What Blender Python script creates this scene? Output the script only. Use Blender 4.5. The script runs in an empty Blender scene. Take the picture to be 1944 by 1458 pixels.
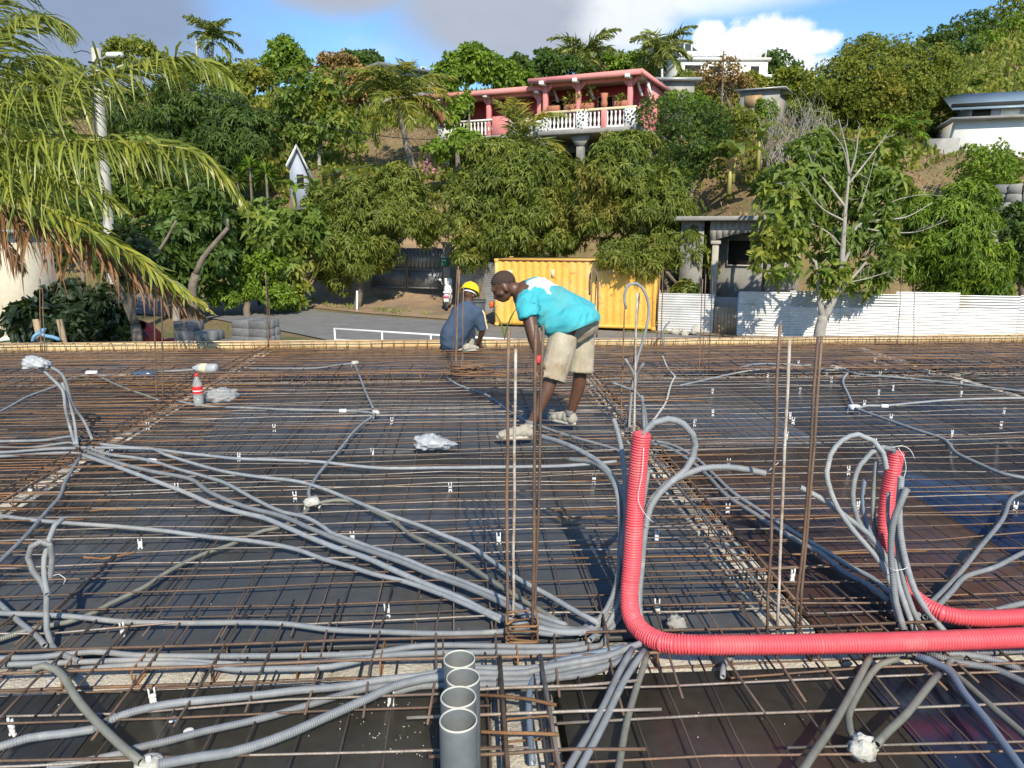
import bpy, bmesh, math, random
import numpy as np
from mathutils import Vector, Matrix

random.seed(7)
RNG = np.random.default_rng(11)
sc = bpy.context.scene
COL = sc.collection
R = math.radians

# ------------------------------------------------------------------ camera, sky, sun, exposure
EYE = 1.65            # eye height above the formwork sheets
PITCH, YAW, FPX = 11.8, 3.4, 1400.0
cam_d = bpy.data.cameras.new('camera')
cam = bpy.data.objects.new('camera', cam_d)
COL.objects.link(cam)
cam.location = (0, 0, EYE)
cam.rotation_euler = (R(90 - PITCH), 0, R(-YAW))
cam_d.sensor_width = 36
cam_d.lens = FPX / 1944 * 36
cam_d.clip_start = 0.05
cam_d.clip_end = 3000
sc.camera = cam

SUN_EL, SUN_AZ = 38.0, 173.0        # azimuth from +Y towards +X: behind the photographer, a little to the right
sun_vec = Vector((math.sin(R(SUN_AZ)) * math.cos(R(SUN_EL)), math.cos(R(SUN_AZ)) * math.cos(R(SUN_EL)), math.sin(R(SUN_EL))))
sun_d = bpy.data.lights.new('sun', 'SUN')
sun_d.energy = 4.2
sun_d.angle = R(0.53)
sun_d.color = (1.0, 0.91, 0.74)
sun = bpy.data.objects.new('sun', sun_d)
COL.objects.link(sun)
sun.rotation_euler = sun_vec.to_track_quat('Z', 'Y').to_euler()
sc.view_settings.view_transform = 'Standard'
sc.view_settings.look = 'None'
sc.view_settings.exposure = 0.5
sc.view_settings.gamma = 1.0
sc.cycles.max_bounces = 5
sc.cycles.diffuse_bounces = 2
sc.cycles.glossy_bounces = 3
sc.cycles.transparent_max_bounces = 8
sc.cycles.caustics_reflective = False
sc.cycles.caustics_refractive = False

_M = Matrix.Rotation(R(-YAW), 3, 'Z') @ Matrix.Rotation(R(90 - PITCH), 3, 'X')
_MN = np.array(_M)
FWD = np.array([math.sin(R(YAW)), math.cos(R(YAW)), 0.0])
RGT = np.array([math.cos(R(YAW)), -math.sin(R(YAW)), 0.0])
CAM = np.array([0, 0, EYE])
def ray(px, py):
    return _MN @ np.array([(px - 972) / FPX, (729 - py) / FPX, -1.0])
def at(px, py, d):            # the point seen at a photograph pixel, d metres ahead on the level
    r = ray(px, py)
    return CAM + r * (d / float(r @ FWD))
def on(px, py, z=0.0):        # the point seen at a photograph pixel on the level plane z
    r = ray(px, py)
    return CAM + r * ((z - EYE) / r[2])
def dist(p):
    return float((np.asarray(p) - CAM) @ FWD)

world = bpy.data.worlds.new('World')
sc.world = world
world.use_nodes = True
def build_world():
    nt = world.node_tree
    N, L = nt.nodes, nt.links
    N.clear()
    out = N.new('ShaderNodeOutputWorld')
    bg = N.new('ShaderNodeBackground')
    L.new(bg.outputs[0], out.inputs[0])
    sky = N.new('ShaderNodeTexSky')
    sky.sky_type = 'NISHITA'
    sky.sun_disc = False
    sky.sun_elevation = R(SUN_EL)
    sky.sun_rotation = R(SUN_AZ)
    sky.air_density = 1.0
    sky.dust_density = 0.4
    sky.ozone_density = 2.2
    bg.inputs[1].default_value = 0.15
    tc = N.new('ShaderNodeTexCoord')
    nrm = N.new('ShaderNodeVectorMath'); nrm.operation = 'NORMALIZE'
    L.new(tc.outputs['Generated'], nrm.inputs[0])
    D = nrm.outputs[0]
    def math_(op, a, b=None, c=None):
        n = N.new('ShaderNodeMath'); n.operation = op
        for i, v in enumerate((a, b, c)):
            if v is None: continue
            if isinstance(v, (int, float)): n.inputs[i].default_value = v
            else: L.new(v, n.inputs[i])
        return n.outputs[0]
    def noise(scale, detail, rough, off=(0, 0, 0), stretch=(1, 1, 1)):
        m = N.new('ShaderNodeMapping'); m.inputs['Location'].default_value = off; m.inputs['Scale'].default_value = stretch
        L.new(D, m.inputs[0])
        n = N.new('ShaderNodeTexNoise'); n.inputs['Scale'].default_value = scale; n.inputs['Detail'].default_value = detail; n.inputs['Roughness'].default_value = rough
        L.new(m.outputs[0], n.inputs[0])
        return n.outputs[0]
    def blob(px, py, ax, az):
        c = Vector(ray(px, py)).normalized()
        s = N.new('ShaderNodeVectorMath'); s.operation = 'SUBTRACT'; L.new(D, s.inputs[0]); s.inputs[1].default_value = c
        k = N.new('ShaderNodeVectorMath'); k.operation = 'MULTIPLY'; L.new(s.outputs[0], k.inputs[0]); k.inputs[1].default_value = (1 / ax, 1 / ax, 1 / az)
        ln = N.new('ShaderNodeVectorMath'); ln.operation = 'LENGTH'; L.new(k.outputs[0], ln.inputs[0])
        return math_('SUBTRACT', 1.0, ln.outputs['Value'])
    def mx(lst):
        o = lst[0]
        for b in lst[1:]: o = math_('MAXIMUM', o, b)
        return o
    def ramp(v, a, b):
        n = N.new('ShaderNodeMapRange'); n.interpolation_type = 'SMOOTHSTEP'
        L.new(v, n.inputs[0]); n.inputs[1].default_value = a; n.inputs[2].default_value = b
        return n.outputs[0]
    def mix(f, a, b):
        n = N.new('ShaderNodeMix'); n.data_type = 'RGBA'
        L.new(f, n.inputs[0])
        for sck, v in ((n.inputs[6], a), (n.inputs[7], b)):
            if isinstance(v, tuple): sck.default_value = v + (1,)
            else: L.new(v, sck)
        return n.outputs[2]
    fine = noise(9, 8, 0.62)
    wisp = noise(3.2, 7, 0.6, (3.1, 1.7, 0.4), (1, 1, 2.2))
    # broad cloud cover all round the sky, in the same pattern everywhere
    base = ramp(math_('ADD', wisp, math_('MULTIPLY', fine, 0.25)), 0.66, 0.86)
    # soft grey rain cloud and white cumulus standing above the hill
    soft = math_('SUBTRACT', math_('ADD', mx([blob(1000, 5, .21, .10), blob(640, -50, .14, .055), blob(1140, -20, .14, .06)]), math_('MULTIPLY', wisp, 0.9)), 0.45)
    softm = ramp(soft, 0.0, 0.55)
    slate = math_('SUBTRACT', math_('ADD', mx([blob(60, 40, .30, .14), blob(260, 30, .13, .09), blob(-300, 0, .4, .2)]), math_('MULTIPLY', wisp, 0.9)), 0.45)
    slatem = ramp(slate, 0.0, 0.6)
    cum = math_('SUBTRACT', math_('ADD', mx([blob(1490, 85, .070, .040), blob(1415, 95, .035, .028), blob(1545, 80, .042, .022), blob(1345, 85, .022, .026), blob(1470, 130, .10, .03)]), math_('MULTIPLY', fine, 1.9)), 0.95)
    cumm = ramp(cum, 0.08, 0.36)
    veil = math_('SUBTRACT', math_('ADD', mx([blob(1400, -25, .24, .045), blob(1190, 45, .09, .05), blob(1210, 0, .10, .05)]), math_('MULTIPLY', wisp, 1.0)), 0.55)
    veilm = math_('MULTIPLY', ramp(veil, 0.08, 0.7), 0.72)
    tint = N.new('ShaderNodeMix'); tint.data_type = 'RGBA'; tint.blend_type = 'MULTIPLY'; tint.inputs[0].default_value = 1
    L.new(sky.outputs[0], tint.inputs[6]); tint.inputs[7].default_value = (0.56, 0.76, 0.94, 1)
    shade = math_('MULTIPLY', fine, 1.0)
    white = mix(shade, (3.9, 4.15, 4.6), (6.4, 6.5, 6.4))
    grey = mix(wisp, (1.45, 1.7, 2.2), (2.8, 3.05, 3.55))
    dark = mix(wisp, (1.15, 1.55, 2.4), (1.9, 2.3, 3.0))
    c = mix(math_('MULTIPLY', base, 0.3), tint.outputs[2], (4.4, 4.8, 5.3))
    c = mix(slatem, c, dark)
    c = mix(softm, c, grey)
    c = mix(veilm, c, white)
    c = mix(cumm, c, white)
    L.new(c, bg.inputs[0])
build_world()

# ------------------------------------------------------------------ helpers: mesh building
class MB:
    def __init__(s):
        s.v, s.p, s.s, s.n = [], [], [], 0
    def add(s, v, polys, sv=None):
        v = np.asarray(v, float).reshape(-1, 3)
        for q in polys:
            q = np.asarray(q, int)
            if q.size: s.p.append(q + s.n)
        s.v.append(v)
        s.s.append(np.zeros(len(v)) if sv is None else np.asarray(sv, float))
        s.n += len(v)
        return s
    def mesh(s, name, smooth=False):
        v = np.concatenate(s.v)
        sv = np.concatenate(s.s)
        loops = np.concatenate([q.ravel() for q in s.p])
        tot = np.concatenate([np.full(len(q), q.shape[1]) for q in s.p])
        start = np.concatenate([[0], np.cumsum(tot)[:-1]])
        me = bpy.data.meshes.new(name)
        me.vertices.add(len(v)); me.vertices.foreach_set('co', v.astype(np.float32).ravel())
        me.loops.add(len(loops)); me.loops.foreach_set('vertex_index', loops.astype(np.int32))
        me.polygons.add(len(tot)); me.polygons.foreach_set('loop_start', start.astype(np.int32)); me.polygons.foreach_set('loop_total', tot.astype(np.int32))
        if smooth: me.polygons.foreach_set('use_smooth', np.ones(len(tot), bool))
        if np.any(sv):
            a = me.attributes.new('s', 'FLOAT', 'POINT'); a.data.foreach_set('value', sv.astype(np.float32))
        me.update(calc_edges=True)
        return me
    def build(s, name, mat, parent=None, smooth=False):
        return ob(name, s.mesh(name, smooth), mat, parent)
def ob(name, me, mat=None, parent=None):
    o = bpy.data.objects.new(name, me)
    COL.objects.link(o)
    if mat is not None and not me.materials: me.materials.append(MAT[mat])
    if parent is not None: o.parent = parent; o.matrix_parent_inverse = PINV.get(parent.name, Matrix())
    return o
PINV = {}
def tag(o, label, cat, group=None):
    o['label'] = label; o['category'] = cat
    if group: o['group'] = group
    return o
def kind(o, k):
    o['kind'] = k
    return o
def thing(name, label, cat, loc, group=None):
    o = bpy.data.objects.new(name, None)
    COL.objects.link(o)
    o.location = Vector(loc); o.empty_display_size = 0.1
    PINV[o.name] = Matrix.Translation(Vector(loc)).inverted()     # parts are modelled in world coordinates
    return tag(o, label, cat, group)

def box(mb, c, size, rz=0.0, ax=None):
    x, y, z = [k / 2 for k in size]
    v = np.array([[sx * x, sy * y, sz * z] for sz in (-1, 1) for sy in (-1, 1) for sx in (-1, 1)])
    if ax is not None: v = v @ np.asarray(ax)          # rows: local axes in world
    elif rz: 
        cc, ss = math.cos(rz), math.sin(rz)
        v = v @ np.array([[cc, ss, 0], [-ss, cc, 0], [0, 0, 1]])
    f = [[0, 2, 3, 1], [4, 5, 7, 6], [0, 1, 5, 4], [2, 6, 7, 3], [0, 4, 6, 2], [1, 3, 7, 5]]
    return mb.add(v + np.asarray(c), [f])
def cbox(mb, c, size, b=0.01, rz=0.0, ax=None, jit=0.0, rng=None):
    x, y, z = [k / 2 for k in size]
    pts = []
    for sx in (-1, 1):
        for sy in (-1, 1):
            for sz in (-1, 1):
                j = (rng or RNG).normal(0, jit, 3) if jit else np.zeros(3)
                pts += [np.array([sx * x, sy * (y - b), sz * (z - b)]) + j, np.array([sx * (x - b), sy * y, sz * (z - b)]) + j, np.array([sx * (x - b), sy * (y - b), sz * z]) + j]
    bm = bmesh.new()
    for p in pts: bm.verts.new(p)
    bmesh.ops.convex_hull(bm, input=bm.verts)
    bm.verts.index_update()
    v = np.array([p.co[:] for p in bm.verts])
    byk = {}
    for f in bm.faces: byk.setdefault(len(f.verts), []).append([q.index for q in f.verts])
    bm.free()
    if ax is not None: v = v @ np.asarray(ax)
    elif rz:
        cc, ss = math.cos(rz), math.sin(rz)
        v = v @ np.array([[cc, ss, 0], [-ss, cc, 0], [0, 0, 1]])
    return mb.add(v + np.asarray(c), list(byk.values()))
def catmull(P, ds):
    P = np.asarray(P, float)
    if len(P) < 3: 
        n = max(2, int(np.linalg.norm(P[-1] - P[0]) / ds) + 1)
        return P[0] + (P[-1] - P[0]) * np.linspace(0, 1, n)[:, None]
    Q = np.vstack([2 * P[0] - P[1], P, 2 * P[-1] - P[-2]])
    out = []
    for i in range(1, len(Q) - 2):
        p0, p1, p2, p3 = Q[i - 1:i + 3]
        n = max(1, int(round(np.linalg.norm(p2 - p1) / ds)))
        # centripetal-ish tangents keep uneven spacing from overshooting
        l0, l1, l2 = [max(np.linalg.norm(a), 1e-6) for a in (p1 - p0, p2 - p1, p3 - p2)]
        m1 = ((p1 - p0) / l0 * l1 + (p2 - p1)) / 2 if l0 > 0 else p2 - p1
        m2 = ((p2 - p1) + (p3 - p2) / l2 * l1) / 2
        t = (np.arange(n) / n)[:, None]
        out.append((2 * t**3 - 3 * t**2 + 1) * p1 + (t**3 - 2 * t**2 + t) * m1 + (-2 * t**3 + 3 * t**2) * p2 + (t**3 - t**2) * m2)
    out.append(P[-1:])
    return np.vstack(out)
def frames(P):
    T = np.gradient(P, axis=0)
    T /= np.maximum(np.linalg.norm(T, axis=1), 1e-9)[:, None]
    n = np.cross(T[0], [0, 0, 1.0])
    if np.linalg.norm(n) < 1e-3: n = np.cross(T[0], [0, 1.0, 0])
    n /= np.linalg.norm(n)
    Ns = [n]
    for i in range(1, len(P)):
        n = Ns[-1] - T[i] * (Ns[-1] @ T[i])
        n /= max(np.linalg.norm(n), 1e-9)
        Ns.append(n)
    Ns = np.array(Ns)
    return T, Ns, np.cross(T, Ns)
def tube(mb, P, r, n=8, open_end=False, cap=True):
    P = np.asarray(P, float)
    r = np.broadcast_to(np.asarray(r, float), (len(P),)).copy()
    S = np.concatenate([[0], np.cumsum(np.linalg.norm(np.diff(P, axis=0), axis=1))]) + 0.001
    if open_end:      # hollow mouths
        T, _, _ = frames(P)
        P = np.vstack([P[0] + T[0] * .035, P[0], P, P[-1], P[-1] - T[-1] * .035])
        r = np.concatenate([[r[0] * .76] * 2, r, [r[-1] * .76] * 2])
        S = np.concatenate([[0.001] * 2, S, [S[-1]] * 2])
        Tm, Nm, Bm = frames(P[2:-2])
        Nn = np.vstack([Nm[:1], Nm[:1], Nm, Nm[-1:], Nm[-1:]]); Bn = np.vstack([Bm[:1], Bm[:1], Bm, Bm[-1:], Bm[-1:]])
    else:
        _, Nn, Bn = frames(P)
    a = np.linspace(0, 2 * np.pi, n, endpoint=False)
    V = P[:, None] + r[:, None, None] * (np.cos(a)[None, :, None] * Nn[:, None] + np.sin(a)[None, :, None] * Bn[:, None])
    m = len(P)
    i, j = np.meshgrid(np.arange(m - 1), np.arange(n), indexing='ij')
    k = (j + 1) % n
    q = np.stack([i * n + j, i * n + k, (i + 1) * n + k, (i + 1) * n + j], -1).reshape(-1, 4)
    polys = [q]
    if cap: polys += [[list(range(n))[::-1]], [list(range((m - 1) * n, m * n))]]
    return mb.add(V.reshape(-1, 3), polys, np.repeat(S, n))
def lathe(mb, prof, c=(0, 0, 0), n=20, ax=None):
    prof = np.asarray(prof, float)
    a = np.linspace(0, 2 * np.pi, n, endpoint=False)
    V = np.stack([prof[:, None, 0] * np.cos(a), prof[:, None, 0] * np.sin(a), np.repeat(prof[:, 1:2], n, 1)], -1).reshape(-1, 3)
    if ax is not None: V = V @ np.asarray(ax)
    m = len(prof)
    i, j = np.meshgrid(np.arange(m - 1), np.arange(n), indexing='ij')
    k = (j + 1) % n
    q = np.stack([i * n + j, i * n + k, (i + 1) * n + k, (i + 1) * n + j], -1).reshape(-1, 4)
    return mb.add(V + np.asarray(c), [q])
def sphere(mb, c, r, nu=14, nv=9, ax=None):
    r = np.broadcast_to(np.asarray(r, float), (3,))
    t = np.linspace(0.0, np.pi, nv)
    a = np.linspace(0, 2 * np.pi, nu, endpoint=False)
    t[0], t[-1] = 0.03, np.pi - 0.03
    V = np.stack([np.sin(t)[:, None] * np.cos(a), np.sin(t)[:, None] * np.sin(a), np.repeat(np.cos(t)[:, None], nu, 1)], -1).reshape(-1, 3) * r
    if ax is not None: V = V @ np.asarray(ax)
    i, j = np.meshgrid(np.arange(nv - 1), np.arange(nu), indexing='ij')
    k = (j + 1) % nu
    q = np.stack([i * nu + j, (i + 1) * nu + j, (i + 1) * nu + k, i * nu + k], -1).reshape(-1, 4)
    return mb.add(V + np.asarray(c), [q, [list(range(nu))], [list(range((nv - 1) * nu, nv * nu))[::-1]]])
def capsule(mb, p0, r0, p1, r1, n=12):
    p0, p1 = np.asarray(p0, float), np.asarray(p1, float)
    d = p1 - p0; l = np.linalg.norm(d); d = d / max(l, 1e-6)
    P, rr = [], []
    for a in (88, 60, 30): P.append(p0 - d * r0 * math.sin(R(a))); rr.append(r0 * math.cos(R(a)))
    for t in (0, .5, 1): P.append(p0 + (p1 - p0) * t); rr.append(r0 + (r1 - r0) * t)
    for a in (30, 60, 88): P.append(p1 + d * r1 * math.sin(R(a))); rr.append(r1 * math.cos(R(a)))
    return tube(mb, np.array(P), rr, n)
def remesh(mb, name, mat, voxel, parent=None, smooth=6, disp=None):
    o = mb.build(name, mat, parent, True)
    m = o.modifiers.new('r', 'REMESH'); m.mode = 'VOXEL'; m.voxel_size = voxel
    s = o.modifiers.new('s', 'SMOOTH'); s.factor = 0.5; s.iterations = smooth
    dg = bpy.context.evaluated_depsgraph_get()
    me = bpy.data.meshes.new_from_object(o.evaluated_get(dg))
    o.modifiers.clear()
    old = o.data; o.data = me; bpy.data.meshes.remove(old)
    me.name = name
    if not me.materials: me.materials.append(MAT[mat])
    me.polygons.foreach_set('use_smooth', np.ones(len(me.polygons), bool))
    if disp:
        v = np.empty(len(me.vertices) * 3, np.float32); me.vertices.foreach_get('co', v); v = v.reshape(-1, 3)
        n = np.empty(len(me.vertices) * 3, np.float32); me.vertices.foreach_get('normal', n); n = n.reshape(-1, 3)
        me.vertices.foreach_set('co', (v + n * disp(v.astype(float))[:, None]).astype(np.float32).ravel())
        me.update()
    return o
def vnoise(p, seed=0):           # cheap smooth noise in -1..1
    rg = np.random.default_rng(seed)
    o = np.zeros(len(p))
    for k in range(7):
        d = rg.normal(0, 1, 3); d *= (0.6 + 1.1 * k / 6) / np.linalg.norm(d)
        o += np.sin(p @ d * 2 * np.pi + rg.uniform(0, 6.28)) / 7 * 1.6
    return o

# ------------------------------------------------------------------ materials
MAT = {}
def mat(name, c1, c2=None, rough=0.7, scale=6.0, metal=0.0, bump=0.0, bscale=None, spec=0.5, objvar=0.0, ribs=0.0, trans=0.0, leafvar=False, alpha=1.0, transm=0.0, detail=5, thr=(0.35, 0.65), coat=0.0, c3=None, fine=0.0, spots=None):
    m = bpy.data.materials.new(name); m.use_nodes = True
    nt = m.node_tree; N, L = nt.nodes, nt.links
    b = N['Principled BSDF']; out = N['Material Output']
    b.inputs['Roughness'].default_value = rough; b.inputs['Metallic'].default_value = metal
    b.inputs['Specular IOR Level'].default_value = spec
    b.inputs['Coat Weight'].default_value = coat
    geo = N.new('ShaderNodeNewGeometry')
    def noise(s, d=detail):
        n = N.new('ShaderNodeTexNoise'); n.inputs['Scale'].default_value = s; n.inputs['Detail'].default_value = d; n.inputs['Roughness'].default_value = 0.62
        L.new(geo.outputs['Position'], n.inputs['Vector'])
        return n.outputs[0]
    def mapr(v, a, b_, lo=0.0, hi=1.0):
        n = N.new('ShaderNodeMapRange'); L.new(v, n.inputs[0])
        for i, q in enumerate((a, b_, lo, hi)): n.inputs[i + 1].default_value = q
        return n.outputs[0]
    def mixc(f, a, b_, mode='MIX'):
        n = N.new('ShaderNodeMix'); n.data_type = 'RGBA'; n.blend_type = mode
        for sck, v in ((n.inputs[0], f), (n.inputs[6], a), (n.inputs[7], b_)):
            if isinstance(v, (int, float)): sck.default_value = v
            elif isinstance(v, tuple): sck.default_value = v + (1,)
            else: L.new(v, sck)
        return n.outputs[2]
    c2 = c2 or tuple(k * 0.8 for k in c1)
    f = mapr(noise(scale, 2 if leafvar else detail), *thr)
    col = mixc(f, c1, c2)
    if c3: col = mixc(mapr(noise(scale * 0.37), 0.52, 0.66), col, c3)
    if fine: col = mixc(mapr(noise(scale * 9, 3), 0.4, 0.7, 0, fine), col, tuple(k * 0.35 for k in c1))
    if spots: col = mixc(mapr(noise(spots[1], 7), spots[2], spots[3], 0, spots[4] if len(spots) > 4 else 1.0), col, spots[0])
    if leafvar or objvar:
        at_ = N.new('ShaderNodeAttribute')
        at_.attribute_name = 's'
        oi = N.new('ShaderNodeObjectInfo')
        hsv = N.new('ShaderNodeHueSaturation')
        L.new(col, hsv.inputs['Color'])
        if leafvar:
            L.new(mapr(at_.outputs['Fac'], 0, 1, 0.60, 1.45), hsv.inputs['Value'])
            L.new(mapr(at_.outputs['Fac'], 0, 1, 0.515, 0.485), hsv.inputs['Hue'])
        else:
            L.new(mapr(oi.outputs['Random'], 0, 1, 1 - objvar, 1 + objvar), hsv.inputs['Value'])
        col = hsv.outputs[0]
    L.new(col, b.inputs['Base Color'])
    h = None
    if bump:
        bn = N.new('ShaderNodeBump'); bn.inputs['Strength'].default_value = min(1, bump); bn.inputs['Distance'].default_value = 0.02 * max(1, bump)
        L.new(noise(bscale or scale * 4), bn.inputs['Height']); h = bn
    if ribs:
        a = N.new('ShaderNodeAttribute'); a.attribute_name = 's'
        mm = N.new('ShaderNodeMath'); mm.operation = 'MULTIPLY'; L.new(a.outputs['Fac'], mm.inputs[0]); mm.inputs[1].default_value = 2 * math.pi / ribs
        sn = N.new('ShaderNodeMath'); sn.operation = 'SINE'; L.new(mm.outputs[0], sn.inputs[0])
        bn = N.new('ShaderNodeBump'); bn.inputs['Strength'].default_value = 0.4; bn.inputs['Distance'].default_value = ribs * 0.22
        L.new(sn.outputs[0], bn.inputs['Height'])
        if h: L.new(h.outputs[0], bn.inputs['Normal'])
        h = bn
    if h: L.new(h.outputs[0], b.inputs['Normal'])
    if transm: b.inputs['Transmission Weight'].default_value = transm
    if alpha < 1: b.inputs['Alpha'].default_value = alpha
    if trans:
        t = N.new('ShaderNodeBsdfTranslucent'); L.new(mixc(0.5, col, (0.30, 0.38, 0.03), 'MIX'), t.inputs[0])
        mx = N.new('ShaderNodeMixShader'); mx.inputs[0].default_value = trans
        L.new(b.outputs[0], mx.inputs[1]); L.new(t.outputs[0], mx.inputs[2]); L.new(mx.outputs[0], out.inputs[0])
    MAT[name] = m
    return m
# deck
mat('film_dark', (.050, .053, .055), (.062, .064, .064), .34, 1.6, bump=.05, bscale=3, spec=.5, objvar=.3, c3=(.070, .067, .060), fine=.25, spots=((.17, .16, .14), 3.3, .60, .80, .55))
mat('film_brown', (.055, .026, .014), (.085, .042, .024), .33, 2.2, bump=.06, bscale=4, objvar=.25, c3=(.035, .022, .016))
mat('film_sky_tint', (.012, .019, .042), (.018, .026, .055), .2, 1.3, bump=.04, bscale=3, objvar=.25)  # black film; the blue of the reflected sky is put into its base colour
mat('film_olive', (.045, .040, .028), (.070, .062, .045), .35, 2.0, bump=.05, objvar=.2, fine=.4)
mat('rebar', (.235, .15, .10), (.13, .088, .064), .6, 9, metal=.25, bump=.3, bscale=180, objvar=.3, c3=(.29, .165, .09), fine=.35)
mat('rebar_grey', (.33, .29, .25), (.19, .155, .125), .45, 8, metal=.35, bump=.3, bscale=180, objvar=.3, c3=(.23, .15, .10))  # paler tone, mostly for cross bars: sun glint put into the colour
mat('rebar_dark', (.095, .072, .056), (.14, .10, .072), .6, 8, metal=.3, bump=.3, bscale=160, objvar=.35)  # darker tone, mostly for long bars that catch no glint: shade in the colour
mat('rebar_rust', (.30, .155, .065), (.16, .082, .04), .75, 11, metal=.1, bump=.4, bscale=160, objvar=.3)
mat('rebar_cement', (.58, .54, .47), (.30, .22, .15), .85, 14, bump=.4, bscale=90)
mat('conduit', (.27, .285, .295), (.195, .21, .22), .6, 2.4, ribs=.0075, objvar=.2, c3=(.31, .30, .27), fine=.3, spots=((.42, .40, .35), 9, .58, .74, .7))
mat('conduit_ribbed', (.27, .285, .295), (.195, .21, .22), .6, 2.4, objvar=.2, c3=(.31, .30, .27), fine=.3, spots=((.42, .40, .35), 9, .60, .76, .6))
mat('conduit_olive', (.225, .22, .175), (.16, .16, .135), .5, 3, ribs=.0075, objvar=.1, fine=.3)
mat('conduit_blue', (.17, .22, .28), (.13, .17, .22), .4, 3, ribs=.0075)
mat('conduit_red', (.79, .105, .125), (.72, .085, .105), .5, 3, fine=.22, c3=(.66, .15, .15), spots=((.50, .30, .24), 7, .60, .78, .5))
mat('pvc', (.175, .19, .195), (.13, .145, .155), .45, 5, bump=.03, c3=(.24, .245, .23), fine=.2)
mat('white_plastic', (.78, .78, .76), (.66, .66, .64), .4, 9)
mat('plaster', (.62, .60, .53), (.40, .38, .32), .9, 25, bump=.6, bscale=60)
mat('block', (.62, .57, .47), (.48, .44, .36), .95, 14, bump=.8, bscale=60, objvar=.12, fine=.5)
mat('grey_block', (.19, .195, .195), (.14, .145, .147), .95, 10, bump=.6, bscale=50, objvar=.15, fine=.3)  # concrete grey, albedo lowered further to stand in for shade on the stacks
mat('board', (.72, .53, .28), (.63, .44, .21), .75, 3.5, bump=.15, bscale=12, objvar=.08, c3=(.50, .31, .13))
mat('old_board', (.36, .27, .17), (.27, .20, .13), .85, 5, bump=.3, objvar=.15)
# plastic bits
mat('bag', (.58, .60, .61), (.44, .46, .48), .2, 14, trans=0, alpha=.72, bump=.3)
mat('clear', (.62, .64, .64), (.5, .52, .52), .08, 14, alpha=.36)
mat('blue_clear', (.10, .14, .22), (.07, .1, .16), .12, 14, alpha=.8)
mat('label_red', (.75, .03, .03), (.68, .02, .02), .4, 20)
mat('water', (.42, .43, .40), (.36, .37, .34), .08, 6, alpha=.55)
# ground
mat('terrain', (.25, .17, .085), (.15, .125, .05), .95, .7, bump=.8, bscale=7, c3=(.085, .10, .03), fine=.5)
mat('asphalt', (.21, .203, .192), (.165, .16, .152), .92, 1.6, bump=.3, bscale=60, fine=.25)
mat('dirt', (.36, .25, .15), (.26, .18, .11), .95, 1.3, bump=.6, bscale=14, fine=.35, c3=(.20, .15, .09))
mat('concrete_pale', (.50, .46, .39), (.40, .37, .31), .9, 2, bump=.3, bscale=20, fine=.2)
mat('concrete', (.36, .345, .315), (.26, .25, .23), .9, 1.3, bump=.3, bscale=14, c3=(.19, .185, .17), fine=.25)
mat('mountain', (.045, .06, .06), (.03, .045, .05), 1, .05)
# walls and metal
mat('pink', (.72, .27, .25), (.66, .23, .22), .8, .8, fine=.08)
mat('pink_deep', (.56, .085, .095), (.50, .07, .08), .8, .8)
mat('pink_roof', (.60, .26, .21), (.50, .21, .17), .8, .9, fine=.2)
mat('cream', (.74, .60, .38), (.68, .54, .33), .8, 1)
mat('white_wall', (.78, .77, .73), (.68, .66, .62), .85, .6, fine=.12)
mat('white_paint', (.82, .81, .78), (.74, .73, .69), .6, 3)
mat('stone_dark', (.05, .05, .05), (.09, .085, .08), .9, 9)
mat('beige_wall', (.62, .56, .42), (.54, .48, .36), .85, .8, fine=.15)
mat('blue_white', (.36, .40, .48), (.30, .34, .42), .8, .8)
mat('dark_open', (.010, .009, .008), (.015, .014, .012), .8, 1)
mat('terracotta', (.45, .17, .10), (.38, .14, .08), .8, 6)
mat('container', (.80, .46, .085), (.75, .40, .065), .55, 1.4, bump=.06, c3=(.80, .50, .16), fine=.2, spots=((.26, .10, .035), 4.5, .57, .72, .75))
mat('container_rust', (.30, .10, .04), (.22, .08, .035), .8, 5)
mat('tin_white', (.66, .66, .65), (.56, .56, .55), .45, 1.5, metal=.15, objvar=.1, c3=(.48, .48, .46), fine=.15, spots=((.36, .27, .18), 2.6, .57, .74, .6))
mat('tin_grey', (.46, .48, .48), (.36, .375, .37), .45, 1.6, metal=.35, objvar=.15, c3=(.30, .25, .20), fine=.2)
mat('tin_rusty', (.42, .27, .13), (.32, .2, .1), .7, 3, metal=.2)
mat('tin_blue', (.26, .34, .38), (.21, .28, .32), .5, 1.2, metal=.2)
mat('iron_gate', (.22, .23, .235), (.16, .168, .172), .55, 3, metal=.3)
mat('green_paint', (.02, .17, .10), (.015, .13, .08), .5, 6)
mat('bin', (.07, .075, .08), (.05, .055, .06), .5, 6)
mat('black_rubber', (.02, .02, .02), (.03, .03, .03), .7, 6)
mat('scooter_white', (.80, .80, .80), (.72, .72, .72), .3, 6)
mat('scooter_pink', (.55, .13, .22), (.48, .1, .18), .4, 6)
mat('pipe_rim', (.52, .51, .44), (.45, .44, .38), .7, 9)
mat('lamp_glass', (.75, .78, .80), (.68, .7, .72), .3, 6)
mat('red_machine', (.50, .03, .025), (.40, .025, .02), .45, 5)
mat('orange', (.75, .16, .03), (.65, .12, .02), .6, 5)
mat('cable', (.018, .018, .018), (.025, .025, .025), .6, 5)
mat('blue_rope', (.16, .34, .52), (.12, .27, .44), .6, 9)
mat('pale_pole', (.50, .48, .42), (.40, .38, .33), .85, 2, fine=.15)
mat('grey_metal', (.40, .41, .41), (.33, .34, .34), .5, 4, metal=.3)
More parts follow.
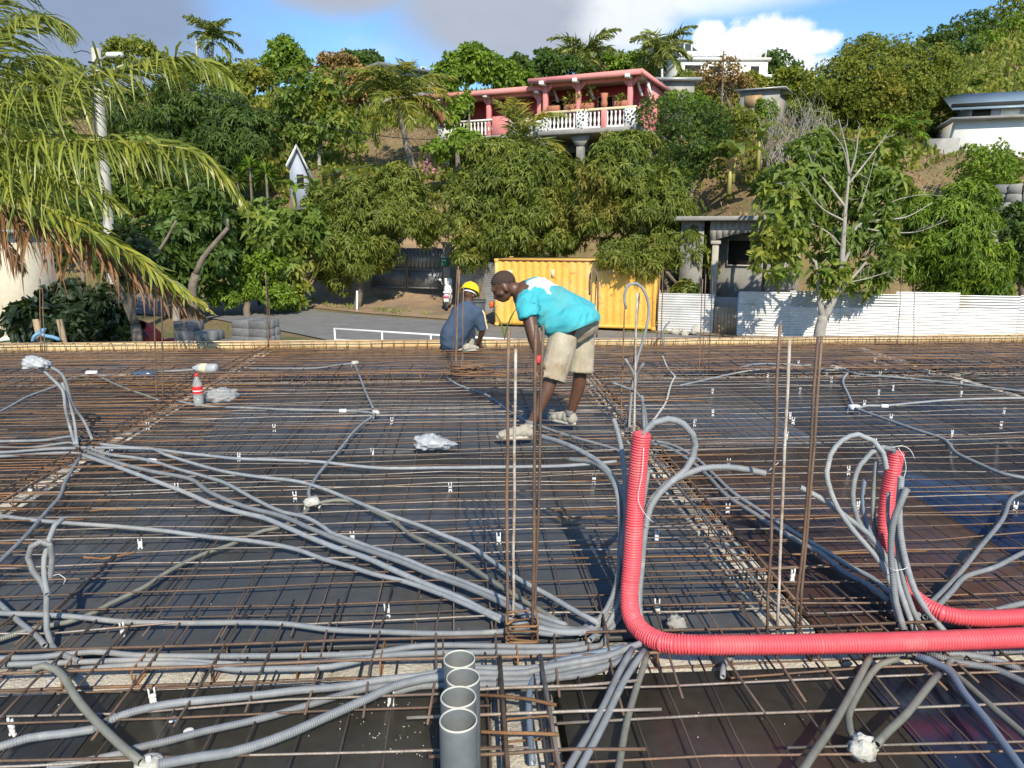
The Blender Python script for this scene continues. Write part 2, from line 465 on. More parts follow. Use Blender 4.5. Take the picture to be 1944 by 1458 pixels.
# plants
def leafm(n, c1, c2, tr=.44, ro=.55, c3=None): mat(n, c1, c2, ro, .9, trans=tr, leafvar=True, c3=c3)
leafm('leaf_mango', (0.228, 0.264, 0.041), (0.149, 0.206, 0.033), c3=(0.326, 0.296, 0.060))
leafm('leaf_bright', (0.228, 0.343, 0.033), (0.153, 0.256, 0.026))
leafm('leaf_dark', (0.096, 0.167, 0.030), (0.064, 0.117, 0.024))
leafm('leaf_deep', (.024, .045, .014), (.016, .032, .012), .15)
leafm('leaf_big', (0.184, 0.256, 0.041), (0.121, 0.197, 0.033), c3=(0.326, 0.335, 0.045))
leafm('leaf_fine', (0.273, 0.296, 0.039), (0.175, 0.225, 0.030), c3=(0.326, 0.304, 0.045))
leafm('leaf_yellow', (.24, .22, .04), (.17, .18, .035))
leafm('leaf_brown', (0.319, 0.189, 0.058), (0.232, 0.149, 0.046), .2)
leafm('leaf_dry', (.33, .235, .12), (.24, .16, .08), .2)
leafm('leaf_palm', (0.244, 0.269, 0.037), (0.158, 0.198, 0.030), .3, .38, c3=(0.392, 0.316, 0.047))
leafm('leaf_palm_far', (0.218, 0.246, 0.053), (0.153, 0.187, 0.041), .25, .5)
leafm('leaf_palm_dry', (.26, .13, .05), (.18, .085, .035), .2)
leafm('leaf_banana', (.19, .25, .05), (.14, .20, .04), .35, .4)
leafm('leaf_pink', (.52, .26, .28), (.42, .2, .22), .2)
mat('bark', (.20, .165, .125), (.13, .105, .08), .9, 5, bump=.5, bscale=30)
mat('bark_pale', (.36, .335, .29), (.25, .225, .19), .85, 5, bump=.4, bscale=25)
mat('bark_palm', (.26, .22, .17), (.18, .15, .115), .9, 7, bump=.5, bscale=20)
mat('rachis', (.38, .36, .10), (.30, .27, .07), .5, 3)
mat('rachis_dry', (.30, .20, .09), (.22, .14, .06), .7, 3)
# people
mat('skin', (.125, .060, .036), (.095, .044, .026), .45, 8, spec=.5)
mat('hair', (.055, .031, .021), (.046, .026, .018), .8, 30, bump=.5, bscale=200)
mat('shirt_cyan', (.055, .42, .48), (.045, .36, .42), .9, 4, bump=.3, bscale=14, c3=(.10, .33, .34))
mat('shirt_blue', (.055, .085, .14), (.042, .068, .115), .9, 5, bump=.25, bscale=16)
mat('print_white', (.70, .73, .73), (.42, .58, .60), .9, 30)
mat('shorts', (.47, .42, .32), (.36, .30, .21), .95, 9, bump=.35, bscale=14, c3=(.30, .22, .13), fine=.2)
mat('trousers', (.30, .29, .25), (.24, .23, .20), .9, 6, bump=.2, bscale=18)
mat('shoe', (.42, .385, .31), (.32, .29, .23), .85, 14, bump=.3, bscale=60, fine=.3)
mat('sole', (.50, .47, .40), (.4, .37, .31), .9, 14)
mat('sock', (.20, .20, .19), (.15, .15, .145), .95, 30)
mat('helmet', (.90, .62, .015), (.86, .58, .01), .28, 5)
mat('glove_red', (.70, .05, .05), (.6, .04, .04), .7, 9)

# ------------------------------------------------------------------ terrain
def sstep(x, a, b):
    t = np.clip((np.asarray(x, float) - a) / (b - a), 0, 1)
    return t * t * (3 - 2 * t)
PD = [0, 30, 34, 37, 40, 45, 50, 60, 75, 95, 130, 220, 400]
PZ = [-2.1, -2.1, -1.95, -1.7, 0.6, 4.6, 6.6, 9.6, 13.4, 17.6, 17.0, 10, 2]
def hgt(x, y):
    x, y = np.asarray(x, float), np.asarray(y, float)
    d = x * FWD[0] + y * FWD[1]
    s = x * RGT[0] + y * RGT[1]
    q = s / np.maximum(d, 12)
    dd = d + 5.0 * sstep(q, .22, .34) * sstep(d, 27, 31) - 3.5 * sstep(-q, .26, .36) * sstep(d, 30, 36)
    z = np.interp(dd, PD, PZ)
    z = z + sstep(q, .42, .80) * np.interp(d, [45, 75, 120, 160, 260], [0, 5, 20, 30, 12])
    p = np.stack([x.ravel() * .11, y.ravel() * .11, 0 * x.ravel()], -1)
    return z + vnoise(p, 5).reshape(x.shape) * .55 * sstep(dd, 38, 50)
def build_terrain():
    ys = np.concatenate([np.arange(-60, 24, 6), np.arange(24, 62, .8), np.arange(62, 130, 2), np.arange(130, 420, 10)])
    xs = np.concatenate([np.arange(-260, -60, 10), np.arange(-60, 75, 1.2), np.arange(75, 270, 10)])
    X, Y = np.meshgrid(xs, ys)
    Z = hgt(X, Y)
    n, m = X.shape
    i, j = np.meshgrid(np.arange(n - 1), np.arange(m - 1), indexing='ij')
    q = np.stack([i * m + j, i * m + j + 1, (i + 1) * m + j + 1, (i + 1) * m + j], -1).reshape(-1, 4)
    mb = MB(); mb.add(np.stack([X, Y, Z], -1), [q])
    kind(mb.build('ground', 'terrain', None, True), 'structure')
    a = np.linspace(0, 2 * np.pi, 40, endpoint=False)
build_terrain()
def sheet_px(name, mat_, poly, lift, res=1.0):       # a level-ish patch given by its outline, draped over the ground
    P = np.array([on(x, y, -2.05)[:2] if y > 596 else at(x, y, 33 + (596 - y) * .2)[:2] for x, y in poly])
    return drape(name, mat_, P, lift)
def drape(name, mat_, P, lift):
    bm = bmesh.new()
    vs = [bm.verts.new((p[0], p[1], 0)) for p in P]
    bm.faces.new(vs)
    bmesh.ops.triangulate(bm, faces=bm.faces[:])
    for _ in range(7):
        es = [e for e in bm.edges if e.calc_length() > 1.6]
        if not es: break
        bmesh.ops.subdivide_edges(bm, edges=es, cuts=1)
        bmesh.ops.triangulate(bm, faces=[f for f in bm.faces if len(f.verts) > 3])
    for v in bm.verts: v.co.z = float(hgt(v.co.x, v.co.y)) + lift
    me = bpy.data.meshes.new(name); bm.to_mesh(me); bm.free()
    for f in me.polygons: f.use_smooth = True
    if me.polygons and me.polygons[0].normal.z < 0: me.flip_normals()
    return kind(ob(name, me, mat_), 'structure')
def fr(d, s):                     # ground plan point: d metres ahead of the camera, s metres to its right
    return (FWD * d + RGT * s)[:2]
road_far = [fr(40.5, -22), fr(39, -15), fr(36.0, -11.0), fr(33.2, -8.6), fr(31.9, -6.2), fr(30.6, -3.1), fr(29.0, 0), fr(27.2, 4.5), fr(25.6, 8), fr(24.0, 13), fr(22, 20), fr(12, 60)]
road_near = [fr(3, 60), fr(15.5, 20), fr(17.4, 13), fr(19, 8), fr(20.6, 4.5), fr(22, 0), fr(23.4, -3.1), fr(25.0, -6.2), fr(27.5, -8.6), fr(31.0, -12.5), fr(33, -17), fr(34.5, -23)]
drape('yard', 'dirt', [fr(41, -12.5), fr(42, -3), fr(38, 0), fr(33, 2), fr(31, 14), fr(27, 26), fr(20, 24), fr(24.4, 12), fr(27.5, 4.5), fr(31.2, -3.1), fr(32.6, -6.2), fr(34.6, -9.6), fr(38, -13)], .03)
drape('road', 'asphalt', road_far + road_near, .05)
drape('pavement', 'concrete_pale', [fr(11.0, -8), fr(24.6, -7.0), fr(23.0, -3.1), fr(21.6, 0), fr(20.2, 4.5), fr(18.6, 8), fr(17.0, 13), fr(11, 14)], .07)
mb = MB()
mp = np.array([at(x, y, 420) for x, y in ((1120, 300), (1180, 140), (1212, 108), (1235, 84), (1252, 72), (1270, 66), (1290, 74), (1310, 84), (1340, 110), (1400, 150), (1460, 300))])
back = mp + FWD * 120; back[:, 2] -= 25
k = len(mp)
mb.add(np.vstack([mp, back]), [[[i, i + 1, k + i + 1, k + i] for i in range(k - 1)], [list(range(k))[::-1]]])
kind(mb.build('mountain', 'mountain'), 'structure')

# ------------------------------------------------------------------ the slab formwork: panels, block tops, edge boards
XL, XR, Y0, Y1 = -6.6, 9.6, -1.6, 10.45
deck = thing('formwork_deck', 'dark glossy plywood formwork deck under the steel mesh', 'formwork', (0, 4, 0))
_panel = {}
def panels(x0, x1, y0, y1, pick):
    nx = max(1, round((x1 - x0) / 1.25)); ny = max(1, round((y1 - y0) / 2.5))
    for i in range(nx):
        for j in range(ny):
            w, h_ = (x1 - x0) / nx, (y1 - y0) / ny
            cx, cy = x0 + (i + .5) * w, y0 + (j + .5) * h_
            m = pick(cx, cy)
            key = (m, round(w, 3), round(h_, 3))
            if key not in _panel:
                b_ = MB(); cbox(b_, (0, 0, 0), (w - .005, h_ - .005, .018), .0015); me = b_.mesh('formwork_panel'); me.materials.append(MAT[m]); _panel[key] = me
            o = ob('formwork_panel', _panel[key], None, deck)
            o.location = (cx, cy, -.009 + random.uniform(-.0012, .0012))
            o.rotation_euler = (random.uniform(-.0012, .0012), random.uniform(-.0012, .0012), 0)
def pick(x, y):
    if y < 2.5:
        if x > .3: return 'film_sky_tint' if x > 1.2 or y < 1.2 else 'film_olive'
        return 'film_olive' if -1.6 < x < .1 else 'film_dark'
    if x > 1.4:
        if x < 2.9 and y < 6: return 'film_brown'
        if y < 5.4: return 'film_sky_tint'
        return 'film_dark'
    return 'film_dark'
XB = [(XL, -2.94), (-2.73, 1.25), (1.46, 5.5), (5.71, XR)]
for (a, b) in XB:
    panels(a, b, 2.74, 8.10, pick); panels(a, b, 8.31, Y1, pick)
for (a, b) in ((XL, .05), (.31, 4.9), (4.9, XR)): panels(a, b, Y0, 2.49, pick)
mb = MB(); box(mb, ((XL + XR) / 2, (Y0 + Y1) / 2, -.26), (XR - XL - .1, Y1 - Y0 - .1, .03))
mb.build('soffit_board', 'old_board', deck)

def block_row(name, label, p0, p1, w, z=-.03):
    p0, p1 = np.array(p0), np.array(p1)
    L = np.linalg.norm(p1 - p0); d = (p1 - p0) / L; n = round(L / .5)
    root = thing(name, label, 'block wall', (*((p0 + p1) / 2), -.2))
    ms = []
    for k in range(4):
        b_ = MB(); cbox(b_, (0, 0, -.1), (.488, w, .2), .012, jit=.004)
        me = b_.mesh('concrete_block'); me.materials.append(MAT['block']); ms.append(me)
    for k in range(n):
        o = ob('concrete_block', ms[k % 4], None, root)
        c = p0 + d * (k + .5) * L / n
        o.location = (c[0] + random.uniform(-.006, .006), c[1] + random.uniform(-.006, .006), z + random.uniform(-.012, .006))
        o.rotation_euler = (random.uniform(-.02, .02), random.uniform(-.015, .015), math.atan2(d[1], d[0]) + random.uniform(-.01, .01))
block_row('block_wall', 'pale concrete block wall top crossing under the red conduit', (-6.5, 2.615), (9.4, 2.615), .24, -.012)
block_row('block_wall', 'pale concrete block wall top running back right of the standing worker', (1.355, 2.76), (1.355, 10.4), .205, -.006)
block_row('block_wall', 'pale block wall top running back past the drinks bottle', (-2.835, 2.76), (-2.835, 10.4), .205, -.006)
block_row('block_wall', 'pale block wall top beside the four upright grey pipes', (.18, -1.5), (.18, 2.48), .235)
block_row('block_wall', 'pale block wall top crossing behind both workers', (-6.5, 8.205), (9.4, 8.205), .20)
block_row('block_wall', 'pale block wall top at the far right of the deck', (5.605, 2.76), (5.605, 10.4), .20)

def edge_board(label, p0, p1, h, z0, t=.03, m='board', name='edge_board'):
    p0, p1 = np.array(p0, float), np.array(p1, float)
    L = np.linalg.norm(p1 - p0); d = (p1 - p0) / L
    b_ = MB(); n = int(L / .8) + 1
    ss = np.linspace(0, L, n)
    wob = vnoise(np.stack([ss * .11, ss * 0, ss * 0], -1), int(L * 97)) * .008
    V = []
    for i, s in enumerate(ss):
        c = p0 + d * s
        nn = np.array([-d[1], d[0]])
        for (q, zz) in ((-t / 2, z0), (t / 2, z0), (t / 2, z0 + h), (-t / 2, z0 + h)):
            V.append([c[0] + nn[0] * q, c[1] + nn[1] * q, zz + wob[i]])
    q = []
    for i in range(n - 1):
        for k in range(4): q.append([i * 4 + k, i * 4 + (k + 1) % 4, i * 4 + 4 + (k + 1) % 4, i * 4 + 4 + k])
    b_.add(V, [q, [[0, 3, 2, 1], [(n - 1) * 4 + k for k in range(4)]]])
    return tag(b_.build(name, m), label, 'board', 'boards round the slab edge')
far = [on(-60, 664), on(470, 661), on(985, 663), on(1475, 666), on(2100, 668)]
ylin = 10.42
xs_ = [-6.62, -2.6, .75, 4.55, 9.6]
nm = ['pale timber edge board behind the mesh, left end piece', 'pale timber edge board behind the squatting worker', 'pale timber edge board in front of the yellow container', 'pale timber edge board in front of the white fence']
for k in range(4):
    edge_board(nm[k], (xs_[k] + .004, ylin), (xs_[k + 1] - .004, ylin), .15, -.02)
edge_board('weathered timber edge board along the left side of the deck', (-6.64, 2.5), (-6.64, 10.3), .17, -.02, m='board')
mb = MB(); box(mb, (1.5, 10.62, -.03), (16.2, .34, .03))
tag(mb.build('edge_walkway', 'board'), 'flat pale plank lying just outside the far edge board', 'plank')

# ------------------------------------------------------------------ reinforcement
def bar(mb, p0, p1, r, jz=.006, jxy=.006, n=None, sides=6):
    p0, p1 = np.array(p0, float), np.array(p1, float)
    n = n or max(3, int(np.linalg.norm(p1 - p0) / .55) + 2)
    P = p0 + (p1 - p0) * np.linspace(0, 1, n)[:, None]
    P[:, 2] += RNG.normal(0, jz, n); P[:, :2] += RNG.normal(0, jxy, (n, 2))
    return tube(mb, P, r, sides)
def one(name, m, parent, *a, **k):
    b_ = MB(); bar(b_, *a, **k); return b_.build(name, m, parent, True)
def mesh_sheet(label, x0, x1, y0, y1, st, sl, z=.045, mt=('rebar_grey', 'rebar'), ml=('rebar_dark',), r=.0039, extra=0.0):
    root = thing('steel_mesh', label, 'steel mesh', ((x0 + x1) / 2, (y0 + y1) / 2, z))
    y = y0 + random.uniform(.02, st)
    while y < y1:
        o1, o2 = random.uniform(-.12, .1), random.uniform(-.1, .12)
        sl_ = random.uniform(-.012, .012)
        one('cross_bar', random.choice(mt), root, (x0 + o1, y - sl_, z + .009), (x1 + o2, y + sl_, z + .009), r * random.uniform(.85, 1.15))
        if random.random() < extra:
            yy = y + random.uniform(.02, .06); l = random.uniform(.4, 1) * (x1 - x0); xa = random.uniform(x0, x1 - l)
            one('cross_bar', random.choice(mt), root, (xa, yy, z + .012), (xa + l, yy + random.uniform(-.03, .03), z + .012), r)
        y += st * random.uniform(.88, 1.12)
    x = x0 + random.uniform(.03, sl)
    while x < x1:
        dx = random.uniform(-.015, .015)
        one('long_bar', random.choice(ml), root, (x - dx, y0 + random.uniform(-.15, .08), z), (x + dx, y1 + random.uniform(-.08, .15), z), r * .95)
        x += sl * random.uniform(.94, 1.06)
    return root
mesh_sheet('steel mesh in the left foreground around the white spacer clips', -5.4, .15, .75, 2.46, .19, .15, mt=('rebar', 'rebar_grey', 'rebar_grey'), r=.0046, extra=.5)
mesh_sheet('steel mesh in the right foreground over dark panels tinted blue for reflected sky', .2, 5.4, .75, 2.5, .20, .15, mt=('rebar_grey', 'rebar_grey', 'rebar'), r=.0046, extra=.35)
mesh_sheet('steel mesh under the workers in the middle bay', -2.8, 1.4, 2.72, 8.15, .145, .155, extra=.15)
mesh_sheet('rusty double steel mesh in the left bay', -6.5, -2.75, 2.72, 10.25, .115, .17, mt=('rebar', 'rebar_rust', 'rebar'), ml=('rebar_dark', 'rebar'), extra=.5)
mesh_sheet('steel mesh over brown and sky-tinted dark panels in the right bay', 1.38, 5.6, 2.72, 8.15, .15, .155, mt=('rebar', 'rebar_grey'), extra=.3)
mesh_sheet('steel mesh at the far right of the deck', 5.62, 9.4, 3.6, 8.15, .14, .16, mt=('rebar', 'rebar_grey'))
mesh_sheet('rusty steel mesh strip along the middle of the far edge', -2.8, 1.4, 8.2, 10.3, .10, .2, mt=('rebar', 'rebar_rust'), extra=.6)
mesh_sheet('rusty steel mesh strip along the right of the far edge', 1.38, 9.4, 8.2, 10.3, .10, .2, mt=('rebar', 'rebar_rust', 'rebar'), extra=.7)
mesh_sheet('second thin steel mesh beneath the middle bay mesh', -2.7, 1.3, 2.8, 8.1, .45, .4, z=.022, mt=('rebar_dark',), r=.0035)

def cap_bars(label, axis, c, a0, a1, sp, half, z, m, r=.0048):
    root = thing('top_bars', label, 'rebar', (c, (a0 + a1) / 2, z) if axis == 'x' else ((a0 + a1) / 2, c, z))
    a = a0
    while a < a1:
        h1, h2 = half * random.uniform(.75, 1.25), half * random.uniform(.75, 1.25)
        t = random.uniform(-.035, .035)
        if axis == 'x': one('short_bar', random.choice(m), root, (c - h1, a - t, z), (c + h2, a + t, z), r, jz=.004, n=4)
        else: one('short_bar', random.choice(m), root, (a - t, c - h1, z), (a + t, c + h2, z), r, jz=.004, n=4)
        a += sp * random.uniform(.8, 1.2)
cap_bars('short rusty bars laid across the right hand block wall', 'x', 1.4, 2.85, 10.2, .17, .75, .068, ('rebar', 'rebar_rust', 'rebar_grey'))
cap_bars('short rusty bars laid across the left hand block wall', 'x', -2.9, 2.85, 10.2, .16, .75, .068, ('rebar', 'rebar_rust'))
cap_bars('short bars laid across the wall under the red conduit', 'y', 2.62, -5.2, 5.2, .2, .42, .062, ('rebar_dark', 'rebar'))
cap_bars('short bars laid across the wall behind the workers', 'y', 8.2, -6, 9, .2, .5, .068, ('rebar', 'rebar_dark'))
cap_bars('short bars laid across the wall beside the grey pipes', 'x', .2, .9, 2.45, .17, .36, .072, ('rebar', 'rebar_grey'), .0058)

def cage(label, p0, p1, w, h, z, sp, r=.0062):
    p0, p1 = np.array(p0, float), np.array(p1, float)
    L = np.linalg.norm(p1 - p0); d = (p1 - p0) / L; n = np.array([-d[1], d[0]])
    root = thing('beam_cage', label, 'rebar cage', (*((p0 + p1) / 2), z))
    for sw in (-1, 1):
        for zz in (z, z + h):
            a, b_ = p0 + n * sw * w / 2, p1 + n * sw * w / 2
            one('main_bar', random.choice(('rebar', 'rebar_grey', 'rebar')), root, (*a, zz), (*b_, zz), r, jz=.003, jxy=.003)
    s_ = MB()
    q = .009
    ring = [(-w / 2 - q, -q * 0 + 0), (w / 2 + q, 0), (w / 2 + q, h), (-w / 2 - q, h), (-w / 2 - q, .0), (-w / 2 + .02, .04)]
    P = []
    for u, v in ring: P.append((0, u, v))
    P = np.array(P, float)
    Q = []
    for i in range(len(P) - 1):
        Q += [P[i] + (P[i + 1] - P[i]) * .12, P[i] + (P[i + 1] - P[i]) * .88]
    tube(s_, np.array(Q), .0038, 5)
    me = s_.mesh('stirrup', True); me.materials.append(MAT['rebar_rust'])
    for k in range(int(L / sp)):
        c = p0 + d * (k + .5 + random.uniform(-.12, .12)) * sp
        o = ob('stirrup', me, None, root)
        o.location = (c[0], c[1], z); o.rotation_euler = (random.uniform(-.05, .05), random.uniform(-.12, .12), math.atan2(d[1], d[0]) + random.uniform(-.08, .08))
        o.matrix_parent_inverse = PINV[root.name]
cage('rusty beam cage with stirrups lying beneath the red conduit', (-6.4, 2.61), (9.2, 2.61), .15, .068, -.01, .28)
cage('rusty beam cage along the right hand block wall', (1.355, 2.8), (1.355, 10.3), .11, .075, .0, .25)
cage('rusty beam cage along the left hand block wall', (-2.835, 2.8), (-2.835, 10.3), .11, .075, .0, .25)
cage('rusty beam cage beside the four upright grey pipes', (.18, -.6), (.18, 2.5), .15, .085, .0, .26, .008)
cage('rusty beam cage along the far edge board', (-6.4, 10.28), (9.4, 10.28), .11, .13, .0, .16)
cage('rusty beam cage crossing behind the workers', (-6.4, 8.2), (9.4, 8.2), .11, .09, .0, .3)

# starter bars: photograph pixel of the foot and of the top, distance, thickness, material
def starters(label, d, bars_, group='column starter bars'):
    b0 = at(bars_[0][0], bars_[0][1], d)
    root = thing('starter_bars', label, 'rebar', (b0[0], b0[1], 0), group)
    for (x0, y0, x1, y1, r, m, *dd) in bars_:
        db = d + (dd[0] if dd else 0)
        p0 = at(x0, y0, db); p1 = at(x1, y1, db + (dd[1] if len(dd) > 1 else 0))
        p0[2] = min(p0[2], .0)
        b_ = MB()
        P = p0 + (p1 - p0) * np.linspace(0, 1, 7)[:, None]
        P[1:-1, :2] += RNG.normal(0, .0025, (5, 2))
        tube(b_, P, r, 8)
        o = b_.build('starter_bar', m, root, True)
        if m == 'rebar_cement': o['label'] = 'starter bar whitened with cement'
    return root
starters('four tall rusty starter bars rising beside the grey pipes', 2.7, [(962, 1240, 966, 626, .0065, 'rebar', .0), (972, 1215, 979, 662, .006, 'rebar_cement', .16), (1010, 1240, 1017, 617, .0065, 'rebar', .0), (1014, 1215, 1032, 617, .006, 'rebar', .16)])
starters('tall rusty starter bars right of the red conduit', 2.74, [(1456, 1222, 1481, 614, .0062, 'rebar'), (1474, 1222, 1499, 646, .0062, 'rebar_cement', .05), (1510, 1222, 1553, 640, .0062, 'rebar'), (1518, 1210, 1560, 640, .0062, 'rebar', .12)])
starters('rusty starter bars behind the loop of grey conduit', 5.9, [(1178, 822, 1186, 580, .006, 'rebar'), (1197, 1000, 1210, 556, .006, 'rebar_cement', -1.7), (1190, 818, 1214, 556, .006, 'rebar', .15)])
starters('starter bars standing in front of the squatting worker', 8.1, [(857, 722, 868, 512, .006, 'rebar'), (862, 716, 873, 512, .006, 'rebar', .1), (866, 714, 870, 505, .006, 'rebar', .1), (876, 722, 880, 545, .006, 'rebar')])
starters('pair of rusty starter bars left of the drinks bottle', 7.0, [(298, 770, 293, 566, .0075, 'rebar'), (310, 774, 306, 562, .0075, 'rebar')])
starters('thin starter bars at the far edge against the road', 10.2, [(510, 660, 504, 516, .007, 'rebar'), (517, 656, 506, 530, .007, 'rebar', .1)])
starters('starter bars partly hidden behind the bent worker', 8.15, [(1119, 722, 1123, 508, .0065, 'rebar'), (1121, 718, 1133, 512, .0065, 'rebar', .1)])
starters('three thin starter bars in front of the wooden gate', 8.3, [(1327, 712, 1334, 530, .006, 'rebar'), (1333, 712, 1340, 520, .006, 'rebar', .1), (1345, 712, 1353, 525, .006, 'rebar')])
starters('starter bars at the right corner of the container', 10.2, [(1246, 664, 1252, 516, .0075, 'rebar'), (1254, 662, 1259, 512, .0075, 'rebar')])
starters('thin starter bars by the far left stakes', 10.0, [(76, 662, 76, 530, .007, 'rebar'), (84, 662, 80, 548, .007, 'rebar')])
starters('short stub of rusty bars in front of the white fence', 10.2, [(1700, 668, 1704, 643, .009, 'rebar'), (1710, 668, 1712, 652, .009, 'rebar')])
starters('thin starter bars beyond the far right edge board', 10.3, [(1704, 660, 1712, 505, .006, 'rebar'), (1735, 660, 1736, 540, .005, 'rebar')])

# column ties around the foot of the near bars
t_ = thing('column_ties', 'stack of rusty column ties around the near starter bars', 'rebar', (.2, 2.75, 0))
for k, zz in enumerate((.05, .075, .11, .14)):
    c = np.array(on(990, 1225, .02)); w, h_ = .062, .05
    P = np.array([[-w, -h_, 0], [w, -h_, 0], [w, h_, 0], [-w, h_, 0], [-w, -h_, 0], [-w + .04, -h_ + .04, .01]]) + c
    P[:, 2] = zz + RNG.normal(0, .008, 6)
    Q = []
    for i in range(5): Q += [P[i] + (P[i + 1] - P[i]) * .08, P[i] + (P[i + 1] - P[i]) * .92]
    b_ = MB(); tube(b_, np.array(Q), .0045, 6); b_.build('tie', 'rebar_rust', t_, True)
# loose stub bars near the pipes
for lab, (x0, y0), (x1, y1), z in (('loose rusty bar end pointing right beside the grey pipes', (912, 1320), (1056, 1335), .10), ('loose straight bar end low beside the nearest grey pipe', (908, 1396), (1063, 1399), .09), ('loose bent rusty rod on the left mesh near a spacer clip', (155, 1062), (262, 1047), .065), ('loose rusty wire rod left of the long conduit', (170, 968), (255, 967), .065)):
    b_ = MB(); bar(b_, on(x0, y0, z), on(x1, y1, z), .006, n=4); tag(b_.build('loose_bar', 'rebar_rust', None, True), lab, 'rebar')
t_ = thing('offcut_pile', 'pile of rusty bar offcuts behind the squatting worker', 'rebar', on(880, 700))
for k in range(16):
    a = on(850 + random.uniform(-8, 30), 696 + random.uniform(-4, 16), .09 + .01 * k / 2); ang = random.uniform(-.5, .9)
    b_ = MB(); bar(b_, a, a + np.array([math.cos(ang), math.sin(ang) * .9 - .3, .0]) * random.uniform(.3, .75), .006, n=4); b_.build('offcut', random.choice(('rebar_rust', 'rebar')), t_, True)

# ------------------------------------------------------------------ conduits
def path(pts, z):
    out = []
    for p in pts:
        out.append(on(p[0], p[1], z) if len(p) == 2 else at(*p))
    return np.array(out)
def conduit(label, pts, r=.0125, z=.066, m='conduit', ribbed=False, name='conduit', group='grey electrical conduits', wob=.004):
    raised = any(len(p) == 3 for p in pts)
    if raised: wob = min(wob, .0012)
    if ribbed and m == 'conduit': m = 'conduit_ribbed'
    per, gd = (.0112, .13) if m == 'conduit_red' else (.0085, .10)
    P = path(pts, z)
    if m != 'conduit_red': r *= .93
    P = catmull(P, .05)
    P[1:-1] += np.stack([vnoise(P * .9 + k, 31 + len(label) + k) for k in range(3)], -1)[1:-1] * wob
    P[:, 2] = np.maximum(P[:, 2], r + .002)
    if ribbed:
        L = np.linalg.norm(np.diff(P, axis=0), axis=1); S = np.concatenate([[0], np.cumsum(L)])
        n = int(S[-1] / .0022)
        s = np.linspace(0, S[-1], n)
        P = np.stack([np.interp(s, S, P[:, k]) for k in range(3)], -1)
        ph = (s / per) % 1
        rr = r * (1 - gd * (ph < .40)) * (1 + .006 * vnoise(np.stack([s * 3, s * 0, s * 0], -1), 3))
        b_ = MB(); tube(b_, P, rr, 14, open_end=True)
    else:
        b_ = MB(); tube(b_, P, r, 9, open_end=True)
    o = b_.build(name, m, None, True)
    return tag(o, label, 'conduit', group)
Q = 2.95      # distance of the bundle that rises beside the red conduit
rise = [(1100, 1200), (1140, 1190, 2.86), (1165, 1160, 2.90), (1178, 1115, 2.93)]
C = conduit
C('thick grey conduit crossing diagonally from left hub to red conduit, lowest strand', [(154, 863), (206, 881), (280, 908), (347, 933), (411, 960), (450, 971), (501, 983), (535, 997), (594, 1023), (645, 1043), (694, 1059), (746, 1082), (810, 1110), (874, 1136), (939, 1169), (1000, 1187), (1060, 1200)] + rise, .0155)
C('grey diagonal conduit running just above the lowest strand', [(160, 855), (231, 881), (298, 897), (360, 909), (396, 933), (450, 957), (483, 967), (535, 980), (594, 1005), (656, 1030), (707, 1048), (759, 1066), (823, 1092), (887, 1115), (950, 1143), (1010, 1175), (1070, 1193), (1130, 1185, 2.88), (1160, 1150, 2.92)], .0150, .07)
C('grey diagonal conduit with pale coupler, third strand from bottom', [(165, 850), (211, 864), (257, 870), (290, 876), (334, 889), (381, 902), (427, 917), (450, 929), (489, 951), (540, 974), (573, 980), (609, 997), (630, 1012), (656, 1021), (707, 1040), (760, 1058), (823, 1083), (887, 1106), (950, 1133), (1010, 1163), (1075, 1187)], .0125, .074)
C('grey diagonal conduit arching above the plaster box', [(188, 843), (257, 850), (290, 852), (309, 861), (373, 881), (437, 897), (501, 907), (566, 915), (609, 927), (656, 945), (694, 960), (746, 981), (797, 999), (836, 1015), (892, 1038), (939, 1069), (985, 1100), (1040, 1130), (1100, 1165), (1135, 1182)], .0125, .072)
C('long level grey conduit passing behind the white bag', [(150, 850), (290, 853), (321, 857), (386, 864), (450, 871), (530, 874), (609, 877), (669, 884), (728, 889), (836, 888), (950, 886), (1080, 884), (1170, 876)], .0125)
C('grey conduit from junction down to the plaster box', [(713, 787), (690, 803), (665, 828), (656, 840), (625, 876), (597, 912), (586, 933), (590, 949)], .0115)
C('olive grey conduit curving right from the plaster box', [(597, 959), (612, 953), (635, 949), (671, 952), (707, 969), (746, 989), (779, 1015), (836, 1041), (874, 1064), (939, 1107), (1000, 1145), (1060, 1180)], .0125, .062, 'conduit_olive')
C('olive grey conduit running left and down from the plaster box', [(588, 962), (579, 974), (527, 1002), (500, 1007), (437, 1033), (381, 1053), (321, 1084), (273, 1115), (208, 1146), (175, 1164), (129, 1180), (64, 1192), (0, 1213), (-40, 1224)], .012, .045, 'conduit_olive')
C('grey conduit dropping from the left hub to the left edge', [(152, 868), (139, 889), (123, 917), (113, 943), (85, 976), (51, 1017), (0, 1066), (-30, 1094)], .0125)
C('long grey conduit from left edge under the small loop', [(-40, 976), (0, 980), (64, 988), (129, 993), (219, 999), (309, 1008), (399, 1020), (450, 1024), (514, 1032), (566, 1043), (609, 1059), (661, 1074), (707, 1089), (771, 1105), (836, 1128), (890, 1150), (950, 1178)], .0125, .064)
C('long level grey conduit just behind the front block wall', [(-40, 1160), (0, 1164), (77, 1167), (154, 1172), (231, 1180), (334, 1183), (500, 1183), (553, 1186), (630, 1196), (707, 1199), (836, 1203), (926, 1201), (990, 1197), (1050, 1204)] + [(1110, 1194, 2.82), (1150, 1160, 2.9), (1172, 1110, 2.93)], .0125, .06)
C('short grey conduit dropping at the left edge toward the block wall', [(-30, 1118), (0, 1146), (39, 1182), (72, 1210), (85, 1226)], .0125, .05)
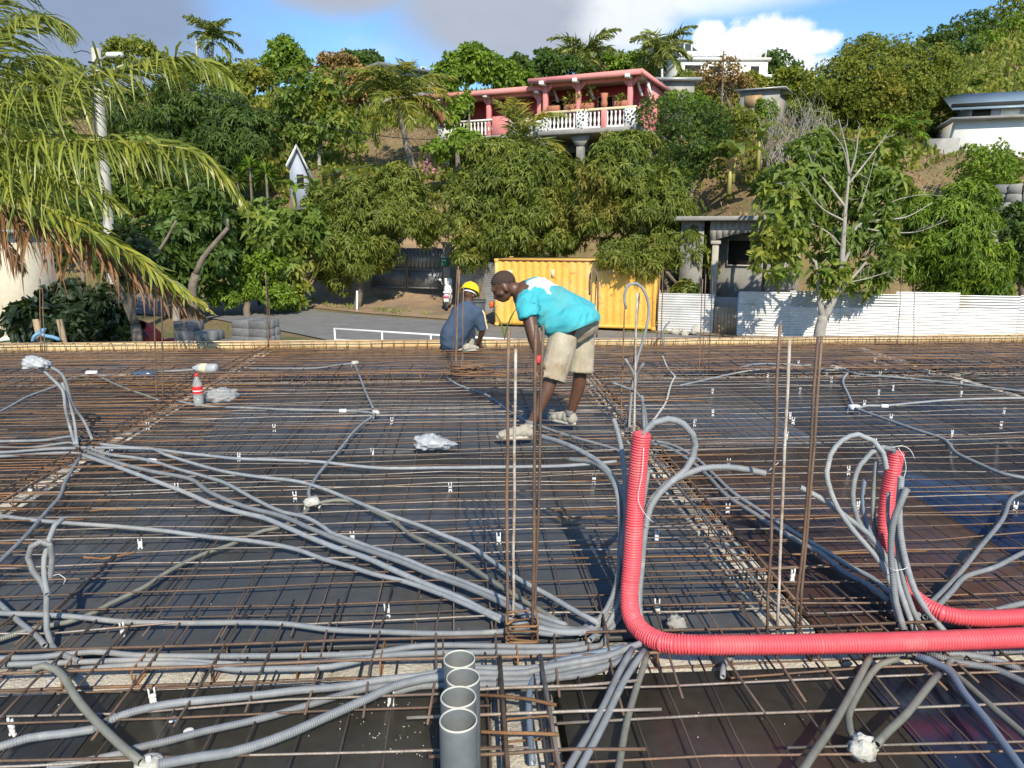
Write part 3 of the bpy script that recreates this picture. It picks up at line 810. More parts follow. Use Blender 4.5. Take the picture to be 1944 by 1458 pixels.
C('upright grey conduit loop at the left with its end hanging', [(95, 1097, 2.78), (99, 1059, 2.78), (95, 1035, 2.77), (77, 1028, 2.76), (59, 1038, 2.75), (53, 1059, 2.75), (62, 1084, 2.75), (80, 1107, 2.75), (89, 1128, 2.74), (88, 1161, 2.73), (89, 1196, 2.70), (98, 1224, 2.66), (121, 1243), (150, 1256)], .0125, .05, ribbed=True)
C('straight grey conduit stub rising inside the left loop', [(121, 983, 2.92), (103, 999, 2.88), (93, 1025, 2.82), (84, 1059, 2.79), (84, 1097, 2.76), (90, 1128, 2.71)], .0115)
C('olive conduit bending over the block wall to a white lid', [(62, 1270), (85, 1264), (108, 1272), (126, 1293), (144, 1324), (170, 1358), (206, 1396), (244, 1430), (268, 1447)], .0145, .085, 'conduit_olive')
C('corrugated grey conduit rising from lower left to the pipes', [(-30, 1425), (0, 1417), (51, 1401), (129, 1391), (175, 1384), (206, 1368), (257, 1350), (321, 1337), (411, 1328), (500, 1319), (553, 1312), (656, 1302), (733, 1289), (810, 1282), (843, 1274), (900, 1270), (1000, 1271), (1060, 1262), (1140, 1245), (1190, 1235)], .0150, .055, ribbed=True)
C('grey conduit in the lower left, middle of three', [(240, 1430), (252, 1425), (309, 1412), (386, 1391), (450, 1376), (501, 1363), (579, 1340), (656, 1317), (694, 1308), (733, 1303), (810, 1296), (900, 1290), (1000, 1284), (1100, 1266), (1180, 1248)], .0130, .05)
C('short grey conduit end at the lower left edge', [(90, 1456), (159, 1445), (219, 1432), (245, 1428)], .0125, .04)
C('thick grey conduit sweeping up from the bottom to the pipes', [(300, 1452), (321, 1448), (386, 1437), (437, 1430), (514, 1407), (553, 1392), (604, 1369), (669, 1340), (707, 1322), (746, 1304), (800, 1290), (850, 1283)], .0165, .075)
C('corrugated grey conduit passing behind the nearest pipe', [(745, 1316), (797, 1303), (843, 1302), (912, 1300), (1003, 1299), (1044, 1290), (1119, 1279), (1170, 1258), (1190, 1246)], .0140, .045, ribbed=True)
C('grey conduit along the block wall, upper of the bundle', [(-30, 1252), (0, 1250), (77, 1247), (180, 1237), (257, 1244), (386, 1246), (500, 1246), (579, 1245), (707, 1240), (784, 1228), (836, 1225), (926, 1226), (1054, 1227), (1095, 1224), (1131, 1212, 2.78), (1157, 1190, 2.84), (1175, 1150, 2.92)], .0125, .05, ribbed=True)
C('grey conduit along the block wall, lower of the bundle', [(154, 1271), (219, 1265), (334, 1260), (399, 1265), (450, 1272), (501, 1271), (630, 1266), (681, 1255), (733, 1245), (823, 1240), (926, 1238), (1054, 1237), (1119, 1229), (1160, 1210, 2.82), (1180, 1170, 2.92)], .0125, .05)
C('thin grey conduit between the block wall strands at left', [(0, 1262), (120, 1258), (300, 1254), (450, 1262), (553, 1261), (640, 1256), (710, 1250)], .0115, .04)
C('ribbed grey conduit right of the pipes, upper', [(880, 1275), (1003, 1277), (1044, 1266), (1106, 1256), (1157, 1246), (1196, 1230), (1215, 1222)], .0135, .065, ribbed=True)
C('ribbed grey conduit right of the pipes, lower', [(880, 1287), (1029, 1288), (1106, 1275), (1170, 1260), (1200, 1245)], .0135, .05, ribbed=True)
C('blue grey conduit dropping down the block wall beside the pipes', [(1011, 1450, 2.02), (1006, 1380, 2.18), (1004, 1330), (1011, 1294), (1029, 1268), (1067, 1253), (1131, 1240), (1185, 1228)], .0125, .05, 'conduit_blue')
C('grey conduit descending to the bottom edge, left of a pair', [(1200, 1232), (1190, 1250), (1173, 1281), (1152, 1325), (1121, 1381), (1077, 1456), (1060, 1490)], .0135, .07)
C('grey conduit descending to the bottom edge, right of a pair', [(1222, 1236), (1211, 1250), (1183, 1294), (1147, 1369), (1101, 1456), (1084, 1490)], .0135, .07)
C('olive conduit descending to the bottom edge right of the pair', [(1228, 1240), (1224, 1258), (1209, 1304), (1191, 1369), (1175, 1456), (1170, 1490)], .0130, .06, 'conduit_olive')
C('small grey conduit stub on the block wall below red conduit', [(1372, 1285), (1372, 1268), (1378, 1254), (1392, 1246)], .0115, .03)
C('olive conduit from the red conduit down to bottom edge at right', [(1650, 1248), (1634, 1279), (1609, 1327), (1575, 1387), (1542, 1435), (1529, 1456), (1505, 1490)], .0140, .075, 'conduit_olive')
C('olive conduit curling down to the white plaster box', [(1705, 1252), (1690, 1254), (1663, 1266), (1642, 1294), (1619, 1335), (1611, 1363), (1615, 1389), (1627, 1408)], .0130, .07, 'conduit_olive')
C('straight olive conduit slanting down to the white plaster box', [(1781, 1281), (1753, 1315), (1722, 1353), (1675, 1399), (1664, 1414)], .0140, .085, 'conduit_olive')
C('blue grey conduit running to the bottom right corner', [(1740, 1246), (1766, 1253), (1799, 1271), (1830, 1315), (1868, 1363), (1907, 1417), (1933, 1453), (1960, 1490)], .0150, .085, 'conduit_blue')
C('olive conduit running down to the right edge', [(1825, 1250), (1803, 1254), (1798, 1268), (1830, 1297), (1881, 1343), (1944, 1397), (1980, 1430)], .0130, .055, 'conduit_olive')
C('grey conduit fanning to the right edge below the red conduit', [(1760, 1240), (1825, 1259), (1881, 1266), (1944, 1294), (1990, 1320)], .0140, .06)
C('second grey conduit fanning to the right edge', [(1780, 1238), (1850, 1245), (1900, 1256), (1944, 1275), (1990, 1296)], .0140, .05)
C('ribbed grey conduit lying under the right end of red conduit', [(1640, 1244), (1720, 1242), (1800, 1240), (1900, 1236), (1990, 1230)], .0140, .04, ribbed=True)
# the bundle rising left of the red conduit
C('grey conduit arching left from the red conduit to the worker shoe', [(1027, 829, 3.75), (1060, 838, 3.6), (1104, 857, 3.4), (1147, 886, 3.2), (1172, 920, 3.08), (1184, 965, 3.0), (1183, 1020, Q), (1178, 1080, Q), (1166, 1130, 2.92), (1140, 1178, 2.86), (1100, 1202)], .0135, ribbed=True)
C('shorter grey conduit end curling left beneath the arch', [(1082, 872, 3.4), (1122, 877, 3.3), (1152, 897, 3.15), (1170, 930, 3.03), (1177, 990, 2.97), (1176, 1060, 2.95), (1170, 1110, 2.92), (1152, 1155, 2.88), (1120, 1195, 2.83)], .0125, ribbed=True)
C('upright grey conduit standing left of the red conduit', [(1165, 796, 3.2), (1174, 825, 3.14), (1182, 868, 3.07), (1187, 925, 3.0), (1189, 1000, 2.95), (1186, 1080, 2.93), (1176, 1140, 2.90), (1155, 1185, 2.84), (1120, 1215)], .0125, ribbed=True)
C('grey conduit loop coming out of the red conduit mouth', [(1222, 826, 2.93), (1228, 815, 2.93), (1241, 803, 2.93), (1268, 796, 2.95), (1297, 805, 2.97), (1315, 825, 2.98), (1320, 846, 2.99), (1315, 870, 2.99), (1301, 893, 2.98), (1276, 914, 2.96), (1253, 935, 2.95), (1234, 965, 2.94), (1224, 1010, 2.92), (1217, 1090, 2.90), (1212, 1150, 2.86), (1222, 1190, 2.82), (1250, 1210)], .0155, .045, ribbed=True)
C('grey conduit bowing right with free end near the tall bars', [(1454, 899, 2.9), (1420, 892, 2.92), (1377, 887, 2.94), (1330, 890, 2.96), (1298, 902, 2.97), (1262, 922, 2.97), (1240, 945, 2.96), (1226, 980, 2.95), (1220, 1058, 2.93), (1214, 1130, 2.90), (1216, 1175, 2.85), (1235, 1205)], .0145, .045, ribbed=True)
C('short grey conduit end hugging the right of red conduit', [(1231, 893, 3.0), (1227, 920, 2.99), (1222, 960, 2.98), (1218, 1040, 2.96), (1213, 1120, 2.93), (1212, 1170, 2.88)], .0110, ribbed=True)
o = C('tall ribbed red conduit turning from upright to level', [(1219, 822, 2.90), (1214, 860, 2.90), (1208, 930, 2.90), (1203, 1010, 2.88), (1199, 1080, 2.86), (1195, 1130, 2.82), (1199, 1170, 2.76), (1222, 1202, 2.66), (1258, 1220, 2.58), (1310, 1224, 2.54), (1400, 1224, 2.53), (1500, 1223, 2.53), (1620, 1221, 2.53), (1750, 1218, 2.54), (1944, 1211, 2.55), (2100, 1206, 2.55)], .0390, m='conduit_red', ribbed=True, group='red cable ducts', wob=.002)
o = C('shorter ribbed red conduit standing in the right conduit bunch', [(1702, 857, 3.05), (1696, 890, 3.05), (1687, 940, 3.06), (1682, 1000, 3.02), (1690, 1060, 2.99), (1712, 1108, 2.94), (1748, 1144, 2.87), (1790, 1165, 2.80), (1840, 1173, 2.775), (1944, 1171, 2.77), (2100, 1168, 2.77)], .0350, m='conduit_red', ribbed=True, group='red cable ducts', wob=.002)
# the bunch at the right
F = 2.86
C('grey conduit pointing up left out of the right bunch', [(1519, 925, 3.0), (1569, 953, 2.98), (1607, 982, 2.96), (1648, 1013, 2.93), (1680, 1056, 2.9), (1694, 1100, 2.88), (1702, 1150, 2.84), (1716, 1194, 2.78)], .0135, ribbed=True)
C('large upright grey loop in the right bunch', [(1683, 890, 2.98), (1676, 859, 2.98), (1658, 837, 2.98), (1629, 825, 2.98), (1598, 837, 2.97), (1576, 865, 2.96), (1569, 897, 2.95), (1576, 931, 2.94), (1591, 966, 2.93), (1620, 1007, 2.92), (1658, 1051, 2.9), (1685, 1090, 2.88), (1698, 1150, 2.85), (1712, 1195, 2.79)], .0120, ribbed=True)
C('small inner grey loop entering the right red conduit', [(1701, 866, 3.04), (1695, 853, 3.03), (1676, 849, 3.0), (1654, 859, 2.99), (1632, 884, 2.98), (1621, 916, 2.97), (1620, 957, 2.96), (1629, 988, 2.95), (1651, 1023, 2.93), (1673, 1054, 2.91), (1692, 1110, 2.87), (1710, 1190, 2.8)], .0120, ribbed=True)
C('blue grey stub inside the right bunch', [(1642, 908, 3.1), (1637, 945, 3.08), (1645, 994, 3.03), (1668, 1040, 2.98), (1690, 1090, 2.93)], .0105, m='conduit_blue')
C('grey stub left of the right red conduit', [(1664, 876, 3.12), (1658, 938, 3.1), (1660, 1001, 3.06), (1678, 1060, 3.0), (1696, 1110, 2.93)], .0105)
C('thick grey conduit leaning right in the right bunch', [(1722, 927, 2.84), (1706, 963, 2.84), (1694, 998, 2.84), (1691, 1048, 2.84), (1695, 1095, 2.82), (1700, 1143, 2.80), (1716, 1196, 2.74)], .0145)
C('ribbed grey conduit sweeping right in the right bunch', [(1711, 905, 2.88), (1706, 965, 2.88), (1709, 1017, 2.87), (1718, 1064, 2.86), (1736, 1121, 2.84), (1758, 1158, 2.82), (1795, 1202, 2.77)], .0145, ribbed=True)
C('grey conduit in the middle of the right bunch', [(1703, 1000, 2.9), (1706, 1050, 2.89), (1713, 1095, 2.87), (1733, 1158, 2.83), (1755, 1198, 2.78)], .0135)
C('grey conduit at the left foot of the right bunch', [(1699, 1060, 2.9), (1706, 1110, 2.87), (1722, 1160, 2.83), (1737, 1198, 2.77)], .0135)
C('thin open grey conduit facing the camera in the right bunch', [(1687, 934, 2.93), (1685, 975, 2.93), (1692, 1030, 2.92), (1703, 1090, 2.9)], .0085)
C('pair of grey conduits behind the red loop, left strand', [(1235, 842), (1266, 849), (1293, 863), (1317, 880), (1348, 908), (1380, 941), (1427, 972), (1465, 998), (1516, 1029), (1557, 1051), (1601, 1086), (1648, 1111), (1689, 1143)], .0140)
C('pair of grey conduits behind the red loop, right strand', [(1230, 836), (1268, 843), (1298, 856), (1325, 873), (1358, 903), (1392, 936), (1436, 966), (1476, 992), (1526, 1024), (1570, 1050), (1612, 1076), (1656, 1098), (1690, 1128)], .0130)
C('grey conduit rising from the right bunch to the right edge', [(1975, 915), (1944, 935), (1923, 945), (1904, 982), (1872, 1026), (1834, 1073), (1790, 1121), (1765, 1146), (1740, 1170)], .0130)
C('grey conduit crossing to the right edge below another', [(1990, 1030), (1944, 1048), (1885, 1077), (1831, 1095), (1806, 1122), (1781, 1149), (1756, 1172)], .0130)
C('grey conduit behind the second red conduit at right edge', [(1990, 1136), (1944, 1146), (1916, 1152), (1885, 1160), (1850, 1164)], .0135, .05)
C('far grey conduit across the right bay to the right edge', [(1400, 700), (1444, 691), (1516, 693), (1552, 700), (1585, 702), (1598, 700), (1624, 709), (1727, 718), (1830, 730), (1944, 743), (1990, 748)], .0135)
C('short grey conduit kinking toward the right bay junction', [(1609, 708), (1600, 722), (1610, 748), (1621, 774)], .0135)
C('long grey conduit with a kink running down the right bay', [(1624, 775), (1675, 793), (1730, 813), (1791, 834), (1801, 843), (1814, 859), (1855, 879), (1907, 900), (1944, 907), (1990, 912)], .0135)
C('grey conduit from right bay junction level to the right', [(1628, 776), (1645, 771), (1675, 771), (1727, 766), (1830, 758), (1944, 756), (1990, 755)], .0120)
C('thin grey conduit curving in the far right bay', [(1290, 732), (1363, 716), (1430, 703), (1496, 696), (1540, 693)], .0110)
C('level grey conduit at the drinks bottle', [(338, 762), (396, 771), (470, 775), (540, 778), (650, 780), (697, 783), (713, 786)], .0115)
C('straight grey conduit dropping between two junctions', [(674, 692), (686, 724), (708, 776)], .0125)
C('far level grey conduit left of the upper junction', [(464, 699), (540, 700), (600, 699), (648, 692), (672, 690)], .0115)
C('grey conduit running from squatting worker to the shoe', [(848, 718), (870, 731), (920, 749), (960, 774), (992, 796), (1032, 811), (1104, 834), (1158, 850), (1180, 858)], .0125)
C('upside down grey conduit hook against the yellow container', [(1188, 587, 5.95), (1186, 558, 5.95), (1194, 540, 5.95), (1209, 538, 5.95), (1225, 556, 5.95), (1232, 587, 5.95), (1227, 623, 5.93), (1219, 652, 5.92), (1210, 681, 5.9), (1204, 712, 5.88), (1200, 743, 5.86), (1196, 784, 5.84), (1194, 828, 5.8)], .0125)
C('open grey conduit stub above the red conduit mouth', [(1219, 752, 5.7), (1221, 784, 5.75), (1224, 825, 5.75), (1226, 850, 5.7)], .0150)
C('thin grey conduit branch pointing left on the hook', [(1164, 727, 5.75), (1185, 735, 5.8), (1204, 741, 5.84)], .0110)
C('thin grey conduit branch pointing up left on the hook', [(1188, 682, 5.8), (1195, 695, 5.83), (1204, 712, 5.85), (1205, 760, 5.84), (1204, 826, 5.8)], .0110)
C('thin grey conduit branch pointing up right on the hook', [(1222, 690, 5.8), (1210, 708, 5.84), (1206, 745, 5.84)], .0110)
C('grey conduit bowing right of the hook foot', [(1206, 742, 5.8), (1218, 758, 5.76), (1226, 790, 5.76), (1228, 830, 5.74)], .0110)
C('cement stained thin conduit right of the hook', [(1240, 798), (1264, 763), (1274, 730), (1282, 714)], .0110, m='plaster')
C('cement stained thin conduit farther back', [(1258, 676), (1268, 700), (1280, 712)], .0110, m='plaster')
C('grey conduit arching under a plastic bag, left stalk', [(143, 845), (133, 811, 5.55), (124, 775, 5.5), (119, 741, 5.5), (103, 723, 5.5), (81, 702, 5.5), (74, 694, 5.5)], .0130)
C('grey conduit arching under a plastic bag, right stalk', [(176, 836), (157, 796, 5.65), (136, 766, 5.58), (128, 735, 5.55), (118, 711, 5.53), (96, 697, 5.52), (78, 692, 5.52)], .0130)
C('grey conduit stub between the two bagged stalks', [(147, 845), (139, 790, 5.56), (127, 751, 5.54), (118, 727, 5.54)], .0120)
C('grey conduit at left edge, top strand of the hub', [(-40, 840), (0, 838), (91, 835), (133, 829), (154, 836)], .0125)
C('grey conduit at left edge, second strand of the hub', [(-40, 850), (0, 850), (60, 850), (133, 841), (150, 850)], .0125, .06)
C('grey conduit at left edge, third strand of the hub', [(-40, 860), (0, 859), (91, 853), (145, 851)], .0125)
C('grey conduit at left edge, bottom strand of the hub', [(-40, 868), (0, 866), (136, 860), (155, 862)], .0125)
C('far grey conduit climbing from left edge to a plaster joint', [(-30, 794), (0, 781), (60, 750), (118, 729), (142, 716), (169, 711), (211, 713), (256, 710), (293, 707), (380, 702)], .0115)
C('far thin conduit slanting to the pair of left bars', [(187, 714), (226, 732), (302, 760)], .0110, m='conduit_olive')
C('conduit loop end behind the bent worker', [(1133, 640, 8.2), (1135, 560, 8.2), (1133, 520, 8.2), (1127, 510, 8.2), (1121, 520, 8.2), (1119, 560, 8.2)], .0110, m='rebar')
C('grey conduit hook at the corner beyond the container', [(1262, 664, 10.2), (1258, 640, 10.2), (1262, 622, 10.2), (1272, 610, 10.2)], .0130)

# draw wires hanging from conduit ends
for lab, pts in (('thin white draw wire curling beside the red conduit', [(1222, 850, 2.85), (1219, 900, 2.84), (1212, 950, 2.84), (1224, 975, 2.84), (1240, 992, 2.84)]), ('thin white draw wire at the right red conduit', [(1705, 850, 3.0), (1716, 868, 3.0), (1720, 890, 3.0), (1714, 912, 3.0)]), ('thin white draw wire reaching right of the right loop', [(1694, 850, 3.0), (1712, 846, 3.0), (1728, 854, 3.0), (1737, 872, 3.0)]), ('thin wire at the end of the bowed conduit', [(1454, 899, 2.9), (1466, 888, 2.9), (1478, 878, 2.9)]), ('thin wire hanging from the left loop end', [(97, 1095, 2.78), (112, 1090, 2.78), (124, 1098, 2.78), (120, 1110, 2.78)]), ('pale tie wire around the right conduit bunch', [(1688, 1078, 2.80), (1700, 1083, 2.78), (1714, 1081, 2.78), (1724, 1076, 2.80)])):
    b_ = MB(); tube(b_, catmull(path(pts, .06), .02), .0014, 5); tag(b_.build('draw_wire', 'white_plastic', None, True), lab, 'wire')

# ------------------------------------------------------------------ upright PVC pipes
pipes = [(872, 1250, 60, 'grey upright pipe farthest of the row of four'), (879, 1285, 64, 'grey upright pipe second farthest of the row of four'), (870, 1322, 68, 'grey upright pipe third in the row of four'), (870, 1366, 72, 'nearest and largest looking grey upright pipe in the row')]
for px, py, w, lab in pipes:
    r_ = ray(px, py); dep = .1 * FPX / w
    c = CAM + r_ * dep
    ro, ri = .05, .0468
    b_ = MB(); lathe(b_, [(ro, -.02), (ro, c[2] - .02), (ro, c[2] - .003), (ro - .0012, c[2]), (ri + .0008, c[2]), (ri, c[2] - .003), (ri, -.02)], (c[0], c[1], 0), 36)
    o = tag(b_.build('drain_pipe', 'pvc', None, True), lab, 'pipe', 'four grey pipes standing in a row')
    b_ = MB(); lathe(b_, [(ro + .0004, c[2] - .0035), (ro - .001, c[2] + .0006), (ri + .0005, c[2] + .0006), (ri - .0004, c[2] - .0035)], (c[0], c[1], 0), 36)
    b_.build('cut_rim', 'pipe_rim', o, True)

# ------------------------------------------------------------------ spacer clips
def spacer_mesh():
    b_ = MB()
    for s in (-1, 1):
        cbox(b_, (s * .0088, 0, .050), (.0058, .009, .022), .0015)
        cbox(b_, (s * .0098, 0, .0615), (.0035, .007, .006), .001)
        cbox(b_, (s * .0085, 0, .005), (.007, .013, .010), .0015)
    cbox(b_, (0, 0, .033), (.0235, .010, .016), .002)
    cbox(b_, (0, 0, .0155), (.0215, .0085, .019), .002)
    me = b_.mesh('spacer_clip'); me.materials.append(MAT['white_plastic']); return me
SP = spacer_mesh()
clips = [(292, 1338), (742, 1340), (25, 1397), (234, 1208), (281, 816), (521, 820), (744, 806), (454, 876), (707, 866), (337, 936), (58, 936), (561, 952), (855, 934), (267, 1042), (947, 1033), (670, 1030), (736, 1172), (211, 860), (1127, 918), (1246, 1030), (1248, 1164), (1381, 976), (1503, 1106), (1610, 902), (1627, 972), (1926, 972), (1352, 750), (1353, 790), (1318, 810), (1505, 806), (1500, 796), (1515, 694), (1457, 718), (1518, 748), (1569, 711), (1578, 726), (1670, 716), (1695, 742), (1668, 752), (1640, 772), (1690, 800), (1660, 689), (1681, 703), (1763, 712), (1825, 729), (1824, 755), (1905, 787), (1899, 814), (1807, 831), (1492, 834), (1382, 888), (1660, 848)]
marks = [('the crumpled white bag', 820, 840), ('the upright drinks bottle', 378, 745), ('the square plaster box', 592, 958), ('the small upright conduit loop at left', 75, 1060), ('the row of grey pipes', 870, 1290), ('the bend of the red conduit', 1215, 1190), ('the mouth of the tall red conduit', 1220, 825), ('the foot of the tall bars at right', 1480, 1210), ('the right conduit bunch', 1690, 1060), ('the white junction in the right bay', 1622, 776), ('the kink in the right bay conduit', 1805, 850), ('the pair of left starter bars', 300, 770), ('the bent worker shoe', 960, 835), ('the round lid at the bottom left', 283, 1445), ('the three bars before the wooden gate', 1340, 712), ('the far junction in the right bay', 1590, 700), ('the left conduit hub', 150, 855), ('the dangling end of the bowed conduit', 1454, 899), ('the top of the right red conduit', 1700, 857), ('the pale junction under the straight conduit', 713, 786), ('the white coupler in the right bay', 1679, 771), ('the red conduit meeting the right edge', 1930, 1000), ('the bottom left corner', 0, 1458), ('the breadfruit trunk', 1556, 655), ('the right end of the far conduit', 1944, 743), ('the two right tall bar tops', 1500, 640)]
ordw = ['nearest', 'second nearest', 'third nearest', 'fourth nearest', 'fifth nearest', 'sixth nearest', 'seventh nearest', 'eighth nearest', 'ninth nearest']
for (px, py) in clips:
    best = None
    for mi, (nm_, mx_, my_) in enumerate(marks):
        dd = [math.hypot(x - mx_, y - my_) for x, y in clips]; me_ = math.hypot(px - mx_, py - my_); rk = sum(q < me_ - 1e-6 for q in dd)
        if best is None or (rk, me_) < best[:2]: best = (rk, me_, nm_)
    lab = 'white plastic spacer clip %s to %s' % (ordw[min(best[0], 8)], best[2])
    o = bpy.data.objects.new('spacer_clip', SP); COL.objects.link(o)
    p = on(px, py, 0); o.location = (p[0], p[1], .0)
    o.rotation_euler = (random.uniform(-.06, .06), random.uniform(-.06, .06), random.uniform(-.5, .5))
    s = 1.05 + random.uniform(-.05, .05); o.scale = (s, s, s)
    tag(o, lab, 'spacer', 'white spacer clips under the mesh')

# ------------------------------------------------------------------ small litter and junction boxes
def lump(name, lab, cat, c, r, m, seed, amp=.35, freq=6, group=None, parent=None):
    b_ = MB(); sphere(b_, (0, 0, 0), 1.0, 22, 14)
    v = b_.v[0]; n = v / np.linalg.norm(v, axis=1)[:, None]
    k = 1 + amp * vnoise(n * freq / 6, seed) + amp * .5 * vnoise(n * freq / 2.4, seed + 1)
    b_.v[0] = n * k[:, None] * np.asarray(r)
    zmin = b_.v[0][:, 2].min()
    b_.v[0] += np.asarray(c) - np.array([0, 0, zmin])
    o = b_.build(name, m, parent, m != 'plaster')
    return tag(o, lab, cat, group) if lab else o
def bagmesh(name, lab, c, size, m, seed, rz=0):
    b_ = MB(); sphere(b_, (0, 0, 0), 1.0, 44, 30)
    v = b_.v[0]; n = v / np.linalg.norm(v, axis=1)[:, None]
    cr = np.abs(vnoise(n * 1.6, seed)) * .55 + np.abs(vnoise(n * 3.7, seed + 3)) * .3
    k = .75 + .55 * vnoise(n * .5, seed + 9) * .5 + cr * .5
    w = n * k[:, None] * np.asarray(size) / 2
    w[:, 2] = np.maximum(w[:, 2], -size[2] * .25)
    cc, ss = math.cos(rz), math.sin(rz)
    w = w @ np.array([[cc, ss, 0], [-ss, cc, 0], [0, 0, 1]])
    b_.v[0] = w + np.asarray(c) + np.array([0, 0, size[2] * .25])
    return tag(b_.build(name, m, None, False), lab, 'plastic bag')
bagmesh('plastic_bag', 'crumpled white plastic bag lying on the middle mesh', on(820, 850, .055), (.30, .20, .13), 'bag', 4)
bagmesh('plastic_bag', 'white plastic bag tied over two conduit ends at far left', at(70, 690, 5.5) - np.array([0, 0, .03]), (.19, .13, .11), 'bag', 9)
bagmesh('plastic_bag', 'clear crumpled plastic wrapper right of the drinks bottle', on(421, 760, .055), (.30, .22, .16), 'clear', 15, .4)
bagmesh('plastic_bag', 'dark blue plastic wrapper in the left bay', on(275, 714, .055), (.30, .18, .08), 'blue_clear', 22)
def bottle(lab, base, ax, water=True):
    t = thing('plastic_bottle', lab, 'bottle', base)
    prof = [(0.001, 0), (.040, .002), (.045, .012), (.045, .06), (.043, .075), (.045, .09), (.045, .185), (.043, .20), (.034, .235), (.020, .268), (.0145, .280), (.0145, .297)]
    b_ = MB(); lathe(b_, prof, base, 22, ax); b_.build('body', 'clear', t, True)
    b_ = MB(); lathe(b_, [(.0455, .125), (.0458, .13), (.0458, .185), (.0455, .19)], base, 22, ax); lab_o = b_.build('paper_label', 'label_red', t, True)
    b_ = MB()
    k = ax if ax is not None else np.eye(3)
    lathe(b_, [(.0462, .146), (.0464, .147), (.0464, .155), (.0462, .156)], base, 22, ax); b_.build('label_band', 'white_plastic', lab_o, True)
    b_ = MB(); lathe(b_, [(.0165, .283), (.017, .286), (.017, .305), (.015, .308), (.001, .308)], base, 16, ax); b_.build('cap', 'label_red', t, True)
    if water:
        b_ = MB(); lathe(b_, [(.001, .004), (.038, .005), (.0435, .013), (.0435, .105), (.001, .106)], base, 22, ax); b_.build('drink', 'water', t, True)
bottle('upright clear bottle with red label and red cap on mesh', on(378, 771, .05), None)
p = on(412, 700, .1); dxy = np.array([-.93, .2, .0]); dxy /= np.linalg.norm(dxy)
u = np.cross([0, 0, 1.0], dxy); 
def lying(lab):
    t = thing('plastic_bottle', lab, 'bottle', p)
    A = np.array([u, np.cross(dxy, u), dxy])
    b_ = MB(); lathe(b_, [(0.001, 0), (.052, .004), (.056, .02), (.056, .09), (.053, .1), (.056, .11), (.056, .20), (.05, .23), (.03, .27), (.016, .29), (.016, .30), (.001, .30)], p, 22, A); b_.build('body', 'bag', t, True)
    b_ = MB(); lathe(b_, [(.0565, .12), (.057, .125), (.057, .18), (.0565, .185)], p, 22, A); b_.build('paper_label', 'cream', t, True)
lying('clear plastic bottle lying on its side behind the upright bottle')

def junction(lab, px, py, w=.075, m='plaster', z=.05, extra=True, seed=1):
    c = on(px, py, z)
    t = thing('junction_box', lab, 'junction box', c)
    b_ = MB(); cbox(b_, c + np.array([0, 0, .015]), (w, w * .8, .045), .012, rz=seed, jit=.004); o = b_.build('box_body', m, t)
    if extra:
        for k in range(2):
            a = seed + k * 2.4
            b_ = MB(); q = c + np.array([math.cos(a), math.sin(a), 0]) * w * .45
            tube(b_, np.array([q, q + np.array([math.cos(a) * .012, math.sin(a) * .012, -.05])]), .010, 8); b_.build('leg', m, t, True)
junction('square plaster coated box where the olive conduits meet', 592, 958, .085, 'plaster', .06, seed=.4)
junction('pale junction at the foot of the straight conduit', 713, 786, .075, 'plaster', .05, seed=2)
junction('pale junction at the top of the straight conduit', 674, 691, .085, 'plaster', .06, seed=.9)
junction('white junction where three right bay conduits meet', 1622, 776, .10, 'white_plastic', .05, seed=.2)
junction('white junction on the far right bay conduit', 1590, 700, .14, 'white_plastic', .05, seed=.3)
junction('pale joint on the far left conduit', 174, 711, .13, 'white_plastic', .05, False, .3)
for lab, px, py, a in (('white coupler sleeve on the right bay conduit', 1679, 771, -.05), ('white coupler sleeve on the middle bay conduit', 651, 780, -.02), ('pale coupler sleeve on the diagonal conduit', 289, 875, -.3)):
    c = on(px, py, .07); d_ = np.array([math.cos(a), math.sin(a), 0]) * .032
    b_ = MB(); tube(b_, np.array([c - d_, c - d_ * .9, c + d_ * .9, c + d_]), [.015, .018, .018, .015], 10); tag(b_.build('conduit_coupler', 'white_plastic', None, True), lab, 'coupler')
# plaster box with two white prongs
c = on(1636, 1440, .02)
t = thing('junction_box', 'lumpy white plaster box with two prongs at bottom right', 'junction box', c)
lump('plaster_lump', None, None, c, (.044, .040, .036), 'plaster', 8, .25, 7, parent=t)
for px, py, px2, py2 in ((1634, 1425, 1632, 1392), (1654, 1420, 1657, 1400)):
    a, e = at(px, py, 2.05), at(px2, py2, 2.05)
    b_ = MB(); tube(b_, a + (e - a) * np.linspace(0, 1, 4)[:, None], [.010, .009, .0085, .007], 8); b_.build('prong', 'white_plastic', t, True)
c = on(283, 1452, .06)
t = thing('junction_box', 'round off white lid with knob at the bottom left', 'junction box', c)
b_ = MB(); lathe(b_, [(.042, -.02), (.043, .0), (.040, .012), (.030, .017), (.001, .018)], c, 24); b_.build('lid', 'plaster', t, True)
b_ = MB(); lathe(b_, [(.008, .012), (.009, .026), (.006, .030), (.001, .030)], c, 12); b_.build('knob', 'white_plastic', t, True)
for lab, px, py in (('white round disc on the dark panel, upper of two', 328, 1366), ('white round disc on the dark panel, lower of two', 358, 1388)):
    c = on(px, py, .002); b_ = MB(); lathe(b_, [(.0165, 0), (.0165, .002), (.0155, .003), (.008, .0028), (.001, .002)], c, 20); tag(b_.build('plastic_disc', 'white_plastic', None, True), lab, 'disc', 'white discs on the panel')
lump('concrete_chunk', 'broken grey concrete chunk behind the red conduit bend', 'rubble', on(1283, 1202, 0), (.040, .034, .034), 'concrete', 3, .3, 8)
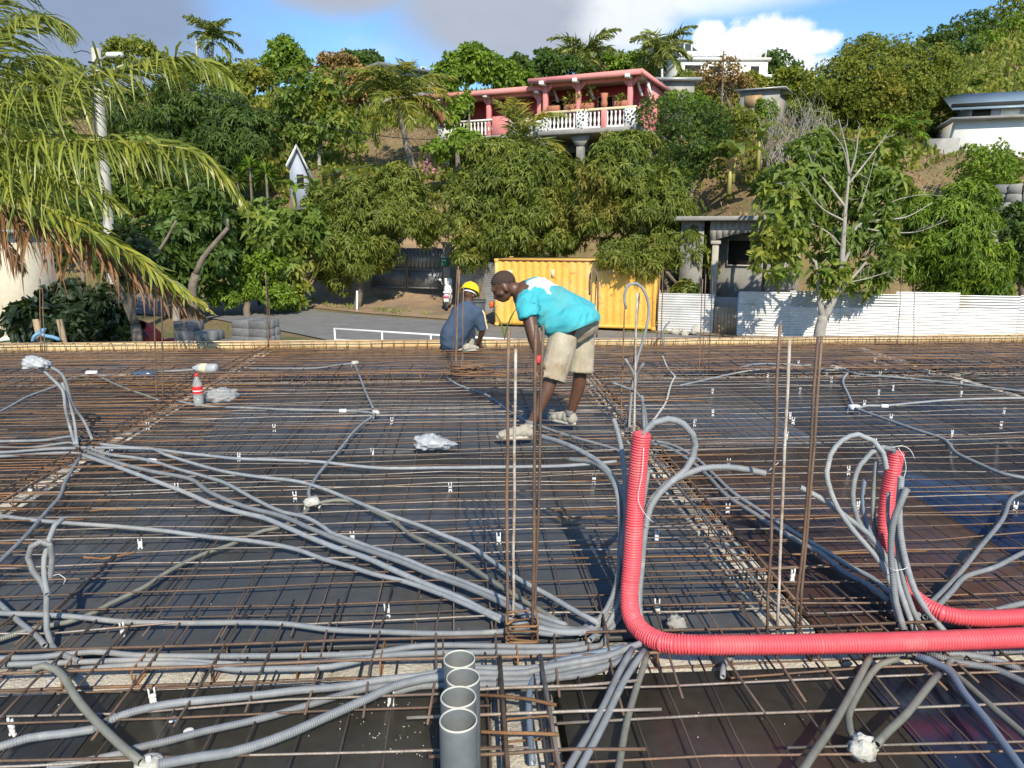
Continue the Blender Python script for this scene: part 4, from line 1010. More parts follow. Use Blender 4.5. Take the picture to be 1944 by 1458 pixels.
# crumbs on the panels
b_ = MB()
for k in range(170):
    px, py = (random.uniform(640, 850), random.uniform(1330, 1440)) if k < 70 else (random.uniform(0, 1944), random.uniform(900, 1450))
    c = on(px, py, .002); s = random.uniform(.0012, .0035); box(b_, c + np.array([0, 0, s / 2]), (s * 1.5, s, s), random.uniform(0, 3))
o = tag(b_.build('mortar_crumbs', 'plaster'), 'tiny pale mortar crumbs scattered on the dark panels', 'rubble'); kind(o, 'stuff')

# ------------------------------------------------------------------ buildings
def pebble_mat():
    m = bpy.data.materials.new('pebble'); m.use_nodes = True
    N, L = m.node_tree.nodes, m.node_tree.links
    b = N['Principled BSDF']; g = N.new('ShaderNodeNewGeometry')
    v = N.new('ShaderNodeTexVoronoi'); v.inputs['Scale'].default_value = 5.0; v.feature = 'DISTANCE_TO_EDGE'
    L.new(g.outputs['Position'], v.inputs['Vector'])
    r = N.new('ShaderNodeMapRange'); L.new(v.outputs['Distance'], r.inputs[0]); r.inputs[1].default_value = .14; r.inputs[2].default_value = .20
    x = N.new('ShaderNodeMix'); x.data_type = 'RGBA'; L.new(r.outputs[0], x.inputs[0]); x.inputs[6].default_value = (.78, .77, .73, 1); x.inputs[7].default_value = (.045, .045, .045, 1)
    L.new(x.outputs[2], b.inputs['Base Color']); b.inputs['Roughness'].default_value = .85
    MAT['pebble'] = m
pebble_mat()
class Frame:                     # a facade: origin at one lower corner, u along it, v into the building, w up
    def __init__(s, o, e):
        s.o = np.array(o, float); d = np.array(e, float) - s.o; d[2] = 0; s.L = np.linalg.norm(d)
        s.u = d / s.L; s.v = np.array([-s.u[1], s.u[0], 0.0])
        if s.v @ FWD < 0: s.v = -s.v
        s.w = np.array([0, 0, 1.0])
        s.ax = np.array([s.u, s.v, s.w])
    def P(s, a, b, c): return s.o + s.u * a + s.v * b + s.w * c
    def hit(s, px, py, b=0.0):    # facade coordinates of a photograph pixel
        r = ray(px, py); n = s.v; t = ((s.o + s.v * b - CAM) @ n) / (r @ n)
        p = CAM + r * t - s.o
        return float(p @ s.u), float(p[2])
    def box(s, mb, a0, a1, b0, b1, c0, c1, bev=0):
        c = s.P((a0 + a1) / 2, (b0 + b1) / 2, (c0 + c1) / 2); sz = (abs(a1 - a0), abs(b1 - b0), abs(c1 - c0))
        return cbox(mb, c, sz, bev, ax=s.ax) if bev else box(mb, c, sz, ax=s.ax)
    def part(s, name, m, root, *bx, bev=0):
        mb = MB()
        for b in bx: s.box(mb, *b, bev=bev)
        return mb.build(name, m, root)
    def prism(s, mb, poly, b0, b1):         # polygon in (u, w), extruded along v
        k = len(poly)
        V = [s.P(a, b0, c) for a, c in poly] + [s.P(a, b1, c) for a, c in poly]
        return mb.add(V, [[list(range(k))], [list(range(k, 2 * k))[::-1]], [[i, k + i, k + (i + 1) % k, (i + 1) % k] for i in range(k)]])

def pink_house():
    z = 7.15
    A = at(1206, 240, 42.0); A[2] = z
    B = at(826, 253, 47.2); B[2] = z
    f = Frame(A, B); L = f.L
    root = thing('pink_house', 'pink villa with white balustrade on concrete stilts up the slope', 'house', (*f.P(L / 2, 3, 0)[:2], 3.5))
    g = f.hit(1034, 230)[0]               # where the taller right wing ends
    f.part('balcony_slab', 'concrete', root, (-.35, g + .3, -.35, 6.2, -.26, 0), bev=.03)
    f.part('balcony_slab', 'concrete', root, (g + .31, L + .3, .25, 6.2, -.24, -.002), bev=.03)
    # walls
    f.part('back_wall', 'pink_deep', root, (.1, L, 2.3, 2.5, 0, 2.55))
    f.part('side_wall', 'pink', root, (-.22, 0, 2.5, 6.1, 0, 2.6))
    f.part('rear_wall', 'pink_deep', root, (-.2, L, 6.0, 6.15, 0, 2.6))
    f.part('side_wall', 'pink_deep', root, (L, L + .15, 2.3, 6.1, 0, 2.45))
    for px in (1060, 1150, 975, 880):
        a, _ = f.hit(px, 200, 2.3)
        o = f.part('door', 'dark_open', root, (a - .42, a + .42, 2.24, 2.29, 0.02, 2.0))
        f.part('door_frame', 'pink', o, (a - .5, a - .42, 2.2, 2.29, 0, 2.08), (a + .42, a + .5, 2.2, 2.29, 0, 2.08), (a - .42, a + .42, 2.2, 2.29, 2.0, 2.08))
    # roofs: slabs with a slight fall to the front
    def roof(a0, a1, z0, b0, b1, rise):
        mb = MB()
        V = []
        for a in (a0, a1):
            for (b, c) in ((b0, z0), (b1, z0 + rise), (b1, z0 + rise + .16), (b0, z0 + .16)): V.append(f.P(a, b, c))
        mb.add(V, [[[0, 1, 2, 3], [7, 6, 5, 4]], [[i, 4 + i, 4 + (i + 1) % 4, (i + 1) % 4] for i in range(4)]])
        o = mb.build('roof', 'pink_roof', root)
        f.part('fascia', 'pink', o, (a0 - .01, a1 + .01, b0 - .06, b0 - .003, z0 - .10, z0 + .17))
        f.part('ceiling', 'cream', o, (a0 + .2, a1 - .2, b0 + .1, 2.28, z0 - .03, z0 - .004))
    roof(-.40, g + .75, 2.62, -.60, 6.4, .10)
    roof(g + .2, L + 1.3, 2.32, -.15, 6.4, .10)
    f.part('roof_edge', 'pink', root, (-.46, -.405, -.66, 6.4, 2.56, 2.80))
    # posts with brackets
    for px, right in ((1196, 1), (1098, 1), (1036, 1), (1019, 0), (922, 0), (833, 0)):
        a, _ = f.hit(px, 200); b0 = 0 if right else .45; top = 2.58 if right else 2.28
        o = f.part('post', 'pink', root, (a - .13, a + .13, b0 - .13, b0 + .13, 0, top), bev=.015)
        mb = MB()
        for s in (-1, 1): f.prism(mb, [(a + s * .13, top - .55), (a + s * .55, top), (a + s * .13, top)][::s], b0 - .1, b0 + .1)
        mb.build('bracket', 'pink', o)
        f.part('beam_end', 'white_paint', root, (a - .13, a + .13, b0 - (.78 if right else .62), b0 - .14, top - .18, top + .02), bev=.02)
    mbb = f.part('lintel', 'pink', root, (-.2, g + .2, -.09, .09, 2.36, 2.615)); f.part('lintel', 'pink', root, (g + .2, L, .36, .54, 2.08, 2.315))
    # slanted white brackets behind
    for px in (1062, 1130, 1222, 1240):
        a, c = f.hit(px, 175, 1.3)
        mb = MB(); f.prism(mb, [(a, 1.75), (a + .14, 1.75), (a + .42, 2.5), (a + .28, 2.5)], 1.2, 1.34); mb.build('strut', 'white_paint', root)
    # balustrade of the right wing
    f.part('top_rail', 'cream', root, (-.1, g - .15, -.16, .12, .93, 1.06), bev=.02)
    f.part('bottom_rail', 'white_paint', root, (-.1, g - .15, -.12, .08, .0, .12), bev=.02)
    mb = MB(); lathe(mb, [(.05, 0), (.07, .05), (.04, .12), (.085, .32), (.04, .6), (.07, .72), (.05, .79)], (0, 0, 0), 8); me = mb.mesh('baluster', True); me.materials.append(MAT['white_paint'])
    px_p = [1203, 1105, 1030]
    a = .15
    while a < g - .3:
        o = ob('baluster', me, None, root); o.location = f.P(a, -.02, .13); o.matrix_parent_inverse = PINV[root.name]; a += .24
    for px, w in ((1200, .36), (1106, .34), (1030, .4)):
        a, _ = f.hit(px, 220); f.part('stone_pillar', 'pebble', root, (a - w, a + w, -.2, .16, 0, .95), bev=.02)
    a, _ = f.hit(1148, 220); f.part('rail_pillar', 'pink', root, (a - .16, a + .16, -.2, .16, 0, .95), bev=.02)
    # left wing parapet
    a0, a1 = g + .35, L
    f.part('parapet', 'pebble', root, (a0, a0 + 2.0, .28, .5, 0, .85), bev=.02); f.part('parapet', 'pebble', root, (L - 1.3, L, .28, .5, 0, .85), bev=.02)
    f.part('parapet', 'pink', root, (f.hit(945, 230)[0] - .5, f.hit(945, 230)[0] + .5, .25, .5, 0, 1.05), bev=.02)
    a = f.hit(930, 230)[0]
    while a < L - 1.4:
        o = ob('baluster', me, None, root); o.location = f.P(a, .38, .05); o.matrix_parent_inverse = PINV[root.name]; a += .24
    f.part('top_rail', 'white_paint', root, (f.hit(930, 230)[0] - .1, L - 1.3, .26, .5, .84, .94), bev=.02)
    # lattice wall at the right side: courses of pink blocks, stepped
    for k in range(8):
        nn = 8 - (k // 2 if k > 4 else 0)
        for j in range(9):
            if k * .2 > 1.0 + .9 * j / 9: continue
            b0 = -.1 + j * .30 + (.15 if k % 2 else 0)
            f.part('lattice_block', 'pink', root, (-.30, -.16, b0, b0 + .27, .02 + k * .2, .20 + k * .2), bev=.015)
    f.part('side_post', 'pink', root, (-.3, -.06, 1.6, 1.85, 0, 2.6), bev=.015)
    # stilts
    for px, w in ((1185, .2), (1100, .2), (1036, .18), (912, .22), (860, .12), (838, .15)):
        a, _ = f.hit(px, 260); zb = float(hgt(*f.P(a, .3, 0)[:2])) - z - .3
        b0 = .25 if px > 1000 else .6
        o = f.part('stilt', 'concrete', root, (a - w, a + w, b0 - w, b0 + w, zb, -.26), bev=.02)
        if px > 1000:
            mb = MB(); f.prism(mb, [(a - w, -.9), (a + w, -.9), (a + .62, -.27), (a - .62, -.27)], b0 - w - .01, b0 + w + .01); mb.build('capital', 'concrete', o)
    f.part('lower_wall', 'concrete', root, (-.1, L, 3.2, 3.4, -3.4, -.26))
    a, _ = f.hit(1085, 295, 3.2); f.part('lower_opening', 'dark_open', root, (a - 1.6, a + 1.2, 3.14, 3.19, -2.6, -.9))
    # things on the balcony
    def pot(px, lab, h=.42, r=.2, plant=.0, box_=False):
        a, _ = f.hit(px, 200); c = f.P(a, 0.0, 1.061)
        t = thing('flower_pot', lab, 'flower pot', c, 'pots on the balcony rail')
        mb = MB()
        if box_: cbox(mb, c + np.array([0, 0, .15]), (.8, .26, .3), .03, ax=f.ax)
        else: lathe(mb, [(.001, 0), (r * .6, 0), (r * .75, h * .3), (r * .6, h * .6), (r * .8, h), (r * .7, h), (r * .55, h * .7), (.001, h * .7)], c, 14)
        mb.build('pot', 'terracotta', t, not box_)
        if plant: leaf_ball('pot_plant', c + np.array([0, 0, .3 + plant * .5]), plant, 60, .28, .09, 'leaf_bright', t)['kind'] = 'stuff'
    pot(1050, 'long terracotta planter at the left of the right wing rail', box_=True)
    pot(1084, 'terracotta planter with bushy plant by the middle post', plant=.5, box_=True)
    pot(1114, 'terracotta planter with tall plant right of the middle post', plant=.65, box_=True)
    pot(1147, 'round terracotta urn alone on the balcony rail', h=.75, r=.26)
    pot(1180, 'terracotta planter with low plant near the corner post', plant=.25, box_=True)
    return f

def leaf_strip(n, c, d, up, l, w, fold=.25, droop=.25):
    """n leaves: base c, direction d, side from up; returns verts and tris (two triangles a leaf, folded on the midrib)"""
    d = d / np.maximum(np.linalg.norm(d, axis=1), 1e-6)[:, None]
    s = np.cross(d, up); s /= np.maximum(np.linalg.norm(s, axis=1), 1e-6)[:, None]
    nn = np.cross(s, d)
    l = np.asarray(l).reshape(-1, 1); w = np.asarray(w).reshape(-1, 1)
    tip = c + d * l + np.array([0, 0, -1.0]) * l * droop
    mid = c + d * l * .5
    a = mid + s * w * .5 + nn * w * fold
    b = mid - s * w * .5 + nn * w * fold
    V = np.stack([c, a, tip, b], 1).reshape(-1, 3)
    i = np.arange(n)[:, None] * 4
    return V, np.concatenate([i + [0, 1, 2], i + [0, 2, 3]])
def leaf_ball(name, c, r, n, l, w, m, parent):
    d = RNG.normal(0, 1, (n, 3)); d /= np.linalg.norm(d, axis=1)[:, None]
    P = np.asarray(c) + d * np.asarray(r) * RNG.uniform(.3, .9, (n, 1))
    V, T = leaf_strip(n, P, d + RNG.normal(0, .4, (n, 3)) + [0, 0, .3], RNG.normal(0, 1, (n, 3)), RNG.uniform(.7, 1.2, n) * l, RNG.uniform(.7, 1.2, n) * w)
    mb = MB(); mb.add(V, [T], np.repeat(RNG.uniform(.01, 1, n), 4)); return mb.build(name, m, parent)

PF = pink_house()

def simple_house(lab, name, pL, pR, dL, dR, zbot, ztop, depth, wall, roof=None, eave=.4, rt=.12, wins=(), flat=True, ridge=1.2, cat='house'):
    A, B = at(pL, 300, dL), at(pR, 300, dR)
    A[2] = B[2] = zbot
    f = Frame(A, B); H = ztop - zbot
    root = thing(name, lab, cat, (*f.P(f.L / 2, depth / 2, 0)[:2], zbot))
    f.part('wall', wall, root, (0, f.L, 0, depth, 0, H))
    if roof:
        mb = MB()
        if flat:
            V = []
            for a in (-eave, f.L + eave):
                for b, c in ((-eave, H + .0), (depth + eave, H + ridge), (depth + eave, H + ridge + rt), (-eave, H + rt)): V.append(f.P(a, b, c + .01))
            mb.add(V, [[[0, 1, 2, 3], [7, 6, 5, 4]], [[i, 4 + i, 4 + (i + 1) % 4, (i + 1) % 4] for i in range(4)]])
        else:
            for s in (0, 1):
                V = []
                for a in (-eave, f.L + eave):
                    e, r_ = (-eave, depth / 2) if s == 0 else (depth + eave, depth / 2)
                    V += [f.P(a, e, H - .1), f.P(a, r_, H + ridge), f.P(a, r_, H + ridge + rt), f.P(a, e, H - .1 + rt)]
                mb.add(V, [[[0, 1, 2, 3], [7, 6, 5, 4]], [[i, 4 + i, 4 + (i + 1) % 4, (i + 1) % 4] for i in range(4)]])
        mb.build('roof', roof, root)
    for (px0, py0, px1, py1) in wins:
        a0, c1 = f.hit(px0, py0); a1, c0 = f.hit(px1, py1)
        a0, a1 = sorted((a0, a1)); c0, c1 = sorted((c0, c1))
        o = f.part('window', 'dark_open', root, (a0, a1, -.03, -.003, c0, c1))
        f.part('window_frame', 'white_paint', o, (a0 - .07, a0, -.06, -.003, c0 - .07, c1 + .07), (a1, a1 + .07, -.06, -.003, c0 - .07, c1 + .07), (a0, a1, -.06, -.003, c1, c1 + .07), (a0, a1, -.06, -.003, c0 - .07, c0))
    return f, root
# white building on the ridge
f, r_ = simple_house('white two storey building with railings on the ridge', 'ridge_house', 1284, 1446, 80, 80, 12, 18.5, 9, 'white_wall', 'white_paint', .25, .2, [(1425, 126, 1440, 148), (1300, 124, 1330, 136), (1345, 126, 1370, 138)], ridge=.02)
H = 18.5 - 12
f.part('balcony_slab', 'white_paint', r_, (-.4, f.L + .3, -1.6, -.003, 4.6, 4.85))
zb = H + .25
for a0, a1, c in ((0, f.L * .5, .9), (f.L * .55, f.L, 1.6), (f.L * .3, f.L * .7, 1.5)): f.part('roof_parapet', 'white_wall', r_, (a0 + .1, a1 - .1, .3 + c, .5 + c, zb - .05, zb + c))
for k in range(12):
    a = .3 + k * (f.L - .6) / 11; f.part('roof_post', 'white_paint', r_, (a - .06, a + .06, -.1, .02, zb - .02, zb + 1.3))
f.part('roof_rail', 'white_paint', r_, (.1, f.L - .1, -.08, 0, zb + 1.3, zb + 1.4))
for px in (1300, 1320, 1350): 
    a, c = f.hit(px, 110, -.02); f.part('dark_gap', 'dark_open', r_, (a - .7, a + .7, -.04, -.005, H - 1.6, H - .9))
# grey building on the ridge left
f, r_ = simple_house('grey unfinished concrete house on the ridge behind palm', 'ridge_house', 728, 832, 70, 74, 10, 15.9, 8, 'concrete', 'grey_block', .5, .25, [(800, 128, 806, 138), (770, 126, 776, 136)], ridge=-.3)
# low grey roofed house right behind the pink villa
f, r_ = simple_house('low house with flat grey roof behind the pink villa', 'small_house', 1248, 1312, 52, 52, 8.6, 11.3, 6, 'concrete', 'grey_metal', .4, .18, [], ridge=.1)
# tin shack
f, r_ = simple_house('tin roofed shack beside the brown tree', 'tin_shack', 1398, 1472, 50, 49, 7.2, 10.3, 5, 'concrete', 'tin_grey', .35, .08, [], ridge=.5)
f.part('tin_patch', 'tin_rusty', r_, (.3, f.L * .55, -.05, -.003, 2.1, 2.9))
# house with blue roof at the right
f, r_ = simple_house('white house with blue grey metal roof at the right edge', 'blue_roof_house', 1806, 1990, 43, 41.5, 4.2, 7.6, 7, 'white_wall', None)
mb = MB(); V = []
for a in (-.1, f.L + .5):
    for b, c in ((.6, 4.0), (4.5, 5.35), (4.5, 5.43), (.6, 4.08)): V.append(f.P(a, b, c))
mb.add(V, [[[0, 1, 2, 3], [7, 6, 5, 4]], [[i, 4 + i, 4 + (i + 1) % 4, (i + 1) % 4] for i in range(4)]]); mb.build('roof', 'tin_blue', r_)
f.part('upper_wall', 'blue_white', r_, (.9, f.L, 1.2, 6, 3.42, 4.4)); f.part('roof_slab', 'concrete', r_, (-.3, f.L + .2, -.5, 6.9, 3.35, 3.5))
f.part('window', 'dark_open', r_, (1.0, 1.9, 1.15, 1.19, 3.55, 4.1)); f.part('shutter', 'white_paint', r_, (2.4, 3.3, 1.13, 1.19, 3.52, 4.15))
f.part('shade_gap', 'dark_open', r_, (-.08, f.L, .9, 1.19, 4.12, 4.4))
f.part('retaining_wall', 'concrete', r_, (-1.5, .2, -.6, 5, -2.2, 2.4))
# slim white gable house on the left
A = at(548, 300, 40); B = at(584, 300, 40.2); A[2] = B[2] = 2.2
f = Frame(A, B)
r_ = thing('gable_house', 'narrow pale house gable with white verge among the trees', 'house', f.P(.5, 1, 0))
mb = MB(); W = f.L; f.prism(mb, [(0, 0), (W, 0), (W, 2.2), (W * .45, 3.6), (0, 2.8)], 0, 1.6); mb.build('wall', 'blue_white', r_)  # bluish shade on the white gable front is put into the wall colour
mb = MB(); f.prism(mb, [(-.15, 2.75), (W * .45, 3.78), (W * .45, 3.62), (-.1, 2.55)], -.35, 1.8); mb.build('roof', 'white_paint', r_)
mb = MB(); f.prism(mb, [(W * .45 + .002, 3.8), (W + .25, 2.1), (W + .17, 1.95), (W * .45 + .002, 3.62)], -.35, 1.8); mb.build('roof', 'grey_metal', r_)
f.part('window', 'dark_open', r_, (.35, .7, -.04, -.003, 1.6, 2.3))
f.part('lean_to', 'terracotta', r_, (W + .05, W + 1.2, .4, 1.4, .9, 1.5))
# beige building at the far left
f, r_ = simple_house('beige wall of a building behind the near palm', 'left_building', -60, 78, 19, 20.5, -2.1, 1.55, 4, 'beige_wall', 'grey_metal', .2, .1, [], ridge=-.2)
f.part('plinth_band', 'white_paint', r_, (-.02, f.L + .02, -.04, -.003, .9, 1.0))
f.part('plinth_band', 'concrete', r_, (-.02, f.L + .02, -.04, -.003, 0, .5))

# concrete ground floor house behind the fence
A, B = at(1308, 420, 31.5), at(1452, 420, 30.5); A[2] = B[2] = -2.1
f = Frame(A, B)
r_ = thing('concrete_house', 'bare concrete house with arch and dark window behind fence', 'house', f.P(1.5, 2, 0))
W = f.L; top = f.hit(1390, 418)[1]
f.part('roof_slab', 'concrete', r_, (-.5, W + 1.6, -.55, 7, top - .02, top + .16), bev=.02)
f.part('rear_wall', 'concrete', r_, (-.2, W + 1.5, 1.3, 1.5, 0, top - .03))
a0, c1 = f.hit(1384, 457, 1.3); a1, c0 = f.hit(1434, 503, 1.3)
o = f.part('window', 'dark_open', r_, (a0, a1, 1.26, 1.297, c0, c1))
f.part('window_frame', 'concrete_pale', o, (a0 - .06, a0, 1.2, 1.297, c0 - .06, c1 + .06), (a1, a1 + .06, 1.2, 1.297, c0 - .06, c1 + .06), (a0, a1, 1.2, 1.297, c0 - .06, c0))
ac, _ = f.hit(1358, 480)
f.part('column', 'concrete_pale', r_, (ac - .13, ac + .13, -.13, .13, 0, top - .9), bev=.03); f.part('capital', 'concrete_pale', r_, (ac - .2, ac + .2, -.2, .2, top - .98, top - .82), bev=.03)
mb = MB(); xs2 = np.linspace(ac - .25, W + 1.5, 16); mid = ac + 1.9
arch = [(x, top - .45 - .38 * min(1, ((x - mid) / 2.0) ** 2)) for x in xs2]
for (x0, y0), (x1, y1) in zip(arch[:-1], arch[1:]): f.prism(mb, [(x0, y0), (x1, y1), (x1, top - .03), (x0, top - .03)], -.1, .1)
mb.build('arch', 'concrete', r_)
f.part('left_wall', 'concrete', r_, (-.3, ac - .5, -.05, .1, 0, top - .03)); f.part('low_wall', 'concrete_pale', r_, (ac - .1, W + 1.4, -.06, .1, 0, 1.0))
f.part('doorway', 'dark_open', r_, (ac - .45, ac - .28, .3, .35, 0, top - .6))

# stone retaining wall at the far right
A, B = at(1868, 400, 36), at(2000, 400, 34); A[2] = B[2] = 0.8
f = Frame(A, B)
t = thing('stone_wall', 'rough grey stone retaining wall at the right edge', 'wall', f.P(1.5, .3, 0))
for k in range(7):
    a = -.1 + random.uniform(-.2, 0)
    while a < f.L:
        w = random.uniform(.35, .7); mb = MB(); hh = .42
        cbox(mb, f.P(a + w / 2, k * .06 + random.uniform(-.04, .04), k * hh + hh / 2 + 1.2 * 0), (w - .02, .5, hh - .02), .05, ax=f.ax, jit=.03); mb.build('stone', random.choice(('concrete', 'grey_block')), t); a += w

# ------------------------------------------------------------------ yellow container
def container():
    A, B = at(940, 618, 28.8), at(1243, 636, 27.3)
    z = -2.02; A[2] = B[2] = z
    f = Frame(A, B); L, Hh, Dp = f.L, 2.59, 2.44
    t = thing('shipping_container', 'yellow orange shipping container parked across the road', 'container', f.P(L / 2, Dp / 2, 0))
    def corr(a0, a1, b, n, amp=.036):
        V = []; per = (a1 - a0) / n
        pr = []
        for k in range(n):
            for q, dv in ((0, 0), (.32, 0), (.5, amp), (.82, amp)): pr.append((a0 + (k + q) * per, b + dv))
        pr.append((a1, b))
        for a, dv in pr: V += [f.P(a, dv, .16), f.P(a, dv, Hh - .09)]
        mb = MB(); m = len(pr); mb.add(V, [[[2 * i, 2 * i + 2, 2 * i + 3, 2 * i + 1] for i in range(m - 1)]]); return mb.build('corrugated_side', 'container', t)
    corr(.12, L - .12, .03, 21)
    f.part('far_side', 'container', t, (.12, L - .12, Dp - .06, Dp - .02, .16, Hh - .09))
    f.part('roof', 'container', t, (.06, L - .06, .06, Dp - .06, Hh - .05, Hh - .02))
    f.part('end_wall', 'container', t, (.02, .06, .1, Dp - .1, .16, Hh - .09)); f.part('end_door', 'container', t, (L - .06, L - .02, .1, Dp - .1, .16, Hh - .09))
    for a in (.06, L - .06):
        for b in (.06, Dp - .06):
            f.part('corner_post', 'container', t, (a - .06, a + .06, b - .06, b + .06, .12, Hh - .12), bev=.008)
            for c in (.06, Hh - .06):
                f.part('corner_casting', 'container', t, (a - .08, a + .08, b - .08, b + .08, c - .06, c + .06), bev=.01)
    for b in (.05, Dp - .05):
        f.part('top_rail', 'container_rust' if b < 1 else 'container', t, (.14, L - .14, b - .03, b + .03, Hh - .09, Hh - .03)); f.part('bottom_rail', 'container', t, (.14, L - .14, b - .04, b + .04, .04, .16))
    for a in (.8, 3.6, 5.2): f.part('floor_block', 'container_rust', t, (a - .12, a + .12, .1, Dp - .1, -.1, .03))
    for a0, c0, w, h_ in ((.5, 2.0, .2, .16), (4.4, 2.1, .16, .2), (2.2, 1.9, .14, .3)): f.part('paint_patch', 'cream', t, (a0, a0 + w, .024, .029, c0, c0 + h_))
    return f
CF = container()

# ------------------------------------------------------------------ fences and gates
def tin_sheet(mb, p0, p1, z0, z1, per=.092, amp=.015, tilt=0):
    p0, p1 = np.array(p0, float), np.array(p1, float)
    d = p1 - p0; L = np.linalg.norm(d); d /= L; n = np.array([-d[1], d[0]])
    m = int((z1 - z0) / per * 4) + 1
    V = []
    for i in range(m + 1):
        z = z0 + (z1 - z0) * i / m; o = amp * math.sin(2 * math.pi * i / 4)
        for q in (p0, p1): V.append([q[0] + n[0] * (o + tilt * (z - z0)), q[1] + n[1] * (o + tilt * (z - z0)), z])
    return mb.add(V, [[[2 * i, 2 * i + 1, 2 * i + 3, 2 * i + 2] for i in range(m)]])
def tin_fence(lab, pts, z0, rows, w=1.9, post=True):
    pts = [np.array(p, float) for p in pts]
    t = thing('tin_fence', lab, 'fence', (*((pts[0] + pts[-1]) / 2), z0))
    for p0, p1 in zip(pts[:-1], pts[1:]):
        L = np.linalg.norm(p1 - p0); n = max(1, round(L / w)); d = (p1 - p0) / L; nn = np.array([-d[1], d[0]])
        if nn @ FWD[:2] < 0: nn = -nn
        for ri, (c0, c1, mats) in enumerate(rows):
            for k in range(n):
                a = p0 + d * (k * L / n - .04) + nn * (.012 * (k % 2) + .03 * ri); b = p0 + d * ((k + 1) * L / n + .04) + nn * (.012 * (k % 2) + .03 * ri)
                mb = MB(); j = random.uniform(-.05, .05)
                tin_sheet(mb, a, b, z0 + c0 + (0 if ri == 0 else j), z0 + c1 + j, tilt=random.uniform(-.01, .01)); mb.build('tin_sheet', mats[k % len(mats)], t, True)
        if post:
            for k in range(n + 1):
                c = p0 + d * k * L / n + nn * .11; mb = MB(); box(mb, (c[0], c[1], z0 + .75), (.07, .07, 1.6)); mb.build('fence_post', 'old_board', t)
tin_fence('long white corrugated iron fence behind the breadfruit tree', [at(1403, 600, 26.4)[:2], at(1700, 600, 25.2)[:2], at(2060, 600, 24.0)[:2]], -2.12, [(0, 1.12, ('tin_white',)), (1.02, 1.66, ('tin_white', 'tin_grey', 'tin_grey'))])
tin_fence('short white corrugated fence right of the container', [at(1250, 600, 27.6)[:2], at(1352, 600, 27.0)[:2]], -2.1, [(0, 1.5, ('tin_white',))])
tin_fence('grey corrugated fence behind the wheelie bin', [at(868, 560, 35.0)[:2], at(958, 560, 32.5)[:2]], -1.95, [(0, 1.0, ('tin_grey',)), (.9, 2.2, ('tin_grey',))])
mb = MB(); A, B = at(1356, 600, 26.9), at(1400, 600, 26.5); A[2] = B[2] = -2.1; f = Frame(A, B)
t = thing('wooden_gate', 'grey wooden plank gate between the white fences', 'gate', A)
n = 7
for k in range(n): f.part('plank', 'old_board', t, (k * f.L / n + .006, (k + 1) * f.L / n - .006, 0, .025, .05, 1.02 + random.uniform(-.02, .02)))
f.part('cross_rail', 'old_board', t, (0, f.L, .026, .07, .8, .88), (0, f.L, .026, .07, .2, .28))
f.part('gate_post', 'blue_white', t, (f.L - .02, f.L + .06, -.04, .08, 0, 1.55)); 
# rocks at the foot of the short fence
for lab, px, py, s in (('pale rock left of two by the short fence', 1282, 634, .16), ('pale rock in the middle by the short fence', 1300, 636, .13), ('square pale rock right by the short fence', 1322, 635, .22)):
    lump('rock', lab, 'rock', on(px, py + 3, -2.1), (s, s * .8, s * .8), 'concrete_pale', int(px), .2, 5, 'rocks by the fence')
